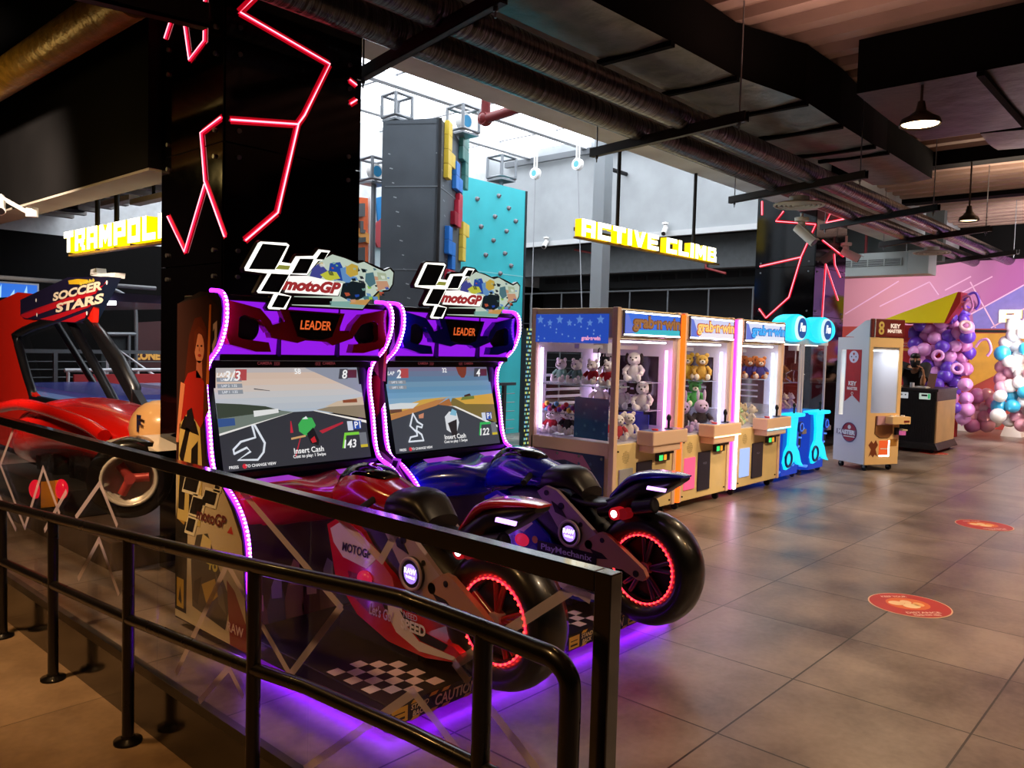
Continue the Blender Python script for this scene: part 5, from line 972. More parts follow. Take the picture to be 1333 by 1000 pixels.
b.torus((xs-.003, -yc, 1.05), X, .018, .004, m('#f0dfe0', .4), 12, 5); b.obj('side_banner', t)
b = MB(); yc = -(ky0+.30); b.disc((xs-.002, -yc, .51), X, .135, m('#a83444', .4), 28); b.torus((xs-.003, -yc, .51), X, .132, .006, m('#5a2a6a', .4), 28, 5); KP(b, [(yc-.24, .47), (yc+.11, .47), (yc+.12, .54), (yc-.24, .54)], m('#8f8496', .4), 2); b.disc((xs-.004, -yc, .58), X, .03, WHITE, 14); b.text('MASTER', (xs-.006, -(yc-.05), .505), -Y, Z, .065, m('#f4f0f4', .4), w=.32, bold=.06); KP(b, [(yc-.11, .44), (yc+.11, .44), (yc+.1, .455), (yc-.1, .455)], WHITE, 3); b.obj('side_logo', t)
b = MB(); b.prism([(kx0+.16, .76), (kx0+.46, .76), (kx0+.46, .52), (kx0+.40, .46), (kx0+.24, .46), (kx0+.15, .52)], (0, ky0+.0, 0), X, Z, .012, m('#8a5a34', .5)); b.box(kx0+.17, ky0-.03, .64, kx0+.46, ky0, .76, m('#cf9fae', .4)); b.obj('prize_opening', t)
b = MB(); b.box(kx0+.3, ky0-.16, .66, kx1+.03, ky0, .76, BEI); b.box(kx0+.5, ky0-.162, .68, kx0+.6, ky0-.158, .71, m('#7a2a24', .4)); cs = b.obj('control_shelf', t, bevel=.008)
for i in range(3):
    b = MB(); b.cyl((kx0+.36+i*.1, ky0-.08, .76), (kx0+.36+i*.1, ky0-.08, .775), .025, WHITE, 12); b.obj('push_button', cs)
b = MB(); b.box(kx0+.5, ky0-.04, .5, kx0+.56, ky0, .6, BLACKM); b.box(kx0+.55, ky0-.09, .5, kx0+.62, ky0, .56, m('#e06aa0', .4, em=.6)); b.box(kx0+.55, ky0-.1, .56, kx0+.64, ky0-.02, .58, m('#cdbf9a', .4)); b.obj('card_reader', t)
b = MB(); b.box(kx0+.24, ky0-.006, .2, kx0+.42, ky0, .42, m('#f4602a', .4, em=.8)); b.rect(.24, .2, .42, .22, (kx0, ky0-.0075, 0), X, Z, LITW); b.rect(.4, .2, .42, .42, (kx0, ky0-.0075, 0), X, Z, LITW); b.rect(.26, .3, .4, .315, (kx0, ky0-.0075, 0), X, Z, WHITE); b.obj('lit_poster', t)
b = MB(); BR = m('#7a3a1c', .5); b.poly([(.06, .2), (.1, .3), (.05, .36), (.1, .42), (.14, .38), (.18, .43), (.22, .36), (.18, .3), (.22, .2), (.17, .23), (.14, .19), (.1, .23)], (kx0, ky0-.002, 0), X, Z, BR); b.box(kx0+.44, ky0-.003, .34, kx0+.56, ky0, .44, m('#b07a34', .5)); b.obj('front_print', t)
for xx in (kx0+.08, kx1-.08):
    for yy in (ky0+.08, ky1-.08):
        b = MB(); b.cyl((xx-.016, yy, .04), (xx+.016, yy, .04), .04, BLACKM, 14); b.box(xx-.02, yy-.02, .04, xx+.02, yy+.02, .09, STEEL); b.obj('castor', t)
t.rotation_euler = (0, 0, -.468)
# ================================================================ far end: counter, attendant, balloons, booth
t = thing('service_counter', 'black ribbed service counter with pale wooden end panel, attendant leaning on it', 'counter', (15.0, 4.1, 0)); RIBB = m('#121114', .5); WOOD = m('#d8b98c', .5, noise=.12, scale=3, name='pale_wood')
cx0, cx1, cy0, cy1 = 14.3, 15.55, 3.56, 4.75
b = MB(); b.box(cx0+.02, cy0+.02, .1, cx1, cy1, 1.02, RIBB)
for i in range(54): b.box(cx0+.004, cy0+.03+i*.022, .12, cx0+.02, cy0+.04+i*.022, 1.0, RIBB)
b.obj('body', t)
b = MB(); b.box(cx0+.06, cy0, .17, cx1-.04, cy0+.02, .86, WOOD); b.obj('wooden_end_panel', t)
b = MB(); b.box(cx0+.02, cy0+.0, .86, cx1, cy0+.02, 1.02, m('#3a2e2a', .4)); b.box(cx0-.01, cy0-.02, 1.02, cx1+.01, cy1, 1.06, m('#17130f', .35)); b.obj('counter_top', t, bevel=.004)
b = MB(); b.prism([(cy0-.06, .06), (cy0, .17), (cy1, .17), (cy1, .06)], (cx0-.0, 0, 0), Y, Z, cx1-cx0, m('#1b1310', .5)); b.box(cx0-.03, cy0-.02, .06, cx0, cy1, .13, BLACKM); b.obj('plinth', t)
for xx in (cx0+.1, cx1-.1):
    b = MB(); b.cyl((xx, cy0+.06, .03), (xx+.03, cy0+.06, .03), .03, BLACKM, 12); b.obj('castor', t)
for yy, c, s_ in ((4.08, '#e4e6ea', 'OPEN'), (3.74, '#dff4e6', 'ORDER')):
    b = MB(); b.box(cx0-.012, yy-.085, .885, cx0+.004, yy+.085, .985, m(c, .4, em=.55)); o = b.obj('small_sign', t, bevel=.004)
    if c == '#dff4e6':
        b = MB(); b.rect(-yy+.05, .9, -yy+.08, .975, (cx0-.0125, 0, 0), -Y, Z, m('#3ad07a', .4, em=.6)); b.rect(-yy-.05, .935, -yy+.04, .965, (cx0-.0125, 0, 0), -Y, Z, BLACKM); b.obj('sign_print', o)
    else:
        b = MB(); b.rect(-yy-.03, .935, -yy+.0, .955, (cx0-.0125, 0, 0), -Y, Z, m('#8f9298', .4)); b.disc((cx0-.0125, yy-.045, .945), X, .012, BLACKM, 10); b.obj('sign_print', o)
b = MB(); a, c = V3((14.75, 3.72, 1.06)), V3((14.9, 3.80, 1.3)); b.obox(a, Y*.13+X*.02, c-a-Y*.08, X*.012, m('#6b3f2c', .4)); tag(b.obj('tablet_stand', loc=(14.75, 3.72, 1.06)), 'brown tablet on a tilted stand on the counter end', 'tablet')
b = MB(); b.box(14.5, 3.78, 1.06, 14.75, 4.0, 1.075, WHITE); b.box(14.52, 3.8, 1.075, 14.72, 3.96, 1.085, m('#c9ccd6', .4)); tag(b.obj('paper_stack', loc=(14.5, 3.78, 1.06)), 'white papers lying on the counter beside the tablet', 'papers')
b = MB(); b.cyl((14.62, 4.03, 1.06), (14.62, 4.03, 1.14), .035, m('#d8dbe6', .3), 12); tag(b.obj('cup', loc=(14.62, 4.03, 1.06)), 'small pale cup on the counter by the papers', 'cup')
# attendant
PC = V3((15.85, at(1190, 470, x=15.6).y+.05, 0))
per = thing('person', 'person in black shirt and black face mask leaning on the service counter', 'person', PC)
SKIN = m('#c68f6c', .55, name='skin'); HAIRM = m('#120d0c', .4); SHIRT = m('#141317', .8, noise=.2, name='black_cloth')
hd = at(1191.5, 469.5, x=15.5); px_, py_ = PC.x, PC.y
def skin_mesh(name, parent, chains, mat, subd=2):
    me = bpy.data.meshes.new(name); o = bpy.data.objects.new(name, me); COL.objects.link(o); o.parent = parent; off = Vector(parent['_o']); o['_o'] = list(off)
    vs, es, rs, ix = [], [], [], {}
    for ch in chains:
        prev = None
        for p, r in ch:
            k = tuple(round(c, 4) for c in p)
            if k not in ix: ix[k] = len(vs); vs.append(V3(p)-off); rs.append(r)
            if prev is not None and prev != ix[k]: es.append((prev, ix[k]))
            prev = ix[k]
    me.from_pydata(vs, es, []); me.materials.append(mat)
    o.modifiers.new('skin', 'SKIN'); sv = me.skin_vertices[0].data
    for i, r in enumerate(rs): sv[i].radius = (r, r) if not isinstance(r, tuple) else r; sv[i].use_root = (i == 0)
    s_ = o.modifiers.new('subsurf', 'SUBSURF'); s_.levels = s_.render_levels = subd
    for m_ in o.modifiers:
        if m_.type == 'SKIN': m_.use_smooth_shade = True
    return o
hipz = .93; pel = (px_+.12, py_+.02, hipz); bel = (px_+.08, py_+.02, 1.08); che = (px_-.04, py_+.01, 1.30); nek = (hd.x+.10, hd.y+.02, hd.z-.16); hed = (hd.x+.03, hd.y, hd.z-.06); hea2 = (hd.x+.02, hd.y, hd.z+.05)
def sh(s_): return (px_-.04, py_+s_*.19, 1.40)
shl, shr = sh(-1), sh(1)                                     # shl: aisle side (right in view)
elr = (15.22, py_+.24, 1.09); har = (14.52, py_-.10, 1.085); fr0 = (14.30, py_-.20, 1.06)
ell = (15.25, py_-.30, 1.09); hal = (15.18, py_-.33, 1.27)
chains = [[(pel, (.12, .09)), (bel, (.11, .09)), (che, (.12, .085)), (nek, .05), (hed, .085), (hea2, .09)],
          [(che, (.12, .085)), (shl, .06), (tuple((V3(shl)+V3(ell))/2), .055), (ell, .042), (tuple((V3(ell)+V3(hal))/2), .038), (hal, .028)],
          [(che, (.12, .085)), (shr, .06), (tuple((V3(shr)+V3(elr))/2), .055), (elr, .042), (tuple((V3(elr)+V3(har))/2), .04), (har, .028)]]
for s_ in (-1, 1): chains.append([(pel, (.12, .09)), ((px_+.13, py_+s_*.1+.02, .84), .10), ((px_+.10, py_+s_*.11, .48), .065), ((px_+.16, py_+s_*.11, .09), .045), ((px_+.02, py_+s_*.12, .045), .04)])
skin_mesh('body', per, chains, SKIN)
def hand(name, base, d, n, curl, sgn):
    """palm and five bent fingers: d = fingers' direction, n = back of hand"""
    d, n = V3(d).normalized(), V3(n).normalized(); w = d.cross(n); base = V3(base); b = MB()
    b.loft([[base+w*math.cos(q)*.04*k+n*math.sin(q)*.016+d*e for q in [2*math.pi*i/10 for i in range(10)]] for e, k in ((-.02, .6), (.02, .9), (.06, 1.05), (.09, 1.0))], SKIN)
    for i, L in enumerate((.062, .075, .08, .07)):
        p = base+d*.088+w*(-.033+.022*i)*sgn; q = p+d*L*.45-n*L*.1*curl; r = q+d*L*.3-n*L*.35*curl; s2 = r+d*L*.12-n*L*.3*curl; b.tube([p-d*.01, p, q, r, s2], [.01, .0095, .009, .0085, .006], SKIN, 8)
    p = base+d*.02+w*.038*-sgn; b.tube([p-w*.01*-sgn, p+d*.02+w*.02*-sgn, p+d*.05+w*.028*-sgn-n*.01, p+d*.07+w*.022*-sgn-n*.015], [.013, .012, .011, .007], SKIN, 8)
    return b.obj(name, per)
hand('hand', har, (V3(fr0)-V3(har)), (-.2, 0, 1), 1.0, 1)
hand('hand', hal, (-.1, .12, 1), (.3, -1, 0), 1.5, -1)
# shirt: torso shell and short sleeves
b = MB(); rings = []
for (c, hw, hd_) in ((V3(pel)-Z*.02, .19, .15), (V3(bel), .185, .145), (V3(bel).lerp(V3(che), .55), .20, .15), (V3(che)+Z*.0, .235, .17), (V3(che)+Z*.07+X*-.02, .225, .16), (V3(che).lerp(V3(nek), .6)+Z*.01, .15, .13), (V3(nek)+V3((.0, 0, -.015)), .075, .08)):
    rings.append([c+Y*math.cos(2*math.pi*i/16)*hw+X*math.sin(2*math.pi*i/16)*hd_ for i in range(16)])
b.loft(rings, SHIRT, cap=False)
for s_, e_ in ((shl, ell), (shr, elr)):
    s_, e_ = V3(s_), V3(e_); b.tube([s_+(V3(che)-s_)*.35, s_, s_.lerp(e_, .45), s_.lerp(e_, .72)], [.10, .098, .085, .075], SHIRT, 14)
b.obj('shirt', per)
b = MB()
for s_ in (-1, 1): b.tube([(px_+.13, py_+s_*.1+.02, .93), (px_+.13, py_+s_*.1+.02, .84), (px_+.10, py_+s_*.11, .48), (px_+.15, py_+s_*.11, .1)], [.14, .125, .09, .075], m('#1d1d22', .85), 14)
b.obj('trousers', per)
b = MB()
for s_ in (-1, 1): b.ball((px_+.08, py_+s_*.115, .04), (.13, .05, .045), BLACKM)
b.obj('shoes', per)
# head: shaped face with nose, eyes, ears, mask, hair (faces -x and a little to -y)
b = MB(); HO = hd; rot = Matrix.Rotation(.25, 3, 'Z')
def hp_(x, y, z): return HO+rot @ Vector((x, y, z))
rings = []
for z, rx, ry, ox in ((-.12, .04, .035, -.035), (-.105, .07, .055, -.02), (-.06, .088, .068, -.005), (0, .098, .076, 0), (.05, .1, .078, .004), (.09, .085, .068, .006), (.115, .05, .04, .006), (.12, .01, .01, .006)):
    rings.append([hp_(ox+rx*math.cos(2*math.pi*i/16), ry*math.sin(2*math.pi*i/16), z) for i in range(16)])
b.loft(rings, SKIN); b.tube([hp_(-.094, 0, .025), hp_(-.11, 0, -.01), hp_(-.115, 0, -.025)], [.008, .012, .013], SKIN, 8)
for s_ in (-1, 1): b.ball(hp_(.005, s_*.08, -.005), (.022, .012, .033), SKIN, 8, 6)
head = b.obj('head', per, subd=1)
b = MB()
for s_ in (-1, 1):
    b.ball(hp_(-.09, s_*.032, .022), (.009, .015, .008), m('#e9e2dc', .3), 8, 6); b.ball(hp_(-.098, s_*.032, .022), .006, BLACK, 8, 6); b.obox(hp_(-.098, s_*.032-.018, .042), rot @ Vector((0, .036, 0)), Z*.007, rot @ Vector((.008, 0, 0)), HAIRM)
b.obj('eyes', head)
b = MB(); rings = []
for z, rx, ry, ox in ((-.125, .055, .045, -.03), (-.10, .085, .065, -.022), (-.06, .104, .077, -.012), (-.02, .112, .082, -.012), (.004, .10, .078, -.01)):
    rings.append([hp_(ox+rx*math.cos(q), ry*math.sin(q), z) for q in [math.pi*.5+math.pi*i/12 for i in range(13)]])
b.add([p for r in rings for p in r], [(i*13+j, i*13+j+1, (i+1)*13+j+1, (i+1)*13+j) for i in range(4) for j in range(12)], m('#17171b', .8), True); b.obj('face_mask', per)
b = MB(); rings = []
for z, rx, ry, ox in ((-.07, .05, .07, .05), (-.02, .085, .086, .022), (.05, .107, .088, .008), (.095, .098, .08, .004), (.13, .06, .05, .006), (.137, .01, .01, .006)):
    rings.append([hp_(ox+rx*math.cos(q), ry*math.sin(q), z) for q in [-math.pi*.62+math.pi*1.24*i/16 if z < .045 else 2*math.pi*i/17 for i in range(17)]])
n = 17; b.add([p for r in rings for p in r], [(i*n+j, i*n+j+1, (i+1)*n+j+1, (i+1)*n+j) for i in range(5) for j in range(n-1)], HAIRM, True); b.obj('hair', per)
b = MB(); b.torus(V3(har).lerp(V3(elr), .12), V3(elr)-V3(har), .034, .006, BLACKM, 16, 6); b.obj('wrist_watch', per)
# ---------------------------------------------------------------- balloons
def protoballoon(h): 
    b = MB(); mt = m(h, .3, coat=.35, name='balloon_'+h.strip('#'))
    b.lathe([(-1.12, .04), (-1.08, .09), (-1.02, .06), (-.9, .33), (-.6, .72), (-.2, .97), (.15, 1.0), (.5, .88), (.8, .58), (.95, .28), (1.0, .01)], (0, 0, 0), Z, mt, 18); return b
_bp = {}
def balloon(p, r, h, label, group):
    if h not in _bp: o = protoballoon(h).obj('balloon'); _bp[h] = o
    else: o = _bp[h].copy(); COL.objects.link(o)
    o.location = p; o.scale = (r, r, r); o.rotation_euler = (R.uniform(-1.2, 1.2), R.uniform(-1.2, 1.2), R.uniform(0, 6)); return tag(o, label, 'balloon', group)
VIO, PNK, MAU, WHT_, AQU, PAL = '#6a3fc4', '#eb9fe0', '#c978b4', '#efe9e6', '#37a9d2', '#e2a3b8'
CN = {VIO: 'violet', PNK: 'light pink', MAU: 'mauve pink', WHT_: 'white', AQU: 'aqua blue', PAL: 'pale rose'}
def inside(p, poly):
    c = False
    for (x1, y1), (x2, y2) in zip(poly, poly[1:]+poly[:1]):
        if (y1 > p[1]) != (y2 > p[1]) and p[0] < (x2-x1)*(p[1]-y1)/(y2-y1)+x1: c = not c
    return c
def cluster(poly, xpl, rpx, cols, where, group, seed, dep=.28, zmax=None):
    rr = random.Random(seed); pts = []; xs_ = [p[0] for p in poly]; ys_ = [p[1] for p in poly]
    for k in range(6000):
        p = (rr.uniform(min(xs_), max(xs_)), rr.uniform(min(ys_), max(ys_)))
        if inside(p, poly) and all((p[0]-q[0])**2+(p[1]-q[1])**2 > (rpx*1.14)**2 for q in pts): pts.append(p)
    for i, p in enumerate(pts):
        X_ = xpl+rr.uniform(-dep, dep); q = at(p[0], p[1], x=X_); r = rpx/FPX*(.75*q.x+.66*q.y)*rr.uniform(.86, 1.08)
        h = cols(rr, p); q.z = max(q.z, r*1.1+.02); balloon(q, r, h, '%s balloon in the %s' % (CN[h], where), '%s, %s ones' % (group, CN[h]))
    return pts
def c1(rr, p): return rr.choice([VIO, VIO, VIO, PNK, PNK, MAU])
def c2(rr, p):
    d = (p[1]-400)/22+p[0]/60
    return AQU if int(d) % 3 == 0 and rr.random() < .85 else rr.choice([WHT_, WHT_, PAL, WHT_])
cluster([(1192, 424), (1224, 421), (1238, 396), (1256, 390), (1264, 420), (1261, 470), (1260, 520), (1260, 546), (1248, 550), (1238, 520), (1205, 505), (1194, 475), (1188, 440)], 17.4, 9.3, c1, 'tall violet and pink balloon column', 'balloons of the violet and pink column', 3)
cluster([(1333, 415), (1318, 424), (1308, 440), (1303, 470), (1305, 500), (1299, 520), (1299, 545), (1316, 553), (1345, 560), (1352, 415)], 17.6, 9.6, c2, 'white and blue balloon column at the right edge', 'balloons of the white and blue column', 5)
cluster([(1262, 520), (1280, 510), (1296, 522), (1298, 545), (1290, 556), (1266, 556), (1256, 545)], 18.3, 9.4, lambda rr, p: rr.choice([PAL, PAL, WHT_, MAU]), 'low pale rose balloon heap between the two columns', 'balloons of the low rose heap', 8)
# ring balloons and foil letters among the violet column
for (px, py, c, lb) in ((1221, 463, PNK, 'pink ring balloon on the left of the violet column'), (1257, 424, '#f0c0c8', 'pale ring balloon near the top of the violet column'), (1246, 480, PNK, 'pink ring balloon low on the violet column'), (1262, 398, MAU, 'mauve ring balloon at the top of the violet column')):
    q = at(px, py, x=17.05); b = MB(); b.torus(q, (-1, -.5, R.uniform(-.5, .5)), .085, .034, m(c, .3, coat=.4), 24, 10); tag(b.obj('ring_balloon', loc=q), lb, 'balloon')
for k, (px, py) in enumerate(((1270, 452), (1255, 392), (1247, 396))):
    q = at(px, py, x=17.05); b = MB(); b.tube(bez([q, q+V3((-.02, -.08, .12)), q+V3((-.04, -.2, .14)), q+V3((-.02, -.26, -.04)), q+V3((0, -.2, -.16))], 5), .025, m([PNK, VIO, MAU][k], .3, coat=.3), 10); tag(b.obj('curl_balloon', loc=q), ['pink', 'violet', 'mauve'][k]+' curled modelling balloon on the right side of the violet column', 'balloon')
for (px, lb) in ((1252, 'white tapered stand under the violet balloon column'), (1318, 'white tapered stand under the blue balloon column')):
    q = at(px, 560 if px < 1300 else 568, z=0); b = MB(); w1, w2, hh = .19, .10, .30
    b.add([(q.x-.19, q.y-w1, 0), (q.x-.19, q.y+w1, 0), (q.x+.19, q.y+w1, 0), (q.x+.19, q.y-w1, 0), (q.x-.1, q.y-w2, hh), (q.x-.1, q.y+w2, hh), (q.x+.1, q.y+w2, hh), (q.x+.1, q.y-w2, hh)], [(0, 1, 2, 3), (4, 5, 6, 7), (0, 1, 5, 4), (1, 2, 6, 5), (2, 3, 7, 6), (3, 0, 4, 7)], m('#ece8e4', .5)); tag(b.obj('balloon_stand', loc=(q.x, q.y, 0)), lb, 'stand')
# red booth with yellow wedge sign
t = thing('ticket_booth', 'red booth wall behind the attendant with small poster', 'booth', (17.8, 4.7, 0)); REDW = m('#b8141c', .4, name='red_gloss_panel')
b = MB(); b.box(17.7, 4.05, 0, 17.9, 5.9, 2.22, REDW); b.obj('wall_panel', t)
b = MB(); P = [at(px, py, x=17.69) for px, py in ((1168, 444), (1186, 444), (1186, 458), (1168, 456))]; b.face(P, m('#d8402a', .4)); P = [at(px, py, x=17.685) for px, py in ((1168, 453), (1186, 454), (1186, 457), (1168, 456))]; b.face(P, m('#e8a03a', .4)); b.text('NO FOOD', at(1177, 447, x=17.684), -Y, Z, .035, WHITE); b.text('OR DRINKS', at(1177, 450.5, x=17.684), -Y, Z, .035, WHITE); b.obj('poster', t)
b = MB(); q = [at(px, py, x=17.55) for px, py in ((1174, 415), (1194, 405), (1198, 420), (1182, 422))]; b.prism([(p.y, p.z) for p in q], (17.5, 0, 0), Y, Z, .15, m('#5f6264', .5)); b.obj('grey_bracket', t)
P = [at(px, py, x=16.9) for px, py in ((1140, 420), (1247, 380), (1229, 420.5))]; Q_ = [p+V3((.5, -.0, .0)) for p in P]
t = thing('wedge_sign', 'big yellow triangular wedge sign with red edge above the attendant', 'sign', P[2])
b = MB(); b.face(P, m('#f2d90e', .4, name='yellow_gloss')); b.face([P[0], P[1], Q_[1], Q_[0]], m('#f2d90e', .4)); b.face(Q_[::-1], m('#c9aa10', .4)); b.obj('yellow_face', t)
b = MB(); e = [P[1], P[2], P[2]+V3((.5, .0, 0)), P[1]+V3((.5, 0, 0))]; b.face(e, m('#8a1414', .4)); c_ = [at(px, py, x=16.9) for px, py in ((1247, 380), (1251, 380), (1250, 394), (1231, 421), (1229, 420.5))]; b.prism([(p.y, p.z) for p in c_], (16.9, 0, 0), Y, Z, .5, m('#9a1a14', .4)); b.obj('red_edge', t)
b = MB(); b.face([P[0], P[2], Q_[2], Q_[0]], REDW); b.obj('red_underside', t)
# ================================================================ block-letter signs
LET = {'A': [(0, 0, .3, 1), (.7, 0, 1, 1), (.3, .72, .7, 1), (.3, .28, .7, .5)], 'C': [(0, 0, .3, 1), (.3, .72, 1, 1), (.3, 0, 1, .28)], 'T': [(0, .7, 1, 1), (.33, 0, .67, .7)], 'I': [(.0, 0, .34, 1)], 'V': ['p', [(0, 1), (.3, 1), (.5, .42), (.7, 1), (1, 1), (.64, 0), (.36, 0)]],
       'E': [(0, 0, .3, 1), (.3, .74, 1, 1), (.3, .38, .9, .62), (.3, 0, 1, .26)], 'L': [(0, 0, .3, 1), (.3, 0, 1, .28)], 'M': ['p', [(0, 0), (0, 1), (.3, 1), (.5, .62), (.7, 1), (1, 1), (1, 0), (.73, 0), (.73, .5), (.5, .12), (.27, .5), (.27, 0)]], 'B': [(0, 0, .3, 1), (.3, .76, .9, 1), (.3, .4, .9, .6), (.3, 0, 1, .24), (.68, .6, .94, .76), (.72, .24, 1, .4)],
       'R': [(0, 0, .3, 1), (.3, .74, 1, 1), (.7, .5, 1, .74), (.3, .36, .9, .54), (.55, .18, .85, .36), (.7, 0, 1, .2)], 'P': [(0, 0, .3, 1), (.3, .74, 1, 1), (.7, .55, 1, .74), (.3, .32, 1, .55)], 'O': [(0, 0, .3, 1), (.7, 0, 1, 1), (.3, .74, .7, 1), (.3, 0, .7, .26)], 'N': ['p', [(0, 0), (0, 1), (.3, 1), (.7, .5), (.7, 1), (1, 1), (1, 0), (.7, 0), (.3, .5), (.3, 0)]]}
LW = m('#fffbe0', .4, em=3.2, name='lit_letter_face'); LY = m('#f5c800', .4, em=1.7, name='lit_yellow_return')
def letters(t, s, O, U, Vv, h, wid, gap, dep=.09):
    """block letters from O along U; one part per letter"""
    O, U, Vv = V3(O), V3(U), V3(Vv); x = 0
    for ch in s:
        if ch == ' ': x += wid*.55; continue
        w = wid*(.34 if ch == 'I' else 1.12 if ch == 'M' else 1); kx = wid if ch == 'I' else w
        b = MB(); L = LET[ch]
        if L[0] == 'p': b.prism([(x+p[0]*w, p[1]*h) for p in L[1]], O, U, Vv, dep, LW, side=LY, back=LY)
        else:
            for r in L: b.prism([(x+r[0]*kx, r[1]*h), (x+r[2]*kx, r[1]*h), (x+r[2]*kx, r[3]*h), (x+r[0]*kx, r[3]*h)], O, U, Vv, dep, LW, side=LY, back=LY)
        b.obj('letter', t); x += w+gap
    return x
a, c = at(757, 307, y=5.25), at(941, 343, y=5.25)
t = thing('climbing_zone_sign', 'lit yellow block-letter sign reading ACTIVE CLIMB hanging from the grey beam', 'sign', (a.x, 5.25, a.z)); L = c.x-a.x
letters(t, 'ACTIVE CLIMB', a+V3((0, .09, 0)), X, Z, .185, L*.0775, L*.014)
b = MB(); b.box(a.x, 5.3, a.z-.02, c.x, 5.36, a.z-.0, YD); b.box(a.x, 5.34, a.z+.06, c.x, 5.36, a.z+.1, BLACKM); b.obj('backing_rail', t)
for px in (805, 905):
    q = at(px, 250, y=5.35); b = MB(); b.cyl((q.x, 5.35, a.z+.05), (q.x, 5.35, 3.9), .022, BLACKM, 10); b.obj('hanging_pole', t)
XT = 2.92; a, c = at(86, 331, x=XT), at(214, 309, x=XT); hh = at(86, 304, x=XT).z-a.z
t = thing('trampoline_zone_sign', 'lit yellow block-letter sign reading TRAMPOLINE at the left below the bulkhead', 'sign', (XT, a.y, a.z)); wl = (a.y-c.y)/7.35
letters(t, 'TRAMPOLINE', (XT+.09, a.y, a.z+.01), -Y, Z, hh, wl*.84, wl*.16, .11)
b = MB(); b.box(XT+.02, a.y-wl*10, a.z-.02, XT+.08, a.y, a.z+.0, YD); b.obj('backing_rail', t)
for px, zt in ((127, 2.72), (152, 2.72)):
    q = at(px, 270, x=XT+.05); b = MB(); b.cyl((XT+.05, q.y, a.z), (XT+.05, q.y, 3.56), .022, BLACKM, 10); b.obj('hanging_pole', t)
a = at(1300, 419.5, x=20.38); t = thing('play_sign', 'lit white block letters PL on the mural beside the blue balloons', 'sign', (20.38, a.y, a.z))
letters(t, 'PL', (20.49, a.y, a.z), -Y, Z, .27, .42, .08, .1)
# floor stickers
for (px, py, r), lb in (((1184, 788, .245), 'round red floor sticker nearest the camera'), ((1281, 684, .245), 'round red floor sticker farther along the aisle'), ((1215, 590, .22), 'small distant red floor sticker before the black counter')):
    q = at(px, py, z=0); t = thing('floor_sticker', lb, 'floor sticker', (q.x, q.y, 0)); U2 = V3((.72, -.69, 0)); V2 = V3((.69, .72, 0))
    b = MB(); b.cyl((q.x, q.y, .0005), (q.x, q.y, .002), r, m('#e8c2a0', .45), 48); b.cyl((q.x, q.y, .001), (q.x, q.y, .0028), r*.965, m('#b8241f', .45, noise=.1, scale=6), 48); b.obj('disc', t)
    b = MB(); 
    for (u, v, w, h, c) in ((-.28, .14, .2, .12, '#f4d0a0'), (.02, .22, .14, .10, '#f4d0a0'), (0, -.1, .22, .13, '#f6d8a6'), (.26, .02, .13, .11, '#f0b468')):
        b.face([V3((q.x, q.y, .0033))+U2*(u+w*math.cos(k*math.pi/10))*r+V2*(v+h*1.5*math.sin(k*math.pi/10))*r for k in range(20)], m(c, .5))
    b.face([V3((q.x, q.y, .0030))+U2*(.55*math.cos(k*math.pi/10))*r+V2*(.08+.5*math.sin(k*math.pi/10))*r for k in range(20)], m('#dd6a24', .5))
    for txt, (u, v), w in (('KEEP YOUR', (-.05, .68), .7), ('DISTANCE', (.0, -.62), .9), ('PLEASE WAIT HERE', (0, -.8), .7)): b.text(txt, V3((q.x, q.y, .0034))+U2*u*r+V2*v*r, U2, V2, .12*r, m('#f4d8c8', .5), w=w*r, bold=.02)
    b.obj('print', t)
# ================================================================ climbing hall behind the machines
SLATE = m('#4d555d', .5, noise=.18, scale=1.6, name='slate_climbing_panel')
yr = .567                                                    # heading of the tower's right-hand face
C0 = V3((7.57, 8.28, 0)); uf = V3((-math.sin(yr), math.cos(yr), 0)); ur = V3((math.cos(yr), math.sin(yr), 0))
t = thing('climbing_tower', 'tall dark slate climbing tower with coloured block holds under the skylight', 'climbing tower', C0)
ft, rt = at(503, 160, y=8.82).z, 4.69
wf = 1.0; wr = .62
def tower_face(name, O, U, N, w, zt0, zt1, mat):
    b = MB(); b.prism([(0, 0), (w, 0), (w, zt1), (0, zt0)], O, U, Z, -.06, mat); o = b.obj(name, t)
    b = MB()
    for z in (1.2, 2.6, 3.75): b.obox(O+N*.003+Z*z, U*w, Z*.012, N*.004, m('#7d858c', .5))
    b.obj('panel_seam', o)
    b = MB()
    for i in range(60): u, v = (i*.618 % 1)*w*.9+.05*w, (i*.381 % 1)*4.2+.2; b.disc(O+U*u+Z*v+N*.004, N, .009, m('#aab2b8', .4), 8)
    b.obj('bolt_holes', o, kind='stuff'); return o
Nf = -ur; Nr = V3((math.sin(yr), -math.cos(yr), 0))
fw = .78
tower_face('front_panel', C0+uf*fw, -uf, Nf, fw, 4.66, 4.69, SLATE)
rf = tower_face('side_panel', C0, ur, Nr, 1.35, 4.69, 4.66, SLATE)
b = MB(); b.prism([(0, 0), (1.35, 0), (1.35, fw), (0, fw)], C0+Z*4.6, ur, uf, .02, SLATE); b.prism([(0, 0), (fw, 0), (fw, 4.66), (0, 4.66)], C0+ur*1.35, uf, Z, .05, SLATE); b.prism([(0, 0), (1.35, 0), (1.35, 4.66), (0, 4.66)], C0+uf*fw, ur, Z, -.05, SLATE); b.obj('rear_shell', t)
b = MB(); b.obox(C0-uf*.02+Nf*.01, uf*.04, Z*4.69, ur*.03, BLACKM); b.obj('corner_trim', t)
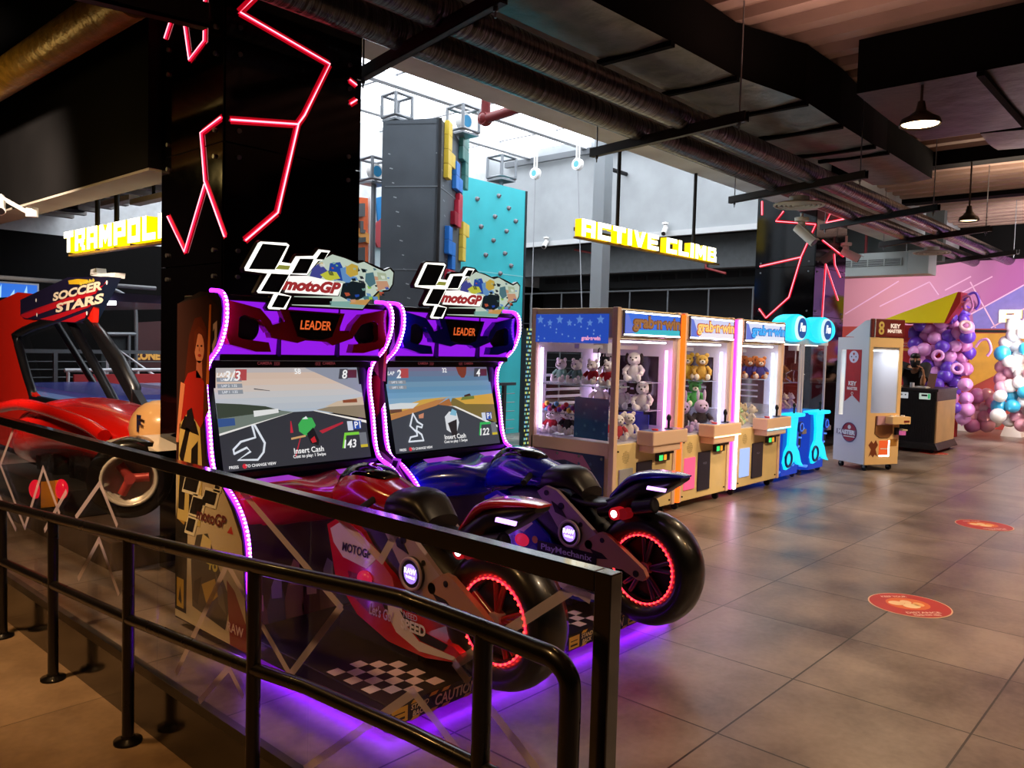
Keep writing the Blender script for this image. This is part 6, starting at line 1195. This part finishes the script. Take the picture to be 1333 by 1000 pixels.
def tet(px, py, cells, hexa):
    """flat block hold fixed on the tower's side panel: unit squares on a grid"""
    P = C0; r = np.array([(px-W/2)/FPX, -(py-H/2)/FPX, 1.]) @ CM; d = Vector(r); k = ((P-Vector((0, 0, EYE))).dot(Nr))/d.dot(Nr); q = Vector((0, 0, EYE))+d*k
    b = MB(); mt = m(hexa, .45, name='painted_block'); s_ = .2
    for i, j in cells: b.obox(q+ur*i*s_*1.05+Z*j*s_, ur*s_*1.03, Z*s_*.98, Nr*.07, mt)
    b.obj('block_hold', t, bevel=.006)
tet(577, 231, [(0, 0), (0, 1), (0, 2), (1, 1), (0, 3)], '#e2c23a'); tet(600, 245, [(0, 0), (0, 1), (0, 2), (0, 3), (-1, 2), (-1, 3)], '#3f7f78'); tet(588, 245, [(0, 0), (0, 1), (1, 0)], '#2f7fd8'); tet(586, 292, [(0, 0), (1, 0), (1, 1), (0, -0)], '#c42440'); tet(592, 286, [(0, 0), (0, 1)], '#c42440'); tet(578, 330, [(0, 0), (0, 1), (1, -1), (1, 0)], '#1f74d0'); tet(597, 322, [(0, 0), (0, 1), (1, 1), (0, -1)], '#e6c84a'); tet(578, 368, [(0, 0), (1, 0)], '#c42440')
# cyan climbing wall
ycy = 9.6; a, c = at(612, 232, y=ycy), at(684, 248, y=ycy)
t = thing('climbing_wall', 'cyan climbing wall with grey holds beside the slate tower', 'climbing wall', (a.x, ycy, 0)); CYW = m('#3cc0ca', .45, noise=.06, scale=2, name='cyan_board')
b = MB(); b.box(a.x-.35, ycy, 0, c.x, ycy+.12, (a.z+c.z)/2, CYW); b.obj('board', t)
b = MB(); b.box(c.x, ycy-.01, 0, c.x+.05, ycy+.5, (a.z+c.z)/2, m('#1c2328', .5)); b.obj('edge_panel', t)
b = MB(); b.box(a.x-.35, ycy-.003, 2.82, c.x, ycy, 2.835, m('#8fd6da', .5)); b.obj('panel_seam', t)
HOLD = m('#8d8a90', .7, noise=.2)
for px, py in ((621, 259), (649, 255), (662, 271), (644, 282), (671, 288), (626, 295), (659, 301), (642, 313), (632, 332), (657, 330), (665, 346), (651, 356), (670, 420), (661, 400), (640, 380), (655, 470), (668, 375)):
    q = at(px, py, y=ycy); b = MB(); b.ball(q, (.05, .045, .04), HOLD, 10, 7); b.ball(q+V3((.01, -.04, .005)), .014, m('#4a4448', .5), 6, 4); b.obj('climbing_hold', t)
# panels glimpsed left of the tower
yp = 10.6
def wallpanel(name, lab, quad, col, items):
    P = [at(px, py, y=yp) for px, py in quad]; t = thing(name, lab, 'climbing panel', (P[3].x, yp, 0)); b = MB(); b.prism([(p.x, p.z) for p in P]+[(P[-1].x, 0), (P[0].x, 0)][::1], (0, yp+.1, 0), X, Z, .1, m(col, .5, noise=.1, scale=3)); b.obj('board', t)
    for nm, q, h, k in items:
        b = MB(); b.prism([(at(px, py, y=yp).x, at(px, py, y=yp).z) for px, py in q], (0, yp-.004*k, 0), X, Z, .03+.012*k, m(h, .5)); b.obj(nm, t)
wallpanel('climbing_board_stand', 'orange climbing board with grey bar shapes at the neon column edge', [(440, 254), (479, 258), (479, 400), (440, 400)], '#e2622a', [('grey_bar_hold', [(440, 266), (473, 265), (473, 282), (440, 284)], '#5a5a5c', 1), ('grey_bar_hold', [(467, 288), (471, 288), (471, 299), (474, 300), (473, 304), (467, 303)], '#5a5a5c', 1), ('grey_bar_hold', [(460, 310), (474, 309), (474, 315), (460, 317)], '#4a4a4c', 1), ('grey_bar_hold', [(460, 323), (473, 322), (473, 345), (460, 345)], '#4a4a4c', 1), ('orange_stripe', [(455, 290), (479, 305), (479, 318), (455, 300)], '#eda04a', 0)])
wallpanel('climbing_board_stand', 'white climbing board with big red splash beside the slate tower', [(482, 257), (512, 252), (512, 400), (482, 400)], '#dfe6e8', [('blue_field', [(488, 258), (512, 252), (512, 290), (491, 290)], '#1f86cc', 0), ('red_splash', [(484, 308), (487, 292), (495, 284), (504, 287), (512, 282), (512, 326), (500, 324), (490, 322), (486, 314)], '#cc4a50', 1), ('yellow_block', [(486, 380), (500, 378), (500, 392), (486, 392)], '#e2b83a', 1), ('green_block', [(500, 370), (508, 370), (508, 384), (500, 384)], '#3a9a5a', 1)])
# auto-belay frames on top of the walls
ALU = m('#8d9196', .35, .6, name='truss_alloy')
def belay(px, py, y, s, lab, disc=True, mast=False):
    c = at(px, py, y=y); t = thing('belay_frame', lab, 'climbing gear', c, 'belay frames on the climbing walls'); h = s/2
    for i in (-1, 1):
        for j in (-1, 1):
            b = MB(); b.cyl(c+V3((i*h, j*h, -h)), c+V3((i*h, j*h, h)), .025, ALU, 8); b.obj('upright', t)
    for k in (-h, h):
        b = MB(); b.tube([c+V3((-h, -h, k)), c+V3((h, -h, k)), c+V3((h, h, k)), c+V3((-h, h, k))], .025, ALU, 8, True); b.obj('square_frame', t)
    b = MB(); b.obox(c+V3((-h, -h, -h-.06)), X*s, Y*s, Z*.03, ALU); b.obj('foot_plate', t)
    if mast:
        b = MB(); b.cyl((c.x, c.y, 0), c-Z*(h+.06), .04, ALU, 10); b.obj('mast', t)
    if disc:
        b = MB(); b.cyl(c+V3((0, -h*.5, -.02)), c+V3((0, h*.3, -.02)), s*.34, WHITE, 24); b.disc(c+V3((0, -h*.5-.003, -.02)), Y, s*.26, m('#2a86b4', .4), 24); b.obj('belay_drum', t)
belay(603, 157, 8.75, .34, 'silver belay frame with blue-faced drum on the slate tower'); belay(653, 219, 9.95, .36, 'silver belay frame on top of the cyan climbing wall', False, True); belay(517, 140, 9.0, .3, 'silver belay frame behind the top of the slate tower', False, True); belay(487, 222, 10.0, .32, 'silver belay frame with white drum left of the slate tower', True, True); 
for px, py, lb, bx in ((697, 226, 'white rope pulley disc hanging nearest the cyan wall', 697), (752, 214, 'white rope pulley disc hanging nearer the grey post', 765)):
    c = at(px, py, x=15.4); t = thing('rope_pulley', lb, 'climbing gear', c); b = MB(); b.cyl(c+X*.06, c-X*.06, .14, WHITE, 24); b.torus(c-X*.062, X, .11, .012, m('#c8c8c8', .4)); b.disc(c-X*.064, X, .075, m('#4fa8b0', .4), 20); b.obj('disc', t)
    b = MB(); b.box(c.x-.02, c.y-.05, c.z, c.x+.02, c.y-.03, 6.42, WHITE); b.box(c.x-.02, c.y+.03, c.z, c.x+.02, c.y+.05, 6.42, WHITE); b.obj('hanger_strap', t)
    e = at(bx, 420, x=15.4); b = MB(); b.tube([c, (e.x, e.y if px > 700 else c.y, .0)], .012, m('#8d9094', .6), 6); b.obj('rope', t)
b = MB(); p, q = at(660, 215, x=15.9), at(1000, 178, x=15.9); b.obox(V3((15.8, p.y, 6.3)), V3((0, -8.3, 0)), Z*.14, X*.1, m('#5a5f64', .5)); tag(b.obj('roof_edge_beam', loc=(15.8, p.y, 6.3)), 'dark grey steel beam along the foot of the skylight above the plaster wall', 'beam')
# grey steel post and black stay bar
q = at(790, 300, y=7.0); b = MB(); b.box(q.x-.1, 7.0, 0, q.x+.1, 7.2, 4.6 if False else 6.4, m('#9aa2a8', .5, name='grey_post_paint')); tag(b.obj('steel_post', loc=(q.x, 7.1, 0)), 'tall pale grey square steel post behind the first claw machine', 'post')
b = MB(); a, c = at(800, 222, x=15.5), at(838, 236, x=15.5); b.tube([(15.98, a.y, a.z), (15.0, a.y, a.z)], .05, BLACKM, 8); tag(b.obj('stay_bar', loc=(15.98, a.y, a.z)), 'short black bar sticking out of the grey plaster wall by the post', 'bar')
for px, py in ((711, 316), (866, 298)):
    camera_unit(at(px, py, x=15.85), (-.6, -.2, -.5), at(px, py, x=15.85).z+.16, 'small white camera under the plaster wall, '+('left' if px < 800 else 'right')+' of the grey post', 1.3)
# dark recess below: truss duct, guard fence, net posts
t = thing('cable_truss', 'long dark duct with slots across the recess behind the claw machines', 'duct', (18, 10, 2.9)); b = MB(); a = at(690, 378, x=17.8); c = at(985, 358, x=17.8); zz = (a.z+c.z)/2
b.box(17.7, 7.0, zz-.12, 18.1, 15, zz+.28, m('#2c3032', .5)); b.obj('duct_body', t); b = MB()
for i in range(18): b.box(17.68, 7.1+i*.43, zz+.05, 17.7, 7.45+i*.43, zz+.2, m('#101214', .5))
b.obj('slot_grille', t)
for yy in (8, 10.5, 13):
    b = MB(); b.cyl((17.9, yy, zz+.28), (17.9, yy, 4.2), .015, STEEL, 8); b.obj('threaded_rod', t)
t = thing('guard_fence', 'dark guard fence with thin posts across the recess behind the claw machines', 'fence', (17, 10, 0)); zf = at(850, 378, x=17.0).z
b = MB(); b.cyl((17, 7.0, zf), (17, 15, zf), .025, m('#6d7276', .4, .4), 10); b.obj('top_rail', t)
for k in range(8):
    b = MB(); b.cyl((17, 7.0+k*1.1, 0), (17, 7.0+k*1.1, zf), .022, m('#6d7276', .4, .4), 10); b.obj('fence_post', t)
b = MB()
for k in range(11): b.cyl((17, 7.0, .2+k*.2), (17, 15, .2+k*.2), .008, m('#4a4e52', .5), 6)
b.obj('wire', t)
# patterned light panel and railing seen beside the first claw machine
q0, q1 = at(685, 428, y=6.2), at(694, 560, y=6.2); t = thing('dotted_light_panel', 'narrow dark panel of small yellow and blue lights left of the claw machines', 'light panel', (q0.x, 6.2, 0))
b = MB(); b.box(q0.x, 6.2, 0, q1.x+.05, 6.26, q0.z, m('#27424e', .5)); b.obj('panel', t); b = MB()
for i in range(5):
    for j in range(34):
        if (i*7+j*5) % 4: b.box(q0.x+.012+i*.022, 6.194, .12+j*.05, q0.x+.024+i*.022, 6.2, .145+j*.05, m(['#d8d86a', '#8ad0c0', '#6aa8d8'][(i+j) % 3], .5, em=.9))
b.obj('light_dots', t, kind='stuff')
t = thing('cable_railing', 'dark grey railing with horizontal wires behind the blue motorbike cabinet', 'railing', (6.0, 7.6, 0))
b = MB(); b.box(4.6, 7.58, 1.02, 8.5, 7.63, 1.06, m('#5a5f62', .4, .5)); b.obj('top_rail', t)
for k in range(4):
    b = MB(); b.box(4.65+k*1.2, 7.58, 0, 4.70+k*1.2, 7.63, 1.02, m('#3d4144', .5)); b.obj('railing_post', t)
b = MB()
for k in range(7): b.cyl((4.6, 7.605, .15+k*.125), (8.5, 7.605, .15+k*.125), .006, STEEL, 6)
b.obj('wire', t)
# ================================================================ left side: coin game, racing car ride, trampoline hall
XP = 3.3; KP_ = XP/2.78
def pp(px, py): p = at(px, py, x=XP); return (-p.y, p.z)
t = thing('coin_pusher_game', 'big red cabin-shaped game with slanted window and SOCCER STARS header', 'arcade machine', (XP, 8, 0)); RG = m('#d8200f', .3, coat=.4, name='red_gloss'); NAVY = m('#1b1630', .35, coat=.3)
OUT = [pp(-60, 470), pp(-60, 410), pp(0, 395), pp(30, 381), pp(52, 383), pp(130, 393), pp(128, 420), pp(195, 528), pp(205, 556)]
HOLE = [pp(24, 436), pp(60, 421), pp(118, 416), pp(182, 529), pp(60, 522), pp(45, 508)]
ym = OUT[0][0]
b = MB(); Ou = [OUT[0], OUT[1], OUT[2], OUT[3], OUT[4], OUT[5], OUT[6], OUT[7], OUT[8], (OUT[8][0], .12), (OUT[0][0], .12)]
def band(A, B, dep=.06):
    for i in range(len(A)): j = (i+1) % len(A); b.prism([A[i], A[j], B[j], B[i]], (XP, 0, 0), -Y, Z, -dep, RG)
ring_o = [Ou[2], Ou[3], Ou[5], Ou[7], (Ou[8][0], .12), (Ou[0][0], .12), Ou[0]]
for q in ([Ou[0], Ou[1], Ou[2], Ou[3], HOLE[1], HOLE[0], HOLE[5], (HOLE[5][0], .12), (Ou[0][0], .12)], [Ou[3], Ou[5], Ou[6], HOLE[2], HOLE[1]], [(HOLE[5][0], .12), HOLE[5], HOLE[4], HOLE[3], Ou[7], Ou[8], (Ou[8][0], .12)]): b.prism(q, (XP, 0, 0), -Y, Z, .06, RG)
b.obj('side_wall', t)
b = MB(); b.prism([Ou[6], Ou[7], HOLE[3], HOLE[2]], (XP, 0, 0), -Y, Z, .07, BLACK); b.obj('slanted_front_pillar', t)
b = MB(); GX2 = [V3((XP-.03, -q[0], q[1])) for q in HOLE]; b.tube(bez(GX2+[GX2[0]], 4)[:-1], .052, BLACK, 8, True); b.obj('window_gasket', t)
b = MB(); b.poly(HOLE, (XP+.02, 0, 0), -Y, Z, GLASS); b.obj('window_glass', t)
b = MB(); a, c = at(92, 418, x=XP+.05), at(152, 528, x=XP+.05); b.tube([a, c], .05, BLACK, 8); b.obj('window_pillar', t); b = MB(); a, c = at(74, 421, x=XP+1.3), at(140, 528, x=XP+1.3); b.tube([a, c], .05, BLACK, 8); b.obj('window_pillar', t)
b = MB(); dep = 1.5; yb0, yb1 = 10.3, 6.9; b.box(XP+.1, 8.2, .3, XP+dep, 12.6, .8, m('#20203a', .3)); b.box(XP+.1, 8.3, .8, XP+dep, 12.6, .82, m('#8fb4e8', .15, em=.25)); b.box(XP+.3, 9.6, .82, XP+dep-.1, 12.5, .88, m('#5a62c8', .2, em=.12)); b.obj('playfield', t)
b = MB(); b.box(XP+dep, 8.6, .12, XP+dep+.06, 13.0, .85, RG); b.box(XP+.0, 8.8, 1.94, XP+dep, 13.0, 2.03, NAVY); b.box(XP+.06, 8.75, 1.90, XP+.16, 8.95, 1.94, LITW); b.obj('rear_frame', t)
b = MB(); b.add([at(195, 530, x=XP), at(205, 556, x=XP), at(148, 556, x=XP), at(152, 541, x=XP)], [(0, 1, 2, 3)], m('#1c2a80', .35)); q = at(160, 552, x=XP-.004); b.text('Sponge', q, -Y, Z, .07, m('#e2c22a', .4), w=.3, bold=.05); b.obj('front_badge', t)
HD = [pp(36, 391), pp(35, 371), pp(68, 361), pp(108, 361), pp(150, 361), pp(140, 377), pp(118, 413), pp(110, 420), pp(60, 417), pp(36, 413)]
HD = [pp(36, 391), pp(98, 362), pp(150, 361), pp(143, 375), pp(120, 418), pp(110, 421), pp(40, 415), pp(36, 411)]
b = MB(); b.prism(HD, (XP+.06, 0, 0), -Y, Z, .14, NAVY); hs = b.obj('header_sign', t, bevel=.006)
b = MB(); rd = m('#b3121f', .4); XH = XP-.086
def HP(q, mat, k=0): b.poly([pp(*p) for p in q], (XP-.0815-.002*k, 0, 0), -Y, Z, mat)
HP([(37, 409), (146, 372), (148, 368), (152, 366), (140, 378)], rd); HP([(38, 413), (45, 415), (136, 383), (139, 377), (37, 410)], rd, 1); HP([(62, 416), (80, 418), (128, 400), (131, 396)], rd, 1); HP([(90, 419), (108, 420), (122, 414), (124, 406)], rd, 1)
CRM = m('#e8d6b8', .4)
def slant(px0, py0, px1, py1): a, c = at(px0, py0, x=XP-.088), at(px1, py1, x=XP-.088); return (c-a)
U_ = slant(70, 386, 130, 371); 
b.text('SOCCER', at(99, 379.5, x=XP-.09), U_, Z, .08*KP_, CRM, w=1.17*KP_, bold=.045, shear=.1); b.text('STARS', at(102, 395, x=XP-.09), U_, Z, .085*KP_, CRM, w=1.13*KP_, bold=.045, shear=.1)
b.poly([pp(*p) for p in ((100, 366), (112, 364), (126, 365), (125, 370), (113, 371), (101, 371))], (XP-.087, 0, 0), -Y, Z, m('#d8b020', .4)); b.text('SpongeBob', at(113, 367.5, x=XP-.091), U_, Z, .05, m('#f2dc4a', .4), w=.4, bold=.02)
for p in ((47, 391), (48, 410), (113, 408), (139, 368)): b.disc(at(*p, x=XP-.09), X, .022, WHITE, 10)
b.obj('header_print', hs)
b = MB(); a = at(120, 357, x=XP+.2); b.prism([pp(117, 358), pp(118, 351), pp(125, 349), pp(126, 357)], (XP+.1, 0, 0), -Y, Z, .1, WHITE); b.prism([pp(117, 357), pp(150, 355), pp(149, 362), pp(118, 359)], (XP+.1, 0, 0), -Y, Z, .1, WHITE); b.obj('white_fin', t)
# racing car ride
XC = 2.45
t = thing('racing_car_ride', 'red ride-on racing car with black wheels and a rear yellow plate behind the glass', 'ride', (XC, 6.8, 0)); RC = m('#c8140f', .22, coat=.7, name='car_red'); YW = m('#d98a1a', .5)
def cp(px, py): return at(px, py, x=XC)
def shell(secs, mat, n=14):
    b = MB(); rings = []
    for y, zc, hw, hh, xc in secs: rings.append([(xc+hw*math.copysign(abs(math.cos(2*math.pi*i/n))**.8, math.cos(2*math.pi*i/n)), y, zc+hh*math.copysign(abs(math.sin(2*math.pi*i/n))**.8, math.sin(2*math.pi*i/n))) for i in range(n)])
    b.loft(rings, mat); return b
p = [cp(66, 590), cp(110, 556), cp(160, 570), cp(185, 575), cp(205, 585)]
shell([(8.4, .55, .25, .2, XC+.2), (8.0, .68, .42, .3, XC+.2), (7.2, .80, .42, .28, XC+.2), (6.6, .82, .36, .22, XC+.2), (6.0, .76, .32, .22, XC+.2), (5.62, .70, .29, .2, XC+.2), (5.5, .66, .2, .14, XC+.2)], RC).obj('body_shell', t, subd=1)
b = MB(); q = cp(187, 552); b.ball((XC+.12, 5.72, .93), (.2, .26, .2), m('#e0b27c', .3, coat=.5), 18, 12); b.text('F', (XC-.075, 5.62, .98), -Y, Z, .12, m('#16204a', .4), bold=.05); b.obj('driver_helmet', t)
b = MB(); b.tube(bez([(XC-.17, 8.3, .90), (XC-.2, 7.5, .98), (XC-.18, 6.4, .93), (XC-.16, 6.0, .86)], 5), .05, RC, 10); b.obj('cockpit_rim', t)
for px, py, rr_, xx, ax in ((168, 625, .26, XC-.3, (-.5, -.87, 0)), (106, 612, .3, XC-.05, (-1, 0, 0)), (60, 598, .27, XC-.1, (-1, 0, 0))):
    q = at(px, py, x=xx); A = V3(ax).normalized(); u = Z; w_ = A.cross(u); b = MB(); b.lathe([(-.15, rr_*.64), (-.17, rr_*.8), (-.14, rr_*.97), (0, rr_), (.14, rr_*.97), (.17, rr_*.8), (.15, rr_*.64)], q-A*.16, A, m('#0c0a09', .25, coat=.4), 36, True, px != 168); w = b.obj('wheel', t)
    if px != 168: continue
    b = MB(); b.lathe([(.155, rr_*.66), (.16, rr_*.60), (.06, rr_*.5), (.05, .01)], q-A*.16, A, m('#b9b2aa', .3, .2), 30, True, False); b.torus(q, A, rr_*.63, .012, m('#d8d2ca', .3, .3), 30, 8)
    for k in range(3): a = k*2.094+.6; b.tube([q-A*.06, q-A*.06+(u*math.cos(a)+w_*math.sin(a))*rr_*.44], .03, m('#a8403e', .3, .2), 8)
    b.cyl(q-A*.1, q-A*.03, .035, m('#b3484a', .3, .2), 12); b.obj('wheel_rim', w)
b = MB(); a, c, d, e = (at(x_, y_, x=XC-.35) for x_, y_ in ((57, 627), (76, 625), (75, 659), (57, 661))); b.prism([(-q.y, q.z) for q in (d, c, a, e)][::-1], (XC-.35, 0, 0), -Y, Z, .02, YW); b.obj('yellow_plate', t, bevel=.01)
for px, py in ((46, 637), (80, 637)): q = at(px, py, x=XC-.33); b = MB(); b.ball(q, (.04, .075, .075), m('#e0142a', .2, em=1.0), 14, 9); b.obj('tail_lamp', t)
b = MB(); b.box(XC-.3, 5.5, .0, XC+.6, 8.6, .2, m('#4a3c30', .4)); b.box(XC-.32, 6.4, .2, XC+.3, 8.0, .42, BLACKM); b.obj('ride_base', t, bevel=.01)
b = MB(); q = [at(x_, y_, x=XC-.2) for x_, y_ in ((138, 574), (165, 568), (205, 588), (165, 584))]; b.prism([(-k.y, k.z) for k in q], (XC-.2, 0, 0), -Y, Z, -.25, m('#d8d4d0', .3, coat=.5)); b.obj('white_side_fin', t)
# trampoline hall
PW = m('#c9ccd0', .5); PD = m('#5a5e62', .5, .3)
t = thing('white_railing', 'white tube railing beyond the coin game window', 'railing', (3.6, 9.0, 0))
a, c = at(150, 500, y=13.6), at(212, 506, y=13.6)
for z, mt in ((1.0, PW), (.75, PW), (.5, PW)):
    b = MB(); b.cyl((4.6, 13.6, z), (7.4, 13.6, z), .03, mt, 8); b.obj('rail', t)
for k in range(6):
    b = MB(); b.cyl((4.65+k*.54, 13.6, 0), (4.65+k*.54, 13.6, 1.0), .025, PW, 8); b.obj('railing_post', t)
t = thing('dark_wire_railing', 'grey stair railing with wires at the back of the trampoline hall', 'railing', (4.5, 13, 0)); q = at(170, 470, y=13)
b = MB(); b.box(3.6, 14.38, 1.25, 7.5, 14.44, 1.31, PD); b.obj('top_rail', t)
for k in range(4):
    b = MB(); b.box(3.7+k, 14.38, 0, 3.76+k, 14.44, 1.25, PD); b.obj('railing_post', t)
b = MB()
for k in range(8): b.cyl((3.6, 14.41, .2+k*.13), (7.5, 14.41, .2+k*.13), .01, PD, 6)
b.obj('wire', t)
b = MB(); q, r_ = at(140, 445, y=13.9), at(212, 497, y=13.9); b.tube([(q.x, q.y, 0), q, r_, (r_.x, r_.y, 0)], .03, PW, 8); tag(b.obj('sloping_handrail', loc=(q.x, q.y, 0)), 'pale handrail sloping down to the right behind the coin game', 'handrail')
t = thing('trampoline_cage', 'arched tube cage frame of the trampolines at the left', 'cage', (4, 14.8, 0)); TB = m('#74787c', .4, .4)
b = MB(); b.tube(bez([at(148, 377, y=14.8), at(163, 385, y=14.8), at(174, 398, y=14.8), at(177, 415, y=14.8), at(177, 470, y=14.8), V3((at(177, 470, y=14.8).x, 14.8, 0))], 5), .035, TB, 8); b.obj('arched_tube', t)
b = MB(); b.tube([at(130, 435, y=14.8), at(177, 435, y=14.8)], .035, TB, 8); b.tube([at(168, 435, y=14.8), V3((at(168, 435, y=14.8).x, 14.8, 0))], .03, TB, 8); b.obj('cross_tube', t)
b = MB(); P = [at(x_, y_, y=14.85) for x_, y_ in ((132, 436), (167, 437), (167, 500), (132, 500))]; b.face(P, m('#23282a', .8)); b.obj('net_panel', t)
b = MB(); P = [at(x_, y_, y=15.49) for x_, y_ in ((176, 420), (214, 418), (214, 480), (176, 477))]; b.prism([(p.x, p.z) for p in P], (0, 15.499, 0), X, Z, .03, m('#3a1216', .6)); o = b.obj('zone_board', loc=P[0]); tag(o, 'dark red wall board reading ZONE at the back left', 'sign')
b = MB(); b.text('ZONE', at(191, 463, y=15.465), X, Z, .17, m('#d09a4a', .4, em=.8), w=.52, bold=.06); b.obj('lettering', o)
for (px, py, w_, h_), lb in (((8, 379, .95, .26), 'wall television with a blue picture at the left edge'),):
    c = at(px, py, y=15.4); t = thing('television', lb, 'television', c); b = MB(); b.box(c.x-w_/2-.03, 15.42, c.z-h_/2-.03, c.x+w_/2+.03, 15.5, c.z+h_/2+.03, m('#b9bcc0', .4)); b.obj('frame', t)
    b = MB(); b.box(c.x-w_/2, 15.41, c.z-h_/2, c.x+w_/2, 15.42, c.z+h_/2, m('#2a6fd8', .4, em=1.0))
    for k in range(6): b.face([(c.x-w_/2+.1+k*.2, 15.405, c.z-h_/2), (c.x-w_/2+.2+k*.2, 15.405, c.z-h_/2), (c.x-w_/2+.22+k*.19, 15.405, c.z+h_/2*(.3+.6*(k % 2)))], m('#a8d8f8', .4, em=1.0))
    b.obj('screen', t)
q = at(91, 272, x=3.6); t = thing('dark_pendant_lamp', 'dark pendant lamp above the yellow trampoline sign', 'lamp', q); b = MB(); b.lathe([(.16, .08), (.0, .09), (-.02, .16)], q, Z, BLACKM, 18); b.cyl(q+Z*.16, (q.x, q.y, 3.6), .012, BLACKM, 6); b.obj('housing', t); b = MB(); b.disc(q-Z*.018, Z, .13, m('#d8d8d4', .4, em=.5), 18); b.obj('lens', t)
for px, py, lb in ((152, 266, 'pale fluorescent batten over the trampoline sign'), (200, 262, 'pale fluorescent batten nearest the neon column')):
    q = at(px, py, x=4.0); b = MB(); b.box(q.x-.06, q.y-.5, q.z, q.x+.06, q.y+.5, q.z+.06, m('#d9d9d4', .5)); b.cyl((q.x, q.y, q.z+.06), (q.x, q.y, 3.58), .02, BLACKM, 8); tag(b.obj('fluorescent_batten', loc=q), lb, 'light fitting')
b = MB(); q = at(56, 262, x=5.0); b.cyl((5.0, q.y, 0), (5.0, q.y, 3.56), .03, m('#5a4a1e', .5), 10); tag(b.obj('thin_post', loc=(5.0, q.y, 0)), 'thin dark upright post under the bulkhead left of the trampoline sign', 'post')
b = MB(); b.cyl((2.9, 12.2, 2.3), (5.4, 12.2, 2.3), .03, m('#77797c', .5), 8); tag(b.obj('white_tube', loc=(2.9, 12.2, 2.3)), 'horizontal white tube behind the coin game header', 'tube')
t = thing('air_hockey_table', 'bright blue-topped game table seen through the coin game window', 'game table', (6.0, 11.5, 0)); b = MB(); b.box(5.3, 10.4, .78, 6.7, 12.6, .84, m('#9fb8e8', .2, em=.15)); b.obj('table_top', t); b = MB(); b.box(5.3, 10.4, .5, 6.7, 12.6, .78, m('#2a2a5a', .4)); b.obj('apron', t)
for xx in (5.4, 6.6):
    for yy in (10.5, 12.5): b = MB(); b.box(xx-.05, yy-.05, 0, xx+.05, yy+.05, .5, BLACKM); b.obj('leg', t)
b = MB(); b.box(4.6, 13.2, 0, 7.6, 13.25, .95, m('#c03a3c', .5)); tag(b.obj('red_barrier', loc=(4.6, 13.2, 0)), 'red and pink barrier board behind the game table', 'barrier')
